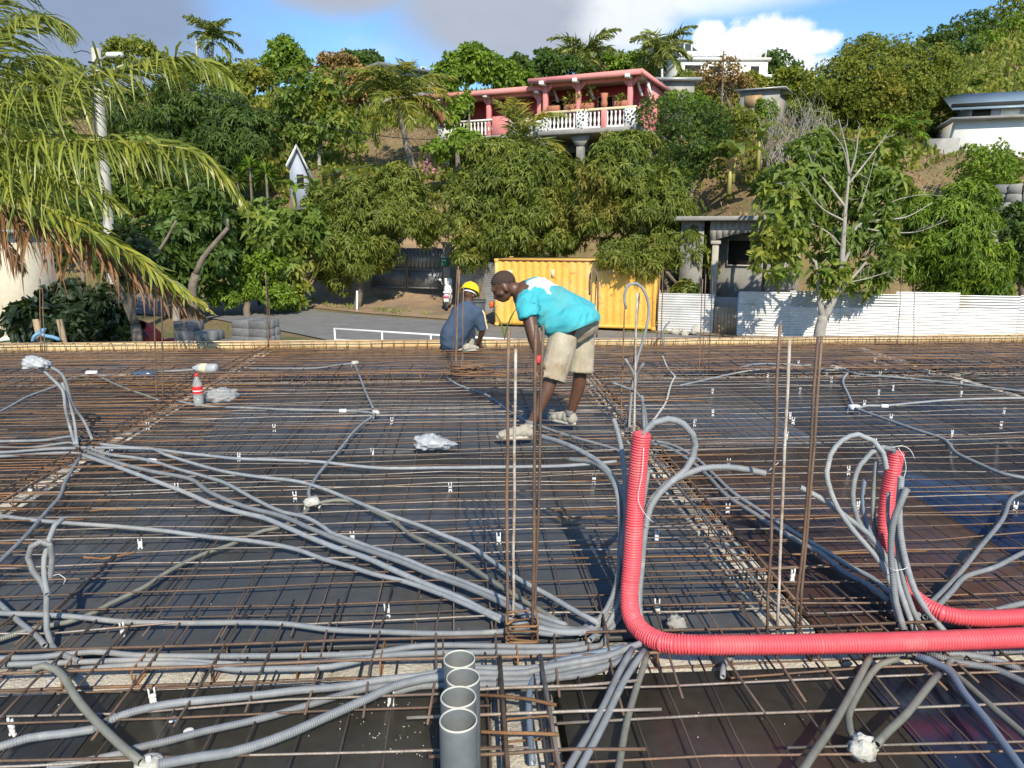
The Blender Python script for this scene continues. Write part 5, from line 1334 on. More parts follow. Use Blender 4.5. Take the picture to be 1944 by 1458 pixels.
# iron double gate
def iron_gate():
    A, B = at(706, 566, 37.6), at(842, 566, 36.4); z = float(hgt(*A[:2])) + .02; A[2] = B[2] = z
    f = Frame(A, B); L, Hh = f.L, 2.0
    t = thing('iron_gate', 'grey iron double gate with lattice top under mango trees', 'gate', f.P(L / 2, 0, 0))
    for k in range(2):
        a0, a1 = k * L / 2 + .03, (k + 1) * L / 2 - .03
        o = f.part('gate_leaf', 'iron_gate', t, (a0, a1, -.01, .01, .08, .95))
        f.part('leaf_frame', 'iron_gate', t, (a0, a0 + .06, -.03, .03, .05, Hh), (a1 - .06, a1, -.03, .03, .05, Hh), (a0 + .06, a1 - .06, -.03, .03, Hh - .07, Hh), (a0 + .06, a1 - .06, -.03, .03, .93, 1.0), (a0 + .06, a1 - .06, -.03, .03, .02, .1))
        n = 9
        for q in range(1, n): f.part('gate_bar', 'iron_gate', t, (a0 + (a1 - a0) * q / n - .012, a0 + (a1 - a0) * q / n + .012, -.012, .012, 1.001, Hh - .071))
        for q in range(n):
            mb = MB(); x0, x1 = a0 + (a1 - a0) * q / n, a0 + (a1 - a0) * (q + 1) / n
            for (p0, p1) in (((x0, 1.02), (x1, Hh - .1)), ((x1, 1.02), (x0, Hh - .1))): tube(mb, np.array([f.P(p0[0], -.02, p0[1]), f.P(p1[0], -.02, p1[1])]), .010, 5)
            mb.build('lattice_cross', 'iron_gate', t)
        for q in range(4): f.part('panel_rib', 'iron_gate', t, (a0 + .1 + q * (a1 - a0 - .2) / 3.4, a0 + .13 + q * (a1 - a0 - .2) / 3.4, -.028, -.011, .12, .92))
    f.part('backing_sheet', 'tin_grey', t, (.02, L - .02, .05, .06, .9, 1.95))
    t = thing('gate_pillar', 'concrete gate pillar with green letter box', 'pillar', f.P(L + .25, 0, 0))
    f.part('shaft', 'concrete', t, (L + .05, L + .42, -.15, .2, -.1, 2.2), bev=.02); f.part('cap', 'concrete_pale', t, (L, L + .47, -.2, .25, 2.2, 2.3), bev=.02)
    t = thing('gate_pillar', 'shaded concrete gate pillar left of the iron gate', 'pillar', f.P(-.25, 0, 0))
    f.part('shaft', 'concrete', t, (-.42, -.05, -.15, .2, -.1, 2.1), bev=.02); f.part('cap', 'concrete_pale', t, (-.47, 0, -.2, .25, 2.1, 2.2), bev=.02)
    t = thing('letter_box', 'small green letter box on the gate pillar', 'letter box', f.P(L + .2, -.3, 1.2))
    f.part('box_body', 'green_paint', t, (L + .02, L + .42, -.42, -.16, 1.15, 1.55), bev=.02); f.part('slot', 'white_paint', t, (L + .1, L + .34, -.427, -.42, 1.42, 1.47))
iron_gate()

# ------------------------------------------------------------------ street things
def pole(lab, name, base, top, r0, r1, m='pale_pole', sides=4, cat='pole'):
    t = thing(name, lab, cat, base)
    mb = MB(); P = np.array(base) + (np.array(top) - np.array(base)) * np.linspace(0, 1, 6)[:, None]
    tube(mb, P, np.linspace(r0, r1, 6), sides); mb.build('shaft', m, t)
    return t
d_ = 26.0
tp = at(181, 92, d_); bs = at(212, 560, d_); bs[2] = hgt(*bs[:2])
t = pole('tall pale concrete utility pole with street lamp behind palm', 'utility_pole', bs, tp, .22, .17)
l0, l1 = at(186, 112, d_ - .1), at(230, 104, d_ - .5)
mb = MB(); tube(mb, catmull([at(186, 118, d_ - .2), at(200, 108, d_ - .3), at(212, 105, d_ - .4)], .1), .03, 6); mb.build('lamp_arm', 'grey_metal', t)
mb = MB(); cbox(mb, (at(206, 105, d_ - .4) + l1) / 2, (.55, .22, .16), .05, rz=-.1); mb.build('lamp_head', 'lamp_glass', t)
for q in (118, 135):
    mb = MB(); tube(mb, np.array([at(168, q, d_ - .2), at(190, q + 2, d_ - .2)]), .035, 6); mb.build('insulator', 'cable', t)
mb = MB(); tube(mb, catmull([at(176, 120, d_ - .26), at(180, 240, d_ - .27), at(195, 420, d_ - .3)], .6), .02, 5); mb.build('down_cable', 'cable', t)
mb = MB(); tube(mb, catmull([at(140, 100, 25), at(165, 98, d_), at(176, 104, d_)], .4), .015, 5); mb.build('service_wire', 'cable', t)
for lab, pts in (('black overhead cable sagging from the pole to the villa', [(186, 108, d_), (330, 158, 31), (480, 205, 35), (640, 245, 39), (760, 262, 42), (850, 266, 44.5)]), ('black overhead cable low between the trees and villa', [(620, 334, 36), (700, 315, 38), (780, 297, 41), (846, 284, 44)]), ('thin cable at the left above the frond', [(-60, 240, 18), (40, 252, 22), (120, 256, 25), (186, 260, d_)])):
    mb = MB(); tube(mb, catmull([at(*p) for p in pts], .6), .022, 5); tag(mb.build('overhead_cable', 'cable'), lab, 'cable')
bs = at(460, 570, 33); bs[2] = hgt(*bs[:2]); pole('slim grey metal post among the big leaves', 'metal_post', bs, at(459, 462, 33), .09, .08, 'grey_metal', 8)
bs = at(1371, 200, 54); bs[2] = hgt(*bs[:2]); pole('thin wooden pole before the brown tree', 'wooden_pole', bs, at(1374, 96, 54), .08, .06, 'bark', 7)
bs = at(372, 120, 84); bs[2] = hgt(*bs[:2]); pole('small pale mast on the ridge beside a palm', 'mast', bs, at(372, 68, 84), .12, .12, 'pale_pole', 6)
bs = at(1257, 160, 52); pole('thin white pipe on the low grey roof', 'vent_pipe', bs, at(1257, 131, 52), .06, .06, 'white_paint', 6, 'pipe')
bs = at(678, 592, 33.5); bs[2] = hgt(*bs[:2]); pole('short white post at the roadside under the mango', 'metal_post', bs, at(678, 552, 33.5), .05, .05, 'white_paint', 6)

# white pipe rail along the near side of the road
t = thing('pipe_rail', 'white pipe barrier standing along the road', 'barrier', on(800, 655, -2.1))
ra, rb = at(635, 624, 20.5), at(1010, 647, 19.4)
mb = MB(); tube(mb, np.array([ra, (ra + rb) / 2, rb]), .026, 8); mb.build('top_rail', 'white_paint', t, True)
lo = np.array([0, 0, -.30])
mb = MB(); tube(mb, np.array([ra + lo, (ra + rb) / 2 + lo, rb + lo]), .020, 8); mb.build('lower_rail', 'white_paint', t, True)
for k in range(5):
    c = ra + (rb - ra) * k / 4; mb = MB(); tube(mb, np.array([c + [0, 0, .02], [c[0], c[1], -2.1]]), .024, 8); mb.build('rail_post', 'white_paint', t, True)
# red and white barrier board in front of the container
A, B = at(1110, 655, 23.5), at(1256, 659, 23.0)
f = Frame(np.array([A[0], A[1], A[2] - .02]), B)
t = thing('barrier_board', 'red and white striped road barrier before the container', 'barrier', (A[0], A[1], -2.1))
n = 9
for k in range(n): f.part('stripe', 'white_paint' if k % 2 == 0 else 'label_red', t, (k * f.L / n, (k + 1) * f.L / n, 0, .04, 0, .16))
for a in (.2, f.L - .2): f.part('leg', 'grey_metal', t, (a - .03, a + .03, .041, .09, -f.o[2] - 2.1, .12))

# wheelie bin
c = on(905, 622, -2.08)
t = thing('wheelie_bin', 'dark grey wheelie bin beside the container', 'bin', c)
mb = MB(); V = []
for z, s in ((.08, .27), (1.0, .34)):
    for sx, sy in ((-1, -1), (1, -1), (1, 1), (-1, 1)): V.append(c + np.array([sx * s, sy * s * 1.1, z]))
mb.add(V, [[[0, 3, 2, 1], [4, 5, 6, 7]], [[i, (i + 1) % 4, 4 + (i + 1) % 4, 4 + i] for i in range(4)]]); mb.build('body', 'bin', t)
mb = MB(); cbox(mb, c + np.array([0, 0, 1.04]), (.76, .84, .07), .025); mb.build('lid', 'bin', t)
mb = MB(); tube(mb, np.array([c + [-.25, .47, .97], c + [.25, .47, .97]]), .02, 6); mb.build('handle', 'bin', t)
for s in (-1, 1):
    mb = MB(); tube(mb, np.array([c + [s * .25, .33, .1], c + [s * .32, .33, .1]]), .1, 14); mb.build('wheel', 'black_rubber', t)
# orange plastic between bin and container
lump('orange_bucket', 'small orange plastic heap between bin and container', 'plastic', at(934, 585, 29.3), (.10, .08, .13), 'orange', 6, .35, 6)
# scooter seen from behind
c = at(848, 583, 33.5); c[2] = hgt(*c[:2]) + .02
t = thing('scooter', 'white scooter parked facing the iron gate', 'scooter', c)
rt, fw = RGT, FWD
def S(x, y, z): return c + rt * x + fw * y + np.array([0, 0, z])
for y, nm_ in ((0, 'wheel'), (1.15, 'wheel')):
    mb = MB(); tube(mb, np.array([S(-.06, y, .25), S(.06, y, .25)]), .25, 18); w_ = mb.build(nm_, 'black_rubber', t, True)
    mb = MB(); tube(mb, np.array([S(-.065, y, .25), S(.065, y, .25)]), .14, 14); mb.build('rim', 'grey_metal', w_, True)
mb = MB(); capsule(mb, S(0, .0, .62), .17, S(0, .5, .6), .19); capsule(mb, S(0, .95, .55), .2, S(0, 1.0, .95), .2); capsule(mb, S(0, .5, .35), .16, S(0, 1.0, .35), .16); capsule(mb, S(0, -.05, .45), .12, S(0, .4, .4), .14)
remesh(mb, 'body', 'scooter_white', .03, t, 3)
mb = MB(); cbox(mb, S(0, .22, .84), (.3, .75, .1), .04, ax=np.array([rt, fw, [0, 0, 1.0]])); mb.build('seat', 'scooter_white', t)
mb = MB(); cbox(mb, S(0, -.2, .66), (.26, .06, .12), .02, ax=np.array([rt, fw, [0, 0, 1.0]])); mb.build('tail_light', 'scooter_pink', t)
mb = MB(); cbox(mb, S(0, -.24, .5), (.2, .02, .14), .005, ax=np.array([rt, fw, [0, 0, 1.0]])); mb.build('number_plate', 'white_paint', t)
mb = MB(); tube(mb, catmull([S(-.34, .95, 1.12), S(0, 1.0, 1.08), S(.34, .95, 1.12)], .1), .02, 6); mb.build('handlebar', 'black_rubber', t)
for s in (-1, 1):
    mb = MB(); tube(mb, np.array([S(s * .25, .97, 1.1), S(s * .34, .97, 1.32)]), .008, 5); sphere(mb, S(s * .37, .97, 1.34), (.07, .02, .05)); mb.build('mirror', 'lamp_glass' if s < 0 else 'black_rubber', t)
mb = MB(); box(mb, S(0, 1.12, 1.15), (.34, .03, .5), ax=np.array([rt, fw, [0, 0, 1.0]])); mb.build('windscreen', 'white_paint', t)

# stacks of grey blocks beyond the left of the deck
def block_stack(lab, px0, px1, py, d, rows, depth=2, gap=.006, sz=(.5, .2, .2), drop=0):
    A, B = at(px0, py, d), at(px1, py, d - .4); A[2] = B[2] = -2.1
    f = Frame(A, B); t = thing('block_stack', lab, 'block pile', A, 'stacks of concrete blocks')
    n = max(1, int(f.L / .51))
    f.part('pallet', 'old_board', t, (0, n * .51, 0, depth * .22, 0, .12))
    for r_ in range(rows):
        for k in range(n):
            if drop and r_ > rows - 1 - drop * k / n: continue
            for b in range(depth):
                mb = MB(); j = random.uniform(-.015, .015)
                cbox(mb, f.P(k * .51 + .25 + j, b * .21 + .1 + j, .12 + r_ * .202 + .1), (.5, .2, .2), .008, ax=f.ax); mb.build('concrete_block', 'grey_block', t)
block_stack('low stepped stack of grey concrete blocks behind edge board', 296, 372, 640, 14.5, 6, drop=1)
block_stack('taller stack of grey concrete blocks under the palm frond', 332, 452, 640, 16.5, 8, drop=3)
block_stack('square wrapped stack of grey blocks at the road edge', 440, 520, 640, 18.5, 7, depth=3)
block_stack('small pile of pale concrete blocks at the road edge', 452, 520, 650, 12.6, 4)
# red concrete mixer behind the dark shrub
c = at(270, 610, 18); c[2] = -2.1
t = thing('concrete_mixer', 'red concrete mixer half hidden by the dark shrub', 'mixer', c)
X_ = np.array([[1, 0, 0], [0, .8, .6], [0, -.6, .8]])
mb = MB(); lathe(mb, [(.001, -.42), (.34, -.40), (.45, -.12), (.46, .1), (.36, .38), (.24, .58), (.22, .58), (.33, .36), (.4, .1)], c + np.array([0, 0, 1.0]), 22, X_); mb.build('drum', 'red_machine', t, True)
for s in (-1, 1):
    mb = MB(); tube(mb, np.array([c + [s * .55, -.3, 0], c + [s * .52, 0, 1.0]]), .03, 6); tube(mb, np.array([c + [s * .55, .4, 0], c + [s * .52, 0, 1.0]]), .03, 6); mb.build('leg', 'red_machine', t)
mb = MB(); cbox(mb, c + np.array([.62, 0, .9]), (.25, .4, .45), .04); mb.build('motor_box', 'red_machine', t)
mb = MB(); tube(mb, np.array([c + [.5, -.35, .25], c + [.6, -.35, .25]]), .25, 16); mb.build('wheel', 'black_rubber', t)
mb = MB(); ang = np.linspace(0, 2 * np.pi, 20); tube(mb, np.array([c + np.array([-.62, .25 * math.cos(a), .95 + .25 * math.sin(a)]) for a in ang]), .02, 5); mb.build('hand_wheel', 'red_machine', t)
# stakes with blue rope at the far left
for lab, (x0, y0), (x1, y1) in (('leaning timber stake with blue rope, left of two', (80, 658), (68, 606)), ('leaning timber stake with blue rope, right of two', (126, 652), (113, 606))):
    a, b = at(x0, y0, 10.9), at(x1, y1, 10.9); a[2] -= .3
    mb = MB(); box(mb, (a + b) / 2, (.075, .05, np.linalg.norm(b - a)), ax=np.array([np.cross([0, 1, 0], (b - a) / np.linalg.norm(b - a)), [0, 1, 0], (b - a) / np.linalg.norm(b - a)])); tag(mb.build('timber_stake', 'old_board'), lab, 'stake', 'timber stakes')
mb = MB(); tube(mb, catmull([at(62, 648, 10.8), at(66, 638, 10.78), at(76, 632, 10.8), at(86, 626, 10.8), at(74, 630, 10.8), at(84, 637, 10.8), at(100, 640, 10.8), at(114, 645, 10.8)], .03), .028, 8); tag(mb.build('blue_hose', 'blue_rope', None, True), 'blue hose tied round the timber stakes', 'hose')
# dark car roof corner showing over the far right edge board
c = at(1648, 652, 14.0)
mb = MB(); sphere(mb, c - np.array([0, 0, .14]), (.55, .3, .24), 20, 10); t = tag(mb.build('tarpaulin', 'bin', None, True), 'small dark covered mound peeping over the edge board', 'tarpaulin')

# ------------------------------------------------------------------ vegetation
def limb(mb, P, r0, r1, n=7, ds=.35): 
    Q = catmull(P, ds); tube(mb, Q, np.linspace(r0, r1, len(Q)), n)
def rosettes(C, N, k, l, w, spread, droop, rng):
    """k leaves around each centre C with outward axis N"""
    n = len(C)
    a = rng.uniform(0, 2 * np.pi, (n, k))
    t = np.cross(N, rng.normal(0, 1, (n, 3))); t /= np.linalg.norm(t, axis=1)[:, None]
    b = np.cross(N, t)
    D = N[:, None] * (1 - spread) + (np.cos(a)[..., None] * t[:, None] + np.sin(a)[..., None] * b[:, None]) * spread
    D = D + rng.normal(0, .18, D.shape)
    D = D.reshape(-1, 3); P = np.repeat(C, k, 0)
    U = np.repeat(N, k, 0) + rng.normal(0, .35, (n * k, 3))
    m = n * k
    return leaf_strip(m, P, D, U, rng.uniform(.7, 1.25, m) * l, rng.uniform(.75, 1.2, m) * w, droop=droop), m
def crown_pts(blobs, n, rng, lump=.30, front=.35):
    """points over lumpy ellipsoids: centres and outward normals"""
    vol = np.array([b[3] * b[4] for b in blobs]); vol = vol / vol.sum()
    CC, NN = [], []
    for (bx, by, bz, rx, rz, ry), v in zip(blobs, vol):
        c = np.array([bx, by, bz]); rad = np.array([rx, ry, rz])
        nsub = max(6, int((16 + 10 * math.sqrt(v)) * (.30 / lump) ** 2))
        d = rng.normal(0, 1, (nsub, 3)); d[:, 1] -= front; d[:, 2] += .15; d /= np.linalg.norm(d, axis=1)[:, None]
        sc_ = c + d * rad * rng.uniform(.58, .86, (nsub, 1)); sr = rng.uniform(.7, 1.2, nsub) * lump
        k = int(n * v); w = rng.integers(0, nsub, k)
        e = rng.normal(0, 1, (k, 3)); e[:, 2] += .25; e[:, 1] -= .2; e /= np.linalg.norm(e, axis=1)[:, None]
        rr = np.minimum(1, rng.uniform(.45, 1.08, k))
        p = sc_[w] + e * (sr[w] * rr)[:, None] * rad * 1.15
        nrm = e * .75 + d[w] * .5; nrm /= np.linalg.norm(nrm, axis=1)[:, None]
        CC.append(p); NN.append(nrm)
        kin = k // 5                                # shaded inner foliage
        dd = rng.normal(0, 1, (kin, 3)); dd /= np.linalg.norm(dd, axis=1)[:, None]
        CC.append(c + dd * rad * rng.uniform(.25, .7, (kin, 1))); NN.append(dd)
    return np.concatenate(CC), np.concatenate(NN)
KINDS = {'mango': (7, .26, .065, .78, .38), 'bright': (5, .22, .10, .6, .15), 'dark': (5, .26, .11, .65, .2), 'big': (5, .42, .19, .72, .25), 'fine': (5, .17, .075, .55, .05), 'loose': (4, .30, .15, .7, .2), 'far': (4, .42, .22, .6, .1)}
def tree(lab, d, base_px, blobs, kind_, m, n, trunk=('bark', .18), name='tree', cat='tree', group=None, depth=.8, limbs=True, lump=.30, scale=1.0, seed=None, zbase=None):
    rng = np.random.default_rng(seed or abs(hash(lab)) % 9999) if seed else np.random.default_rng(sum(ord(c) * (i + 1) for i, c in enumerate(lab)) % 99991)
    B = []
    for b in blobs:
        px, py, rx, ry = b[:4]; dd = d + (b[4] if len(b) > 4 else rng.uniform(-.6, .6))
        c = at(px, py, dd); k = dd / FPX * 1.02
        B.append((c[0], c[1], c[2], rx * k, ry * k, (rx + ry) / 2 * k * depth))
    bx = at(base_px, 560, d); z = float(hgt(bx[0], bx[1])) if zbase is None else zbase
    base = np.array([bx[0], bx[1], z])
    t = thing(name, lab, cat, base, group)
    rng_t = rng
    mb = MB()
    main = np.array(max(B, key=lambda q: q[3] * q[4])[:3])
    fork = base + (main - base) * .45; fork[2] = base[2] + (main[2] - base[2]) * .5
    limb(mb, [base - [0, 0, .3], base + (fork - base) * .5 + rng.normal(0, .08, 3), fork], trunk[1], trunk[1] * .75)
    if limbs:
        for b in B: 
            c = np.array(b[:3]); limb(mb, [fork, (fork + c) / 2 + rng.normal(0, .15, 3) - [0, 0, .1], c + np.array([0, 0, b[4] * .4])], trunk[1] * .6, .03, 6)
    mb.build('trunk', trunk[0], t, True)
    C, Nn = crown_pts(B, n, rng, lump)
    k, l, w, sp, dr = KINDS[kind_]
    (V, T), cnt = rosettes(C, Nn, k, l * scale, w * scale, sp, dr, rng)
    s = np.repeat(np.clip(rng.normal(.5, .25, len(C)), .02, 1), k) + rng.uniform(-.15, .15, cnt)
    mb = MB(); mb.add(V, [T], np.repeat(np.clip(s, .01, 1), 4)); mb.build('crown', m, t)
    return t

# the mango row behind the container
tree('broad mango tree left of the iron gate', 34.5, 674, [(700, 420, 105, 75), (645, 465, 70, 60), (770, 400, 65, 55), (690, 485, 80, 45), (610, 410, 48, 50), (808, 425, 40, 40), (640, 530, 40, 30), (760, 350, 45, 35)], 'mango', 'leaf_mango', 4400, ('bark', .2))
tree('central mango tree hanging over the container left end', 33.5, 905, [(960, 360, 105, 75), (900, 420, 65, 75), (1040, 335, 80, 60), (1000, 440, 110, 55), (940, 300, 60, 40), (885, 480, 40, 35), (1060, 420, 60, 60)], 'mango', 'leaf_mango', 4800, ('bark', .2))
tree('right hand mango tree drooping over the container right end', 32.5, 1265, [(1180, 335, 85, 70), (1240, 405, 95, 75), (1130, 410, 75, 70), (1280, 470, 65, 60), (1320, 520, 48, 55), (1200, 470, 80, 38), (1300, 560, 30, 24, -4), (1190, 285, 60, 36), (1185, 496, 55, 18, -5.2), (1228, 506, 30, 22, -5.2), (1150, 490, 30, 14, -4.8)], 'mango', 'leaf_mango', 5200, ('bark', .2))
tree('round dense green tree beside the pink villa', 40, 1310, [(1305, 265, 85, 75), (1255, 225, 55, 45), (1350, 310, 48, 55), (1280, 330, 60, 50), (1340, 230, 35, 35)], 'fine', 'leaf_dark', 2600, lump=.25)
tree('full mango tree at right before the white fence', 27.5, 1812, [(1800, 430, 90, 75), (1852, 500, 65, 65), (1765, 510, 80, 48), (1740, 420, 55, 55), (1800, 555, 55, 30), (1830, 380, 55, 40), (1880, 540, 38, 45)], 'mango', 'leaf_bright', 4600, ('bark', .18), scale=.9)
tree('dark tree cut by the right edge', 30, 1950, [(1932, 450, 42, 60), (1950, 500, 50, 50)], 'dark', 'leaf_dark', 900)
tree('bushy shrub below the blue roofed house', 37, 1868, [(1865, 320, 62, 45), (1905, 310, 45, 40), (1845, 355, 40, 30), (1900, 360, 40, 30)], 'fine', 'leaf_bright', 1500, name='shrub', cat='shrub', limbs=False)
tree('big leaved breadfruit tree left of the mango', 33.5, 505, [(520, 430, 75, 55), (475, 500, 65, 55), (560, 495, 60, 60), (440, 440, 55, 45), (545, 560, 50, 28), (590, 440, 35, 45)], 'big', 'leaf_big', 950, ('bark_pale', .16), lump=.36)
tree('tall dark mango mass on the left hillside', 43, 380, [(380, 220, 110, 60), (300, 265, 85, 55), (460, 265, 85, 60), (360, 320, 100, 50), (260, 215, 70, 40), (440, 330, 60, 45)], 'mango', 'leaf_dark', 4600, scale=1.25)
tree('loose large leaved tree on the left slope', 46, 620, [(612, 205, 62, 65), (645, 245, 45, 45), (565, 175, 48, 42), (590, 260, 50, 40), (545, 235, 40, 50)], 'loose', 'leaf_big', 1100, ('bark_pale', .13), lump=.34, scale=1.2)
tree('shaded green tree behind the utility pole foot', 31, 330, [(335, 450, 85, 60), (265, 500, 75, 60), (340, 535, 65, 40), (400, 500, 50, 50), (400, 395, 55, 40)], 'big', 'leaf_dark', 1100, ('bark_pale', .17))
tree('leafy green shrub at the foot of the metal post', 32, 470, [(470, 545, 50, 30), (520, 560, 40, 22), (430, 560, 40, 25), (500, 500, 40, 30)], 'bright', 'leaf_bright', 900, name='shrub', cat='shrub', limbs=False)
tree('dark leathery shrub at the left beyond the deck', 17.0, 150, [(135, 575, 62, 42), (60, 610, 50, 38), (200, 590, 45, 48), (110, 625, 60, 35), (215, 630, 45, 28)], 'big', 'leaf_deep', 520, ('bark', .09), name='shrub', cat='shrub', scale=.75)
tree('grey trunked tree with palm frond shade at left', 16.0, 252, [(255, 500, 30, 30), (240, 470, 40, 25)], 'big', 'leaf_deep', 120, ('bark', .15), scale=.8)
# ridge and hillside, far
G = 'trees along the ridge'
far_t = [('rounded olive tree on the ridge behind the pole', 82, [(255, 98, 52, 28), (215, 118, 35, 25), (300, 115, 30, 22)], 'leaf_fine', 900),
 ('compact dark green tree on the ridge', 74, [(540, 112, 44, 34), (520, 130, 30, 25), (560, 130, 30, 25)], 'leaf_bright', 900),
 ('brownish bush on the ridge beside the grey house', 70, [(640, 128, 42, 26), (620, 150, 35, 25)], 'leaf_brown', 600),
 ('dark bush left of the grey ridge house', 74, [(695, 122, 34, 22), (665, 116, 28, 16)], 'leaf_dark', 600),
 ('wide bright tree on the ridge above the pink roof', 60, [(905, 128, 62, 30), (865, 145, 45, 26), (960, 145, 50, 24), (900, 100, 25, 14)], 'leaf_bright', 1500),
 ('dark tree on the ridge right of the bright one', 64, [(1000, 145, 40, 28), (985, 125, 14, 20), (1035, 120, 28, 22)], 'leaf_dark', 700),
 ('bushy tree between the two ridge palms', 76, [(1180, 118, 48, 22), (1210, 130, 40, 22), (1150, 130, 35, 22)], 'leaf_bright', 900),
 ('dark tree under the ridge palm', 68, [(1080, 135, 55, 22), (1045, 130, 35, 22)], 'leaf_dark', 700),
 ('small green tree right of the white ridge building', 82, [(1474, 118, 28, 24), (1490, 145, 40, 30), (1455, 140, 22, 25)], 'leaf_dark', 600),
 ('thin brown leaved tree before the white building', 55, [(1370, 140, 48, 34), (1345, 165, 40, 26), (1400, 165, 38, 26)], 'leaf_brown', 800),
 ('dense bush below the tin shack', 45, [(1425, 245, 38, 26), (1400, 225, 26, 22), (1465, 255, 28, 20)], 'leaf_fine', 600),
 ('bush hiding the wall of the low house', 46, [(1285, 195, 36, 18), (1320, 200, 28, 20), (1255, 200, 20, 14)], 'leaf_bright', 600),
 ('bush under the white ridge building', 66, [(1310, 155, 30, 14), (1420, 158, 28, 16), (1445, 165, 24, 14)], 'leaf_fine', 600),
 ('green bush by the tin shack', 47, [(1452, 212, 24, 24), (1440, 235, 26, 18)], 'leaf_bright', 450),
 ('olive bush on the slope left of the big dome tree', 62, [(1500, 165, 35, 35), (1520, 215, 40, 30)], 'leaf_fine', 700),
 ('bush on the right hilltop, leftmost', 100, [(1790, 72, 40, 20), (1760, 95, 34, 20)], 'leaf_dark', 600),
 ('bush on the right hilltop below the sky', 105, [(1850, 48, 50, 24), (1830, 80, 50, 28)], 'leaf_dark', 800),
 ('bush at the top right corner', 112, [(1920, 25, 50, 30), (1890, 60, 50, 30)], 'leaf_fine', 900),
 ('bush on the right hill above the tin roof', 95, [(1915, 105, 50, 34), (1870, 130, 50, 30)], 'leaf_dark', 900),
 ('bush on the right hill middle slope', 88, [(1930, 60, 40, 34), (1880, 95, 45, 30), (1935, 150, 40, 34)], 'leaf_bright', 900),
 ('bush on the right hill behind the dome tree', 84, [(1830, 110, 45, 34), (1810, 135, 40, 30), (1845, 150, 35, 30)], 'leaf_dark', 900),
 ('shrub row above the blue roof', 62, [(1860, 190, 40, 20), (1920, 190, 45, 22), (1810, 195, 30, 24)], 'leaf_bright', 700),
 ('lower bush on the right hill', 82, [(1850, 170, 45, 28), (1900, 180, 45, 26)], 'leaf_fine', 800),
 ('bush on the far left ridge behind the near palm', 70, [(120, 150, 60, 35), (50, 170, 60, 35)], 'leaf_fine', 900),
 ('scrub bush on the left slope below the skyline', 66, [(470, 150, 50, 28), (440, 175, 45, 22)], 'leaf_fine', 800),
 ('scrub bush below the ridge palm at left', 72, [(400, 140, 45, 24), (350, 150, 45, 24)], 'leaf_mango', 800),
 ('yellowish scrub under the grey ridge house', 60, [(690, 165, 45, 30), (650, 180, 40, 25)], 'leaf_brown', 600),
 ('olive thicket right of the pink villa roof', 58, [(1300, 180, 45, 18), (1330, 195, 35, 18)], 'leaf_fine', 600)]
for lab, d, bl, m, n in far_t:
    tree(lab, d, bl[0][0], bl, 'far' if d > 55 else 'fine', m, n, ('bark', .15), group=G, limbs=d < 60, scale=1.0 if d > 55 else 1.2)
tree('huge dome shaped rain tree on the right slope', 48, 1660, [(1668, 172, 148, 92, .8), (1665, 125, 105, 50), (1590, 170, 80, 55), (1745, 150, 75, 62), (1660, 195, 120, 55), (1560, 215, 60, 40), (1785, 205, 42, 55), (1700, 250, 90, 35), (1620, 245, 70, 35)], 'fine', 'leaf_fine', 17000, ('bark', .4), name='rain_tree', scale=1.05, lump=.20)
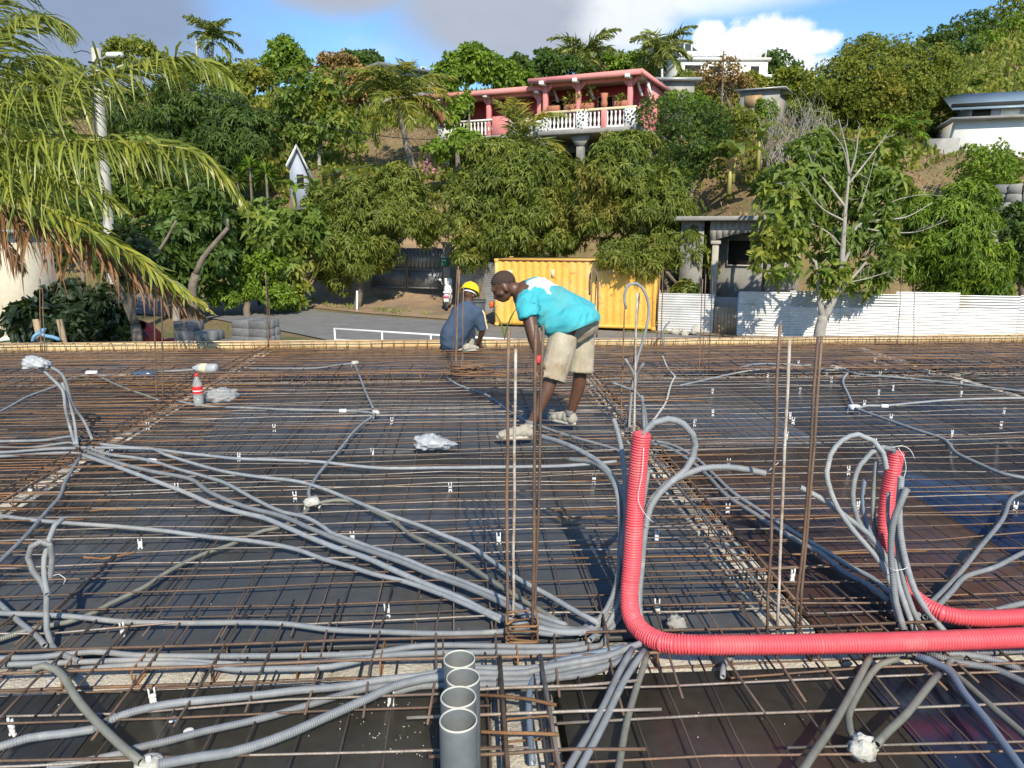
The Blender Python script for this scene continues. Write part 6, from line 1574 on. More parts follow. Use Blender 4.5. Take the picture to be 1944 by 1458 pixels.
# breadfruit tree with bare pale branches in front of the white fence
def breadfruit():
    d = 24.2
    lab = 'half bare breadfruit tree with pale forked trunk before fence'
    base = at(1556, 655, d); base[2] = -2.1
    t = thing('breadfruit_tree', lab, 'tree', base)
    mb = MB(); trg = np.random.default_rng(3)
    def br(pts, r0, r1):
        limb(mb, [at(x, y, d + dz) for x, y, dz in pts], r0 * (.75 if r0 < .1 else .9), r1 * .6, 8, .2)
        Q = catmull([at(x, y, d + dz) for x, y, dz in pts], .12); n_ = len(Q)
        for k in range(4):
            q = Q[int(n_ * (.45 + .13 * k))]; dr_ = trg.normal(0, .5, 3) + [0, 0, .45]; dr_ /= np.linalg.norm(dr_); l_ = trg.uniform(.25, .7)
            tube(mb, np.array([q, q + dr_ * l_ * .5 + trg.normal(0, .03, 3), q + dr_ * l_]), [.012, .008, .003], 4)
    limb(mb, [base - [0, 0, .2], at(1556, 630, d), at(1563, 600, d)], .21, .16, 9, .2)
    br([(1562, 604, 0), (1556, 570, 0), (1553, 530, 0), (1548, 495, 0)], .13, .07)
    br([(1565, 604, 0), (1585, 560, 0), (1596, 520, 0), (1600, 470, 0), (1605, 400, 0), (1612, 330, 0)], .15, .06)
    br([(1570, 585, 0), (1600, 545, .1), (1625, 520, .2), (1650, 490, .3)], .11, .05)
    br([(1597, 510, 0), (1615, 470, .2), (1627, 430, .3), (1670, 418, .3), (1720, 412, .4), (1770, 385, .5)], .08, .02)
    br([(1612, 335, 0), (1608, 290, 0), (1592, 225, 0)], .055, .02); br([(1612, 335, 0), (1625, 290, -.1), (1630, 240, -.1)], .055, .018)
    br([(1606, 395, 0), (1580, 360, .1), (1545, 315, .1), (1530, 280, .1)], .06, .02); br([(1604, 420, 0), (1560, 395, -.2), (1520, 345, -.3)], .05, .02)
    br([(1600, 470, 0), (1570, 440, .1), (1530, 420, .2)], .045, .02); br([(1610, 350, 0), (1650, 300, .2), (1690, 245, .2)], .05, .015)
    br([(1550, 500, 0), (1520, 470, .1), (1505, 430, .1), (1508, 370, .1)], .06, .025); br([(1508, 380, .1), (1480, 348, .1), (1473, 348, .1)], .03, .012)
    br([(1627, 430, .3), (1680, 440, .2), (1740, 440, .2), (1800, 418, .2)], .04, .012); br([(1612, 335, 0), (1600, 280, -.2), (1560, 230, -.2)], .035, .012)
    br([(1650, 415, .3), (1690, 385, .3), (1750, 370, .4), (1790, 372, .4)], .03, .01); br([(1590, 540, 0), (1640, 530, -.1), (1690, 515, -.1)], .04, .015)
    br([(1640, 490, .3), (1660, 460, .2), (1700, 470, .2)], .03, .012); br([(1630, 400, 0), (1650, 340, 0), (1660, 300, 0)], .03, .012)
    mb.build('branches', 'bark_pale', t, True)
    rng = np.random.default_rng(77)
    B = []
    for (px, py, rx, ry, dd) in ((1500, 420, 55, 60, 0), (1490, 490, 55, 45, -.3), (1600, 470, 55, 45, .7), (1655, 400, 55, 60, .8), (1525, 330, 55, 45, .5), (1610, 340, 60, 50, 1.0), (1690, 470, 45, 45, .3), (1560, 280, 50, 30, .9), (1650, 300, 50, 40, 1.0), (1540, 390, 50, 60, .9), (1570, 530, 45, 30, 0), (1645, 535, 45, 30, .4), (1450, 480, 25, 30, -.2), (1470, 380, 30, 40, .2), (1690, 340, 40, 40, .7)):
        c = at(px, py, d + dd); k = (d + dd) / FPX; c = c + FWD * .12; B.append((c[0], c[1], c[2], rx * k, ry * k, (rx + ry) / 2 * k * .7))
    C, Nn = crown_pts(B, 1050, rng, .42)
    (V, T), cnt = rosettes(C, Nn, 6, .36, .15, .78, .3, rng)
    mb = MB(); mb.add(V, [T], np.repeat(rng.uniform(.05, 1, cnt), 4)); mb.build('crown', 'leaf_big', t)
    C, Nn = crown_pts(B, 28, rng, .42)
    (V, T), cnt = rosettes(C, Nn, 3, .34, .15, .75, .4, rng); mb = MB(); mb.add(V, [T], np.repeat(rng.uniform(.3, 1, cnt), 4)); mb.build('yellow_leaves', 'leaf_yellow', t)
breadfruit()
# diagonal pale trunk left
mb = MB(); d = 29.0
for pts, r0, r1 in (([(372, 520), (385, 490), (408, 462), (433, 432)], .12, .08), ([(300, 480), (318, 450), (335, 418)], .07, .04), ([(433, 432), (432, 415)], .07, .05)): limb(mb, [at(x, y, d) for x, y in pts], r0, r1, 7)
b_ = at(365, 560, d); b_[2] = hgt(*b_[:2]); limb(mb, [b_, at(366, 540, d), at(372, 520, d)], .2, .16)
tag(mb.build('pale_trunk', 'bark', None, True), 'bare pale leaning trunk under the left foliage', 'tree trunk')

# coconut palms
def frond(P, llen, m, mr, root, rng, n=60, droop=.9, w=.035, r0=.022, side=1.0, name='frond', flat=.35, one_side=0):
    """a palm leaf: midrib through P, leaflets both sides hanging"""
    Q = catmull(P, .12); L = np.concatenate([[0], np.cumsum(np.linalg.norm(np.diff(Q, axis=0), axis=1))]); S = L[-1]
    T = np.gradient(Q, axis=0); T /= np.linalg.norm(T, axis=1)[:, None]
    mb = MB(); tube(mb, Q, np.linspace(r0, .004, len(Q)), 5)
    fr_ = mb.build(name, mr, root, True)
    V, F, sv, nb = [], [], [], 0
    for sgn in (-1, 1):
        if one_side and sgn != one_side: continue
        for i in range(n):
            u = .10 + .89 * (i + rng.uniform(-.3, .3)) / n
            s = u * S
            p = np.array([np.interp(s, L, Q[:, k]) for k in range(3)]); t = np.array([np.interp(s, L, T[:, k]) for k in range(3)]); t /= np.linalg.norm(t)
            lat = np.cross(t, [0, 0, 1.0]); lat /= max(np.linalg.norm(lat), 1e-5)
            up = np.cross(lat, t)
            ln = llen * (math.sin(math.pi * min(1, .22 + .80 * u)) ** .7) * (rng.uniform(.8, 1.12) if rng.random() > .12 else rng.uniform(.35, .8)) + .05
            d0 = lat * sgn * side + t * (.45 + .5 * u) + up * (flat + rng.normal(0, .12)); d0 /= np.linalg.norm(d0)
            d0 = d0 + rng.normal(0, .13, 3); dk = droop * rng.uniform(.55, 1.35); tw = rng.normal(0, .05, 3) + t * .06
            k = 4; pts = [p]; dcur = d0.copy()
            for q in range(k):
                dcur = dcur + np.array([0, 0, -dk * (.35 + .2 * q)]) + tw * (q + 1); dcur /= np.linalg.norm(dcur); pts.append(pts[-1] + dcur * ln / k)
            pts = np.array(pts); wv = np.cross(d0, rng.normal(0, .5, 3) + t); wv /= max(np.linalg.norm(wv), 1e-5)
            ws = np.array([.6, 1, .95, .6, .05]) * w * rng.uniform(.8, 1.15)
            A, Bq = pts + wv * ws[:, None] / 2, pts - wv * ws[:, None] / 2
            V.append(np.concatenate([A, Bq])); o = nb
            F += [[o + q, o + q + 1, o + 5 + q + 1, o + 5 + q] for q in range(k)]
            nb += 10; sv += [rng.uniform(.05, 1)] * 10
    mb = MB(); mb.add(np.concatenate(V), [F], sv); mb.build('leaflets', m, fr_)
    return fr_
def palm(lab, d, px_c, py_c, px_b, fl, n=16, m='leaf_palm_far', trunk_r=.16, leaflets=26, seed=1, wl=.09, dry=2, base_z=None, up=.75, name='coconut_palm', no_trunk=False):
    rng = np.random.default_rng(seed)
    c = at(px_c, py_c, d); b = at(px_b, 500, d); b[2] = float(hgt(*b[:2])) if base_z is None else base_z
    t = thing(name, lab, 'palm tree', b)
    if not no_trunk:
        mb = MB(); Q = catmull([b - [0, 0, .3], b + (c - b) * .35 + np.array([(c - b)[0] * .2, 0, 0]), c - [0, 0, .1]], .25)
        rr = np.linspace(trunk_r * 1.3, trunk_r * .8, len(Q)) * (1 + .08 * (np.arange(len(Q)) % 2)); tube(mb, Q, rr, 9); mb.build('trunk', 'bark_palm', t, True)
    for i in range(n):
        az = 2 * np.pi * i / n + rng.uniform(-.25, .25); el = rng.uniform(-.35, 1.25) if i % 3 else rng.uniform(.8, 1.4)
        el *= up / .75 if el > 0 else 1
        h = np.array([math.cos(az), math.sin(az), 0]); L = fl * rng.uniform(.85, 1.1)
        p = c.copy(); pts = [p]; e = el
        for k in range(5):
            p = p + (h * math.cos(e) + np.array([0, 0, math.sin(e)])) * L / 5; pts.append(p); e -= rng.uniform(.22, .42) * (1.2 - .12 * k)
        isd = i < dry and el < .5
        frond(np.array(pts), L * .30, 'leaf_palm_dry' if isd else m, 'rachis_dry' if isd else 'rachis', t, rng, int(leaflets * 1.7), .55, wl, .03)
    mb = MB()
    for k in range(5):
        a = rng.uniform(0, 6.28); sphere(mb, c + np.array([math.cos(a) * .22, math.sin(a) * .22, -.3 + rng.uniform(-.1, .1)]), .13, 8, 6)
    mb.build('coconuts', 'leaf_palm_far', t, True)
    return t
palm('coconut palm left of the pink villa', 45, 757, 192, 798, 3.9, 18, 'leaf_palm', .17, 30, 3, .09)
palm('tall coconut palm on the ridge above the pink roof', 70, 1110, 112, 1098, 4.3, 18, 'leaf_palm_far', .2, 24, 5, .14)
palm('coconut palm on the ridge left of the white building', 72, 1256, 108, 1250, 4.2, 18, 'leaf_palm_far', .2, 24, 8, .14)
palm('small coconut palm on the left skyline', 84, 404, 78, 408, 3.8, 14, 'leaf_palm_far', .18, 22, 12, .15)
palm('young palm in front of the pink villa', 39.5, 985, 285, 990, 3.6, 11, 'leaf_palm', .12, 30, 14, .06, up=1.0)
tree('tall green tree behind the near palm fronds', 40, 95, [(60, 240, 75, 50), (130, 300, 60, 55), (40, 330, 70, 50), (110, 390, 60, 45)], 'big', 'leaf_big', 900, ('bark', .16))
tree('shaded tree left of the utility pole foot', 32, 160, [(150, 430, 55, 45), (110, 470, 50, 40), (215, 440, 40, 45)], 'dark', 'leaf_dark', 900, ('bark', .13))
tree('green tree between the pole and the dark mango mass', 38, 225, [(230, 330, 60, 50), (215, 390, 45, 40), (290, 380, 60, 40), (270, 300, 50, 40)], 'big', 'leaf_big', 800, ('bark', .13))
palm('broad leafy palm below the dome tree', 44, 1720, 250, 1722, 1.9, 12, 'leaf_bright', .1, 18, 17, .09, 0)
palm('palm like plant on the right slope below the hill', 62, 1852, 175, 1850, 2.6, 12, 'leaf_fine', .12, 18, 19, .12, 0)

# the near palm at the left: crown outside the frame, fronds reaching in
def near_palm():
    d = 11.0
    c = at(-170, 300, d); b = at(-190, 500, d + .4); b[2] = -2.1
    t = thing('coconut_palm', 'large coconut palm reaching in from the left with drooping fronds', 'palm tree', b)
    rng = np.random.default_rng(5)
    mb = MB(); Q = catmull([b - [0, 0, .2], b + (c - b) * .5 + [.1, 0, 0], c], .15); tube(mb, Q, np.linspace(.2, .14, len(Q)) * (1 + .07 * (np.arange(len(Q)) % 2)), 12); mb.build('trunk', 'bark_palm', t, True)
    def f(pts, ll, n, m='leaf_palm', mr='rachis', droop=.9, w=.035, side=1.0, flat=.35, lab=None, os=0):
        o = frond(np.array([c] + [at(*p) for p in pts]), ll, m, mr, t, rng, n, droop, w, .028, side, flat=flat, one_side=os)
        if lab: o['label'] = lab
    N_ = 1
    f([(-80, 232, 10.8), (0, 201, 10.6), (86, 173, 10.4), (173, 144, 10.2), (252, 126, 10.0), (324, 110, 9.9), (378, 112, 9.8), (430, 145, 9.7), (468, 186, 9.7)], 1.22, 200, droop=1.0, w=.036)
    f([(-80, 285, 10.6), (0, 272, 10.3), (126, 266, 10.0), (216, 268, 9.8), (306, 276, 9.6), (378, 292, 9.5), (432, 342, 9.5), (474, 408, 9.5)], 1.15, 200, droop=1.0, w=.036)
    f([(-80, 305, 10.4), (0, 318, 10.0), (90, 335, 9.7), (144, 349, 9.5), (200, 374, 9.4), (252, 409, 9.4)], 1.15, 125, droop=1.0, w=.036)
    f([(-90, 330, 10.3), (0, 352, 9.9), (70, 385, 9.7), (130, 415, 9.5), (240, 474, 9.3), (340, 545, 9.2), (412, 600, 9.1)], .75, 150, droop=.6, side=.55, flat=.15, w=.04)
    f([(-90, 350, 10.5), (0, 395, 10.2), (60, 425, 10.0), (140, 448, 9.8), (230, 492, 9.7), (320, 553, 9.6), (402, 612, 9.5)], 1.0, 160, 'leaf_palm_dry', 'rachis_dry', droop=1.1, side=.7, flat=.1, lab='dry brown frond hanging lowest')
    f([(-120, 350, 10.8), (-50, 400, 10.8), (0, 450, 10.8), (50, 520, 10.8)], .8, 40, 'leaf_palm_dry', 'rachis_dry', droop=1.2, side=.8, flat=.1)
    f([(-120, 240, 10.8), (-60, 130, 10.7), (0, 60, 10.5), (60, 30, 10.3), (110, 40, 10.2), (140, 90, 10.1)], 1.0, 130, droop=.9, w=.036)
    f([(-120, 220, 11.2), (-70, 90, 11.4), (-10, 10, 11.5), (60, -40, 11.6), (120, -30, 11.6)], 1.0, 130, droop=.8, w=.036)
    f([(-110, 250, 11.5), (-40, 170, 11.8), (30, 120, 12), (90, 110, 12.1), (140, 140, 12.2), (165, 190, 12.2)], 1.0, 120, droop=1.0, w=.036)
    for az in (2.2, 2.9, 3.7, 4.4):
        p = c.copy(); pts = [p]; e = .7; h = np.array([math.cos(az), math.sin(az), 0])
        for k in range(5): p = p + (h * math.cos(e) + np.array([0, 0, math.sin(e)])) * .85; pts.append(p); e -= .35
        frond(np.array(pts), .9, 'leaf_palm', 'rachis', t, rng, 40, .9, .035, .028)
near_palm()

# bananas and spiky plants
def banana(lab, d, px, py_base, leaves, L=1.6, m='leaf_banana', name='banana_plant', cat='banana plant', stem=.8, wl=.42, e0=None, curl=.24):
    rng = np.random.default_rng(int(px))
    b = at(px, py_base, d); t = thing(name, lab, cat, b)
    if stem:
        mb = MB(); tube(mb, np.array([b - [0, 0, .6], b + [0, 0, stem * .5], b + [0, 0, stem]]), [.13, .1, .07], 8); mb.build('stem', 'rachis', t, True)
    for i in range(leaves):
        az = 2 * np.pi * i / leaves + rng.uniform(-.3, .3); e = e0 or rng.uniform(.6, 1.35); h = np.array([math.cos(az), math.sin(az), 0]); lat = np.array([-h[1], h[0], 0])
        p = b + [0, 0, stem]; V = []; k = 8; ln = L * rng.uniform(.8, 1.15)
        for q in range(k + 1):
            u = q / k; w = wl * math.sin(math.pi * min(.98, .06 + .9 * u)) ** .6 * ln / 1.6 * (.15 if u < .12 else 1)
            up = -h * math.sin(e) + np.array([0, 0, math.cos(e)])
            V += [p + lat * w / 2 + up * w * .18, p, p - lat * w / 2 + up * w * .18]
            p = p + (h * math.cos(e) + np.array([0, 0, math.sin(e)])) * ln / k; e -= curl
        F = []
        for q in range(k): F += [[3 * q, 3 * q + 3, 3 * q + 4, 3 * q + 1], [3 * q + 1, 3 * q + 4, 3 * q + 5, 3 * q + 2]]
        mb = MB(); mb.add(V, [F], np.full(len(V), rng.uniform(.2, .9))); mb.build('leaf', m, t, True)
banana('banana plant with upright yellow green leaves above the mango', 38, 640, 372, 8, 1.7)
banana('banana plant beside the slim gable house', 38.5, 600, 392, 6, 1.4)
banana('banana plant with pale leaves on the dry slope', 38, 1392, 322, 8, 1.9, 'leaf_banana', stem=.7)
banana('second banana plant on the dry slope', 39, 1440, 300, 6, 1.5)
banana('dry hanging banana leaves on the slope', 37.6, 1385, 345, 7, 1.3, 'leaf_dry', stem=.5, wl=.3)
banana('single upright banana shoot behind the deck edge', 14.5, 958, 664, 2, .70, stem=.12, wl=.28, e0=1.45, curl=.06)
banana('yellowing banana plant between the mango crowns', 36, 828, 400, 5, 1.5, 'leaf_yellow', stem=.4)
banana('broad leaved plant by the white gable', 37.5, 560, 395, 6, 1.3, 'leaf_bright')
def spiky(lab, d, px, py, L, n, m, seed, stem=1.0, heads=1):
    rng = np.random.default_rng(seed); c = at(px, py, d); t = thing('dracaena_plant', lab, 'plant', c - [0, 0, stem])
    mb = MB(); tube(mb, np.array([[c[0], c[1], float(hgt(*c[:2])) - .2], c - [0, 0, .2], c]), [.09, .06, .05], 7); mb.build('stem', 'bark', t, True)
    e = rng.uniform(-.5, 1.4, n); a = rng.uniform(0, 6.28, n); D = np.stack([np.cos(a) * np.cos(e), np.sin(a) * np.cos(e), np.sin(e)], -1)
    V, T = leaf_strip(n, np.repeat(c[None], n, 0) + D * .05, D, np.tile([0, 0, 1.0], (n, 1)) + rng.normal(0, .1, (n, 3)), rng.uniform(.7, 1.1, n) * L, np.full(n, L * .11), droop=.25)
    mb = MB(); mb.add(V, [T], np.repeat(rng.uniform(.1, 1, n), 4)); mb.build('leaf_rosette', m, t)
spiky('spiky yucca on the slope left of the breadfruit tree', 29.5, 1462, 358, 1.0, 90, 'leaf_dark', 3)
spiky('tall spiky dracaena left of the gable house', 36, 474, 318, .8, 60, 'leaf_bright', 4)
spiky('second spiky dracaena nearer the gable house', 36, 505, 330, .8, 60, 'leaf_bright', 5)
spiky('third spiky dracaena under the left mango mass', 36, 452, 345, .7, 50, 'leaf_mango', 6)
# flowering shrub, climber and dry scrub
tree('pink flowering bougainvillea at the foot of the villa', 42.5, 818, [(812, 316, 24, 16), (830, 306, 18, 16)], 'fine', 'leaf_pink', 70, name='bougainvillea', cat='shrub', limbs=False)
tree('leafy climber growing over the villa left wing', 44.2, 868, [(872, 205, 24, 20), (888, 190, 14, 12), (862, 232, 16, 10)], 'loose', 'leaf_bright', 130, name='climber', cat='climbing plant')
tree('green shrubs under the villa left wing', 41.5, 880, [(880, 268, 40, 22), (830, 285, 30, 18), (940, 285, 40, 20)], 'loose', 'leaf_bright', 420, name='shrub', cat='shrub', limbs=False)
def bare_bush(lab, d, blobs, n, seed, m='bark_pale'):
    rng = np.random.default_rng(seed); c0 = at(blobs[0][0], blobs[0][1] + blobs[0][3], d); z = float(hgt(*c0[:2])); base = np.array([c0[0], c0[1], min(z, c0[2])]); t = thing('bare_bush', lab, 'bush', base)
    mb = MB()
    for i in range(n):
        px, py, rx, ry = blobs[i % len(blobs)]; s = at(px + rng.uniform(-1, 1) * rx * .8, py + ry, d + rng.uniform(-1, 1)); e = at(px + rng.normal(0, .6) * rx, py - ry * rng.uniform(.1, 1.1), d + rng.uniform(-1.2, 1.2))
        mid = (s + e) / 2 + rng.normal(0, .2, 3); Q = catmull([s, mid, e], .4); tube(mb, Q, np.linspace(.03, .008, len(Q)), 4)
        for k in range(3):
            q = Q[rng.integers(len(Q) // 2, len(Q))]; tube(mb, np.array([q, q + rng.normal(0, .35, 3) + [0, 0, .3]]), [.012, .004], 3)
    mb.build('twigs', m, t)
bare_bush('leafless grey brown bush on the slope above the yucca', 40, [(1500, 255, 55, 55), (1470, 280, 40, 40), (1540, 250, 40, 60)], 90, 3)
bare_bush('thin leafless bush left of the gable roof ridge', 62, [(640, 165, 30, 35), (600, 165, 30, 30)], 40, 6, 'leaf_dry')
# dry grass and low scrub over the slopes: nobody could count it
def cover(name, lab, n, mask, l, w, m, seed, dr=(26, 100), cat='grass'):
    rng = np.random.default_rng(seed); d = rng.uniform(dr[0] ** .5, dr[1] ** .5, n) ** 2; q = rng.uniform(-.85, .85, n); P = FWD[None] * d[:, None] + RGT[None] * (d * q)[:, None]
    k = mask(d, q, P); P = P[k]; d = d[k]; P[:, 2] = hgt(P[:, 0], P[:, 1]) + .02
    P = np.repeat(P, 4, 0) + rng.normal(0, .12, (len(P) * 4, 3)) * [1, 1, 0]; d = np.repeat(d, 4); m_ = len(P)
    D = rng.normal(0, .55, (m_, 3)); D[:, 2] = 1
    sc_ = np.clip(d / 40, .7, 2.2)
    V, T = leaf_strip(m_, P, D, rng.normal(0, 1, (m_, 3)), l * sc_ * rng.uniform(.5, 1.3, m_), w * sc_, droop=.1)
    mb = MB(); mb.add(V, [T], np.repeat(rng.uniform(.02, 1, m_), 4)); o = mb.build(name, m); tag(o, lab, cat); kind(o, 'stuff')
cover('dry_grass', 'dry brown grass over the steep slopes', 26000, lambda d, q, P: (P[:, 0] * 0 + hgt(P[:, 0], P[:, 1]) > .4), .30, .05, 'leaf_dry', 1)
cover('low_scrub', 'low green scrub over the hillside', 30000, lambda d, q, P: (hgt(P[:, 0], P[:, 1]) > 3.0) & ((vnoise(P * .07, 9) > -.4) | ((q > .36) & (d > 52))), .45, .20, 'leaf_fine', 2, (40, 125), 'scrub')
cover('roadside_grass', 'green weeds along the roadside and fence', 5000, lambda d, q, P: (d > np.interp(q, [-.5, -.30, -.26, -.2, -.1, 0], [40, 37.0, 34.4, 33.0, 31.9, 30.5])) & (d < np.interp(q, [-.5, -.30, -.26, -.2, -.1, 0], [42, 38.6, 36, 34.2, 32.6, 30.9])) & (q < -.10), .30, .05, 'leaf_bright', 4, (26, 45), 'weeds')
cover('fence_weeds', 'low weeds at the container foot', 900, lambda d, q, P: (np.abs(d - 27.2) < .7) & (q > -.05) & (q < .28), .22, .04, 'leaf_bright', 5, (25, 29), 'weeds')
cover('yard_weeds', 'patchy weeds and dry grass beyond the left edge', 2600, lambda d, q, P: (q < -.17) & (q > -.75) & (d < np.interp(q, [-.75, -.4, -.3, -.17], [30, 30, 25, 21])), .22, .035, 'leaf_mango', 8, (12, 31), 'weeds')

# ------------------------------------------------------------------ the two workers
def px_of(p):
    q = (np.asarray(p) - CAM) @ _MN
    return 972 + FPX * q[:, 0] / -q[:, 2], 729 - FPX * q[:, 1] / -q[:, 2]
def in_poly(x, y, poly):
    r = np.zeros(len(x), bool); n = len(poly)
    for i in range(n):
        (x0, y0), (x1, y1) = poly[i], poly[(i + 1) % n]
        c = ((y0 > y) != (y1 > y)) & (x < (x1 - x0) * (y - y0) / (y1 - y0 + 1e-9) + x0); r ^= c
    return r
def hand(mb, wrist, d, side, up, s=1.0, curl=.9):
    """palm, four curled fingers of unequal length and a thumb from the side of the palm"""
    d = np.asarray(d, float); d /= np.linalg.norm(d); side = np.asarray(side, float); side -= d * (side @ d); side /= np.linalg.norm(side); nrm = np.cross(d, side)
    if nrm @ up < 0: nrm = -nrm
    for k in range(4):
        o = (k - 1.5) * .021 * s
        capsule(mb, wrist + side * o * .5, .017 * s, wrist + d * .075 * s + side * o, .0125 * s, 8)
        a = wrist + d * .08 * s + side * o * 1.05; L = (.040, .047, .043, .034)[k] * s; e = 0.0; dd = d.copy()
        for q in range(3):
            e += curl * (.45, .6, .5)[q]; dirn = d * math.cos(e) - nrm * math.sin(e); b = a + dirn * L * (1, .72, .55)[q]; capsule(mb, a, (.0092, .0085, .0078)[q] * s, b, (.0085, .0078, .0065)[q] * s, 7); a = b
    a = wrist + d * .028 * s + side * .03 * s; m = a + (d * .55 + side * .6 - nrm * .45) * .038 * s; capsule(mb, a, .0125 * s, m, .0105 * s, 8); capsule(mb, m, .0105 * s, m + (d * .8 - nrm * .55) * .03 * s, .008 * s, 8)
def shoe(parent, heel, toe, up_ankle, w=.048, nm='shoe'):
    heel, toe = np.array(heel, float), np.array(toe, float); d = toe - heel; L = np.linalg.norm(d); d /= L; s = np.cross(d, [0, 0, 1.0])
    mb = MB(); up = np.array([0, 0, 1.0])
    for t, r, h in ((.10, .040, .045), (.28, .042, .055), (.48, .043, .048), (.68, .046, .038), (.85, .040, .030)):
        for k in (-1, 0, 1): sphere(mb, heel + d * L * t + s * k * .012 + up * h, (r * .95, r * .95, h * .95), 12, 8)
    capsule(mb, heel + d * L * .12 + up * .05, .042, np.array(up_ankle), .045, 12)
    capsule(mb, heel + d * L * .30 + up * .055, .038, heel + d * L * .75 + up * .038, .034, 12)
    o = remesh(mb, nm, 'shoe', .009, parent, 3, lambda v: .0015 * vnoise(v * 9, 3))
    mb = MB(); ring = []
    for a in np.linspace(0, 2 * np.pi, 22, endpoint=False):
        x = math.cos(a); y = math.sin(a); ring.append(heel + d * (L * .5 + x * L * .52) + s * y * (w - .006 * (x < 0)) * (1 - .15 * abs(x) ** 3))
    R0 = np.array(ring); k = len(R0); mb.add(np.vstack([R0 - up * .002, R0 + up * .022]), [[list(range(k))[::-1]], [list(range(k, 2 * k))], [[i, (i + 1) % k, k + (i + 1) % k, k + i] for i in range(k)]]); mb.build('sole', 'sole', o)
    for t in (.42, .52, .62):
        mb = MB(); c = heel + d * L * t + up * (.105 - t * .05); tube(mb, np.array([c - s * .024, c + up * .004, c + s * .024]), .004, 6); mb.build('lace', 'sole', o)
    return o

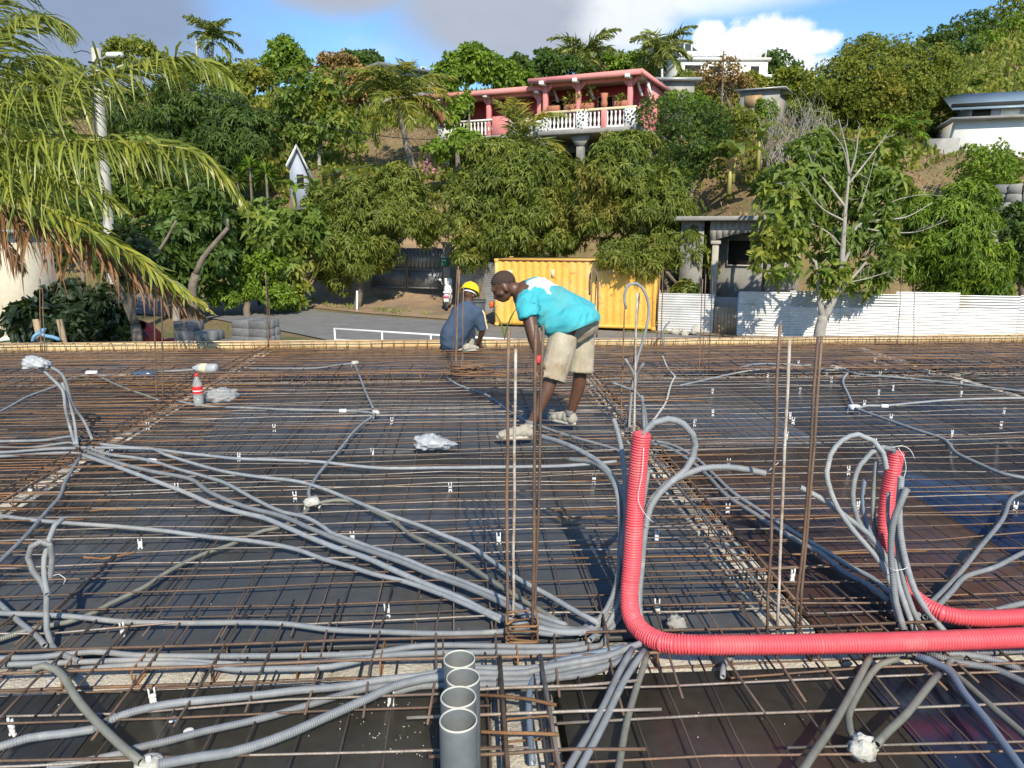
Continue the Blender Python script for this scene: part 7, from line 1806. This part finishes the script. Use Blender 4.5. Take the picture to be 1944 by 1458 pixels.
def standing():
    base = on(1040, 826, .05)
    t = thing('person', 'person in turquoise shirt and pale shorts bending over the mesh', 'person', base)
    J = lambda x, y, d: at(x, y, d)
    hipN, hipF = J(1076, 618, 5.70), J(1102, 612, 5.95)
    kneeN, kneeF = J(1050, 704, 5.62), J(1102, 702, 5.93)
    ankN, ankF = J(1008, 806, 5.56), J(1083, 786, 5.97)
    pel, chest, neck = J(1090, 603, 5.84), J(1008, 562, 5.78), J(984, 552, 5.78)
    shN, shF = J(1000, 576, 5.60), J(992, 556, 5.96)
    elN, wrN = J(1015, 645, 5.50), J(1022, 681, 5.50)
    elF, wrF = J(1012, 645, 5.92), J(1030, 690, 5.86)
    head = J(956, 544, 5.78)
    lv = -RGT; up = np.array([0, 0, 1.0])
    # body: one continuous skin surface
    mb = MB()
    for h, k, a in ((hipN, kneeN, ankN), (hipF, kneeF, ankF)):
        capsule(mb, h, .085, k, .062); capsule(mb, k, .056, k + (a - k) * .35 + RGT * .016, .057); capsule(mb, k + (a - k) * .35 + RGT * .016, .057, a, .036)
        capsule(mb, a, .036, a - up * .03, .038)
    capsule(mb, pel, .13, chest, .14); capsule(mb, chest, .11, neck, .06); capsule(mb, neck, .058, head + RGT * .04, .055)
    for s, e, w in ((shN, elN, wrN), (shF, elF, wrF)):
        capsule(mb, s, .060, e, .044); capsule(mb, e, .045, e + (w - e) * .3, .043); capsule(mb, e + (w - e) * .3, .043, w, .027); capsule(mb, chest, .09, s, .065)
    # head: skull, face turned down to the left
    fd = lv * .80 - up * .58; fd /= np.linalg.norm(fd); cr = np.cross(fd, FWD); cr = up * .82 + lv * .5; cr -= fd * (cr @ fd); cr /= np.linalg.norm(cr); sd = np.cross(fd, cr)
    H = lambda f, c, s: head + fd * f + cr * c + sd * s
    ax = np.array([fd, sd, cr])
    sphere(mb, H(-.012, .02, 0), (.098, .076, .092), 18, 12, ax); sphere(mb, H(.035, -.035, 0), (.062, .058, .075), 16, 10, ax); capsule(mb, H(.06, -.075, -.012), .028, H(.06, -.075, .012), .028)
    capsule(mb, H(.085, .0, 0), .012, H(.104, -.032, 0), .017, 8)                       # nose
    capsule(mb, H(.082, .028, -.032), .016, H(.082, .028, .032), .016, 8)               # brow
    capsule(mb, H(.090, -.062, -.018), .0115, H(.090, -.062, .018), .0115, 8)           # lips
    for s in (-1, 1): 
        sphere(mb, H(-.008, -.018, s * .078), (.020, .012, .032), 10, 8, ax)            # ears
        capsule(mb, H(.06, -.02, s * .035), .025, H(.04, -.03, s * .055), .025, 8)      # cheeks
    hand(mb, wrF, [.0, -.1, -1], lv, -RGT, .95); hand(mb, wrN + np.array([0, 0, -.02]), [.05, -.05, -1], RGT, -RGT, .95, .8)
    body = remesh(mb, 'body', 'skin', .010, t, 4)
    mb = MB()
    for s in (-1, 1): sphere(mb, H(.072, .004, s * .030), (.010, .012, .008), 10, 8, ax)
    mb.build('eyes', 'hair', body, True)
    mb = MB(); sphere(mb, H(-.016, .026, 0), (.099, .079, .093), 26, 16, ax)
    v = mb.v[0] - head; keep = (v @ fd) * .62 + .02 < (v @ cr) * 1.0
    v2 = mb.v[0].copy(); v2[~keep] = head + (v2[~keep] - head) * .86; mb.v[0] = v2; mb.build('hair', 'hair', body, True)
    # shirt
    mb = MB()
    sh1 = J(1098, 600, 5.84)
    capsule(mb, J(1080, 594, 5.84), .160, J(1016, 562, 5.78), .160, 18); capsule(mb, J(1090, 604, 5.80), .150, J(1010, 578, 5.74), .13, 16)
    tube(mb, np.array([J(1062, 588, 5.82), J(1094, 609, 5.83), J(1104, 617, 5.83)]), [.172, .192, .200], 20)
    capsule(mb, J(1052, 610, 5.76), .10, J(1022, 592, 5.72), .09); capsule(mb, J(1050, 618, 5.68), .105, J(1084, 612, 5.66), .125); capsule(mb, J(1084, 612, 5.66), .125, J(1108, 604, 5.74), .13)
    capsule(mb, J(1004, 556, 5.78), .13, J(993, 553, 5.78), .085, 14)
    for s, e in ((shN, elN), (shF, elF)):
        p1 = s + (e - s) * .42; tube(mb, np.array([s + RGT * .03 + up * .02, s + (e - s) * .1, p1]), [.095, .090, .088], 14); capsule(mb, chest, .11, s, .088)
    def folds(v):
        a = (v - pel) @ (chest - pel) / np.linalg.norm(chest - pel)
        q = np.stack([a * 3.2, (v @ up) * 2.2, (v @ FWD) * 2.2], -1)
        return .010 * vnoise(q, 12) + .008 * vnoise(q * 2.3, 13) - .009 * np.abs(vnoise(q * 3.1, 17))
    o = remesh(mb, 'shirt', 'shirt_cyan', .010, t, 4, folds)
    # cut the hem straight across the hips
    ha, hb = J(1034, 650, 5.75), J(1136, 608, 5.85); hn = np.cross(hb - ha, ray(1085, 628)); hn /= np.linalg.norm(hn)
    if hn @ (pel + [0, 0, -.5] - ha) < 0: hn = -hn
    bm = bmesh.new(); bm.from_mesh(o.data); bmesh.ops.bisect_plane(bm, geom=bm.verts[:] + bm.edges[:] + bm.faces[:], plane_co=ha + hn * .0, plane_no=hn, clear_outer=False)
    kill = [f for f in bm.faces if (np.array(f.calc_center_median()) - ha) @ hn > 0 and px_of(np.array([f.calc_center_median()]))[0][0] > 1030]
    bmesh.ops.delete(bm, geom=kill, context='FACES'); bm.to_mesh(o.data); bm.free()
    me = o.data; me.materials.append(MAT['print_white'])
    c = np.array([p.center[:] for p in me.polygons]); n = np.array([p.normal[:] for p in me.polygons]); x, y = px_of(c)
    outl = [(800 + a / 3.837, 480 + b / 3.837) for a, b in ((765, 240), (775, 205), (800, 190), (860, 175), (930, 178), (985, 200), (1025, 238), (985, 240), (945, 238), (930, 262), (945, 302), (918, 298), (892, 262), (850, 250), (825, 240), (800, 258), (785, 280), (780, 255))]
    x = x + 2.2 * vnoise(np.stack([x * .06, y * .06, 0 * x], -1), 4); k = in_poly(x, y, outl) & (n[:, 2] > .1)
    me.polygons.foreach_set('material_index', k.astype(np.int32))
    # shorts
    mb = MB()
    capsule(mb, J(1104, 610, 5.86), .148, J(1080, 622, 5.82), .142, 16)
    for h, hem, e in ((hipN, J(1048, 722, 5.60), 0), (hipF, J(1101, 706, 5.92), 0)):
        P = np.array([h + (hem - h) * q for q in (.16, .3, .5, .72, .9, 1.0)]); tube(mb, P, [.100, .112, .114, .108, .106, .112], 16)
    remesh(mb, 'shorts', 'shorts', .010, t, 3, lambda v: .010 * vnoise(v * [3.8, 3.8, 1.6], 21) + .005 * np.abs(vnoise(v * [7, 7, 3], 22)))
    # gloved hand with red cuff
    mb = MB(); lathe(mb, [(.001, .03), (.034, .028), (.037, .0), (.036, -.028), (.030, -.032), (.001, -.032)], wrN, 16); mb.build('wrist_band', 'glove_red', t, True)
    for a, heel, toe in ((ankN, on(1012, 831, .06), on(943, 832, .06)), (ankF, on(1092, 807, .06), on(1040, 795, .06))):
        shoe(t, heel, toe, a + (a - a) + np.array([0, 0, .0]))
        mb = MB(); tube(mb, np.array([a - up * .02, a + up * .015, a + up * .035]), [.044, .042, .044], 14); mb.build('sock', 'sock', t, True)
standing()

def squatting():
    base = on(880, 664, .05)
    t = thing('person', 'person in yellow helmet and blue shirt squatting at the edge', 'person', base)
    J = lambda x, y, d: at(x, y, d)
    up = np.array([0, 0, 1.0])
    pel, chest, neck, head = J(862, 640, 9.95), J(884, 594, 9.98), J(888, 576, 10.0), J(891, 560, 10.02)
    shR, elR, wrR = J(905, 594, 9.96), J(916, 628, 10.0), J(908, 652, 10.12)
    shL, elL, wrL = J(870, 592, 10.1), J(868, 625, 10.4), J(890, 650, 10.4)
    hipR, kneeR, ankR = J(872, 646, 9.96), J(893, 622, 10.35), J(893, 655, 10.2)
    hipL, kneeL, ankL = J(856, 644, 10.1), J(872, 622, 10.5), J(878, 656, 10.3)
    mb = MB()
    for h, k, a in ((hipR, kneeR, ankR), (hipL, kneeL, ankL)): capsule(mb, h, .085, k, .062); capsule(mb, k, .060, a, .042)
    capsule(mb, pel, .13, chest, .15); capsule(mb, chest, .1, neck, .06); capsule(mb, neck, .056, head, .06)
    for s, e, w in ((shR, elR, wrR), (shL, elL, wrL)): capsule(mb, s, .06, e, .045); capsule(mb, e, .045, w, .028); capsule(mb, chest, .1, s, .07)
    fd = FWD * .75 + RGT * .35 - up * .55; fd /= np.linalg.norm(fd); sd = np.cross(fd, up); sd /= np.linalg.norm(sd); cr = np.cross(sd, fd); ax = np.array([fd, sd, cr])
    H = lambda f, c, s: head + fd * f + cr * c + sd * s
    sphere(mb, H(0, .03, 0), (.096, .075, .095), 16, 10, ax); sphere(mb, H(.04, -.03, 0), (.06, .055, .07), 12, 8, ax); capsule(mb, H(.088, .0, 0), .012, H(.102, -.028, 0), .016, 8)
    for s in (-1, 1): sphere(mb, H(-.005, -.01, s * .077), (.02, .012, .03), 8, 6, ax)
    for w in (wrR, wrL): hand(mb, w, FWD * .5 - up * .8, RGT, up)
    remesh(mb, 'body', 'skin', .012, t, 3)
    mb = MB(); capsule(mb, J(860, 636, 9.95), .185, J(884, 598, 9.98), .185, 18); capsule(mb, J(858, 648, 9.95), .170, J(866, 630, 9.97), .175, 18); capsule(mb, chest, .15, neck - up * .03, .08, 14)
    for s, e, q in ((shR, elR, .95), (shL, elL, .95)): tube(mb, np.array([s + up * .03, s, s + (e - s) * q]), [.085, .09, .072], 14); capsule(mb, chest, .14, s, .095)
    o = remesh(mb, 'shirt', 'shirt_blue', .012, t, 4, lambda v: .011 * vnoise(v * [2.6, 2.6, 1.6], 31) + .005 * vnoise(v * 5, 33))
    mb = MB(); Q = catmull([shR + up * .085 - RGT * .03, shR + RGT * .085 + up * .02 - FWD * .02, shR + (elR - shR) * .5 + RGT * .084 - FWD * .03, shR + (elR - shR) * .93 + RGT * .075 - FWD * .03], .03); tube(mb, Q, .013, 6); mb.build('sleeve_stripe', 'cream', o, True)
    mb = MB()
    for h, k, a in ((hipR, kneeR, ankR), (hipL, kneeL, ankL)): capsule(mb, h, .105, k, .08); capsule(mb, k, .08, a, .06)
    remesh(mb, 'trousers', 'trousers', .014, t, 3, lambda v: .006 * vnoise(v * 3, 41))
    shoe(t, on(880, 667, .05), on(908, 664, .05), ankR - up * .02); shoe(t, on(862, 666, .05), on(884, 662, .05), ankL - up * .02)
    # helmet: shell, brim, ridge and head band
    hc = H(-.01, .055, 0)
    mb = MB(); prof = [(.128, -.02), (.126, .0), (.120, .045), (.100, .085), (.065, .112), (.03, .122), (.002, .124)]
    A3 = np.array([sd, -fd, cr]); A3 = np.array([fd, sd, cr]); lathe(mb, prof, hc, 28, A3); sh = mb.build('helmet_shell', 'helmet', t, True)
    mb = MB(); lathe(mb, [(.118, -.018), (.146, -.026), (.148, -.020), (.126, -.006)], hc, 28, A3); mb.build('brim', 'helmet', sh, True)
    mb = MB(); a = np.linspace(-.9, 1.1, 14); tube(mb, np.array([hc + fd * math.sin(q) * .117 + cr * math.cos(q) * .126 for q in a]), .011, 6); mb.build('ridge', 'helmet', sh, True)
    mb = MB(); lathe(mb, [(.098, -.05), (.100, -.048), (.100, -.022), (.098, -.02)], hc, 24, A3); mb.build('head_band', 'white_plastic', t, True)
squatting()
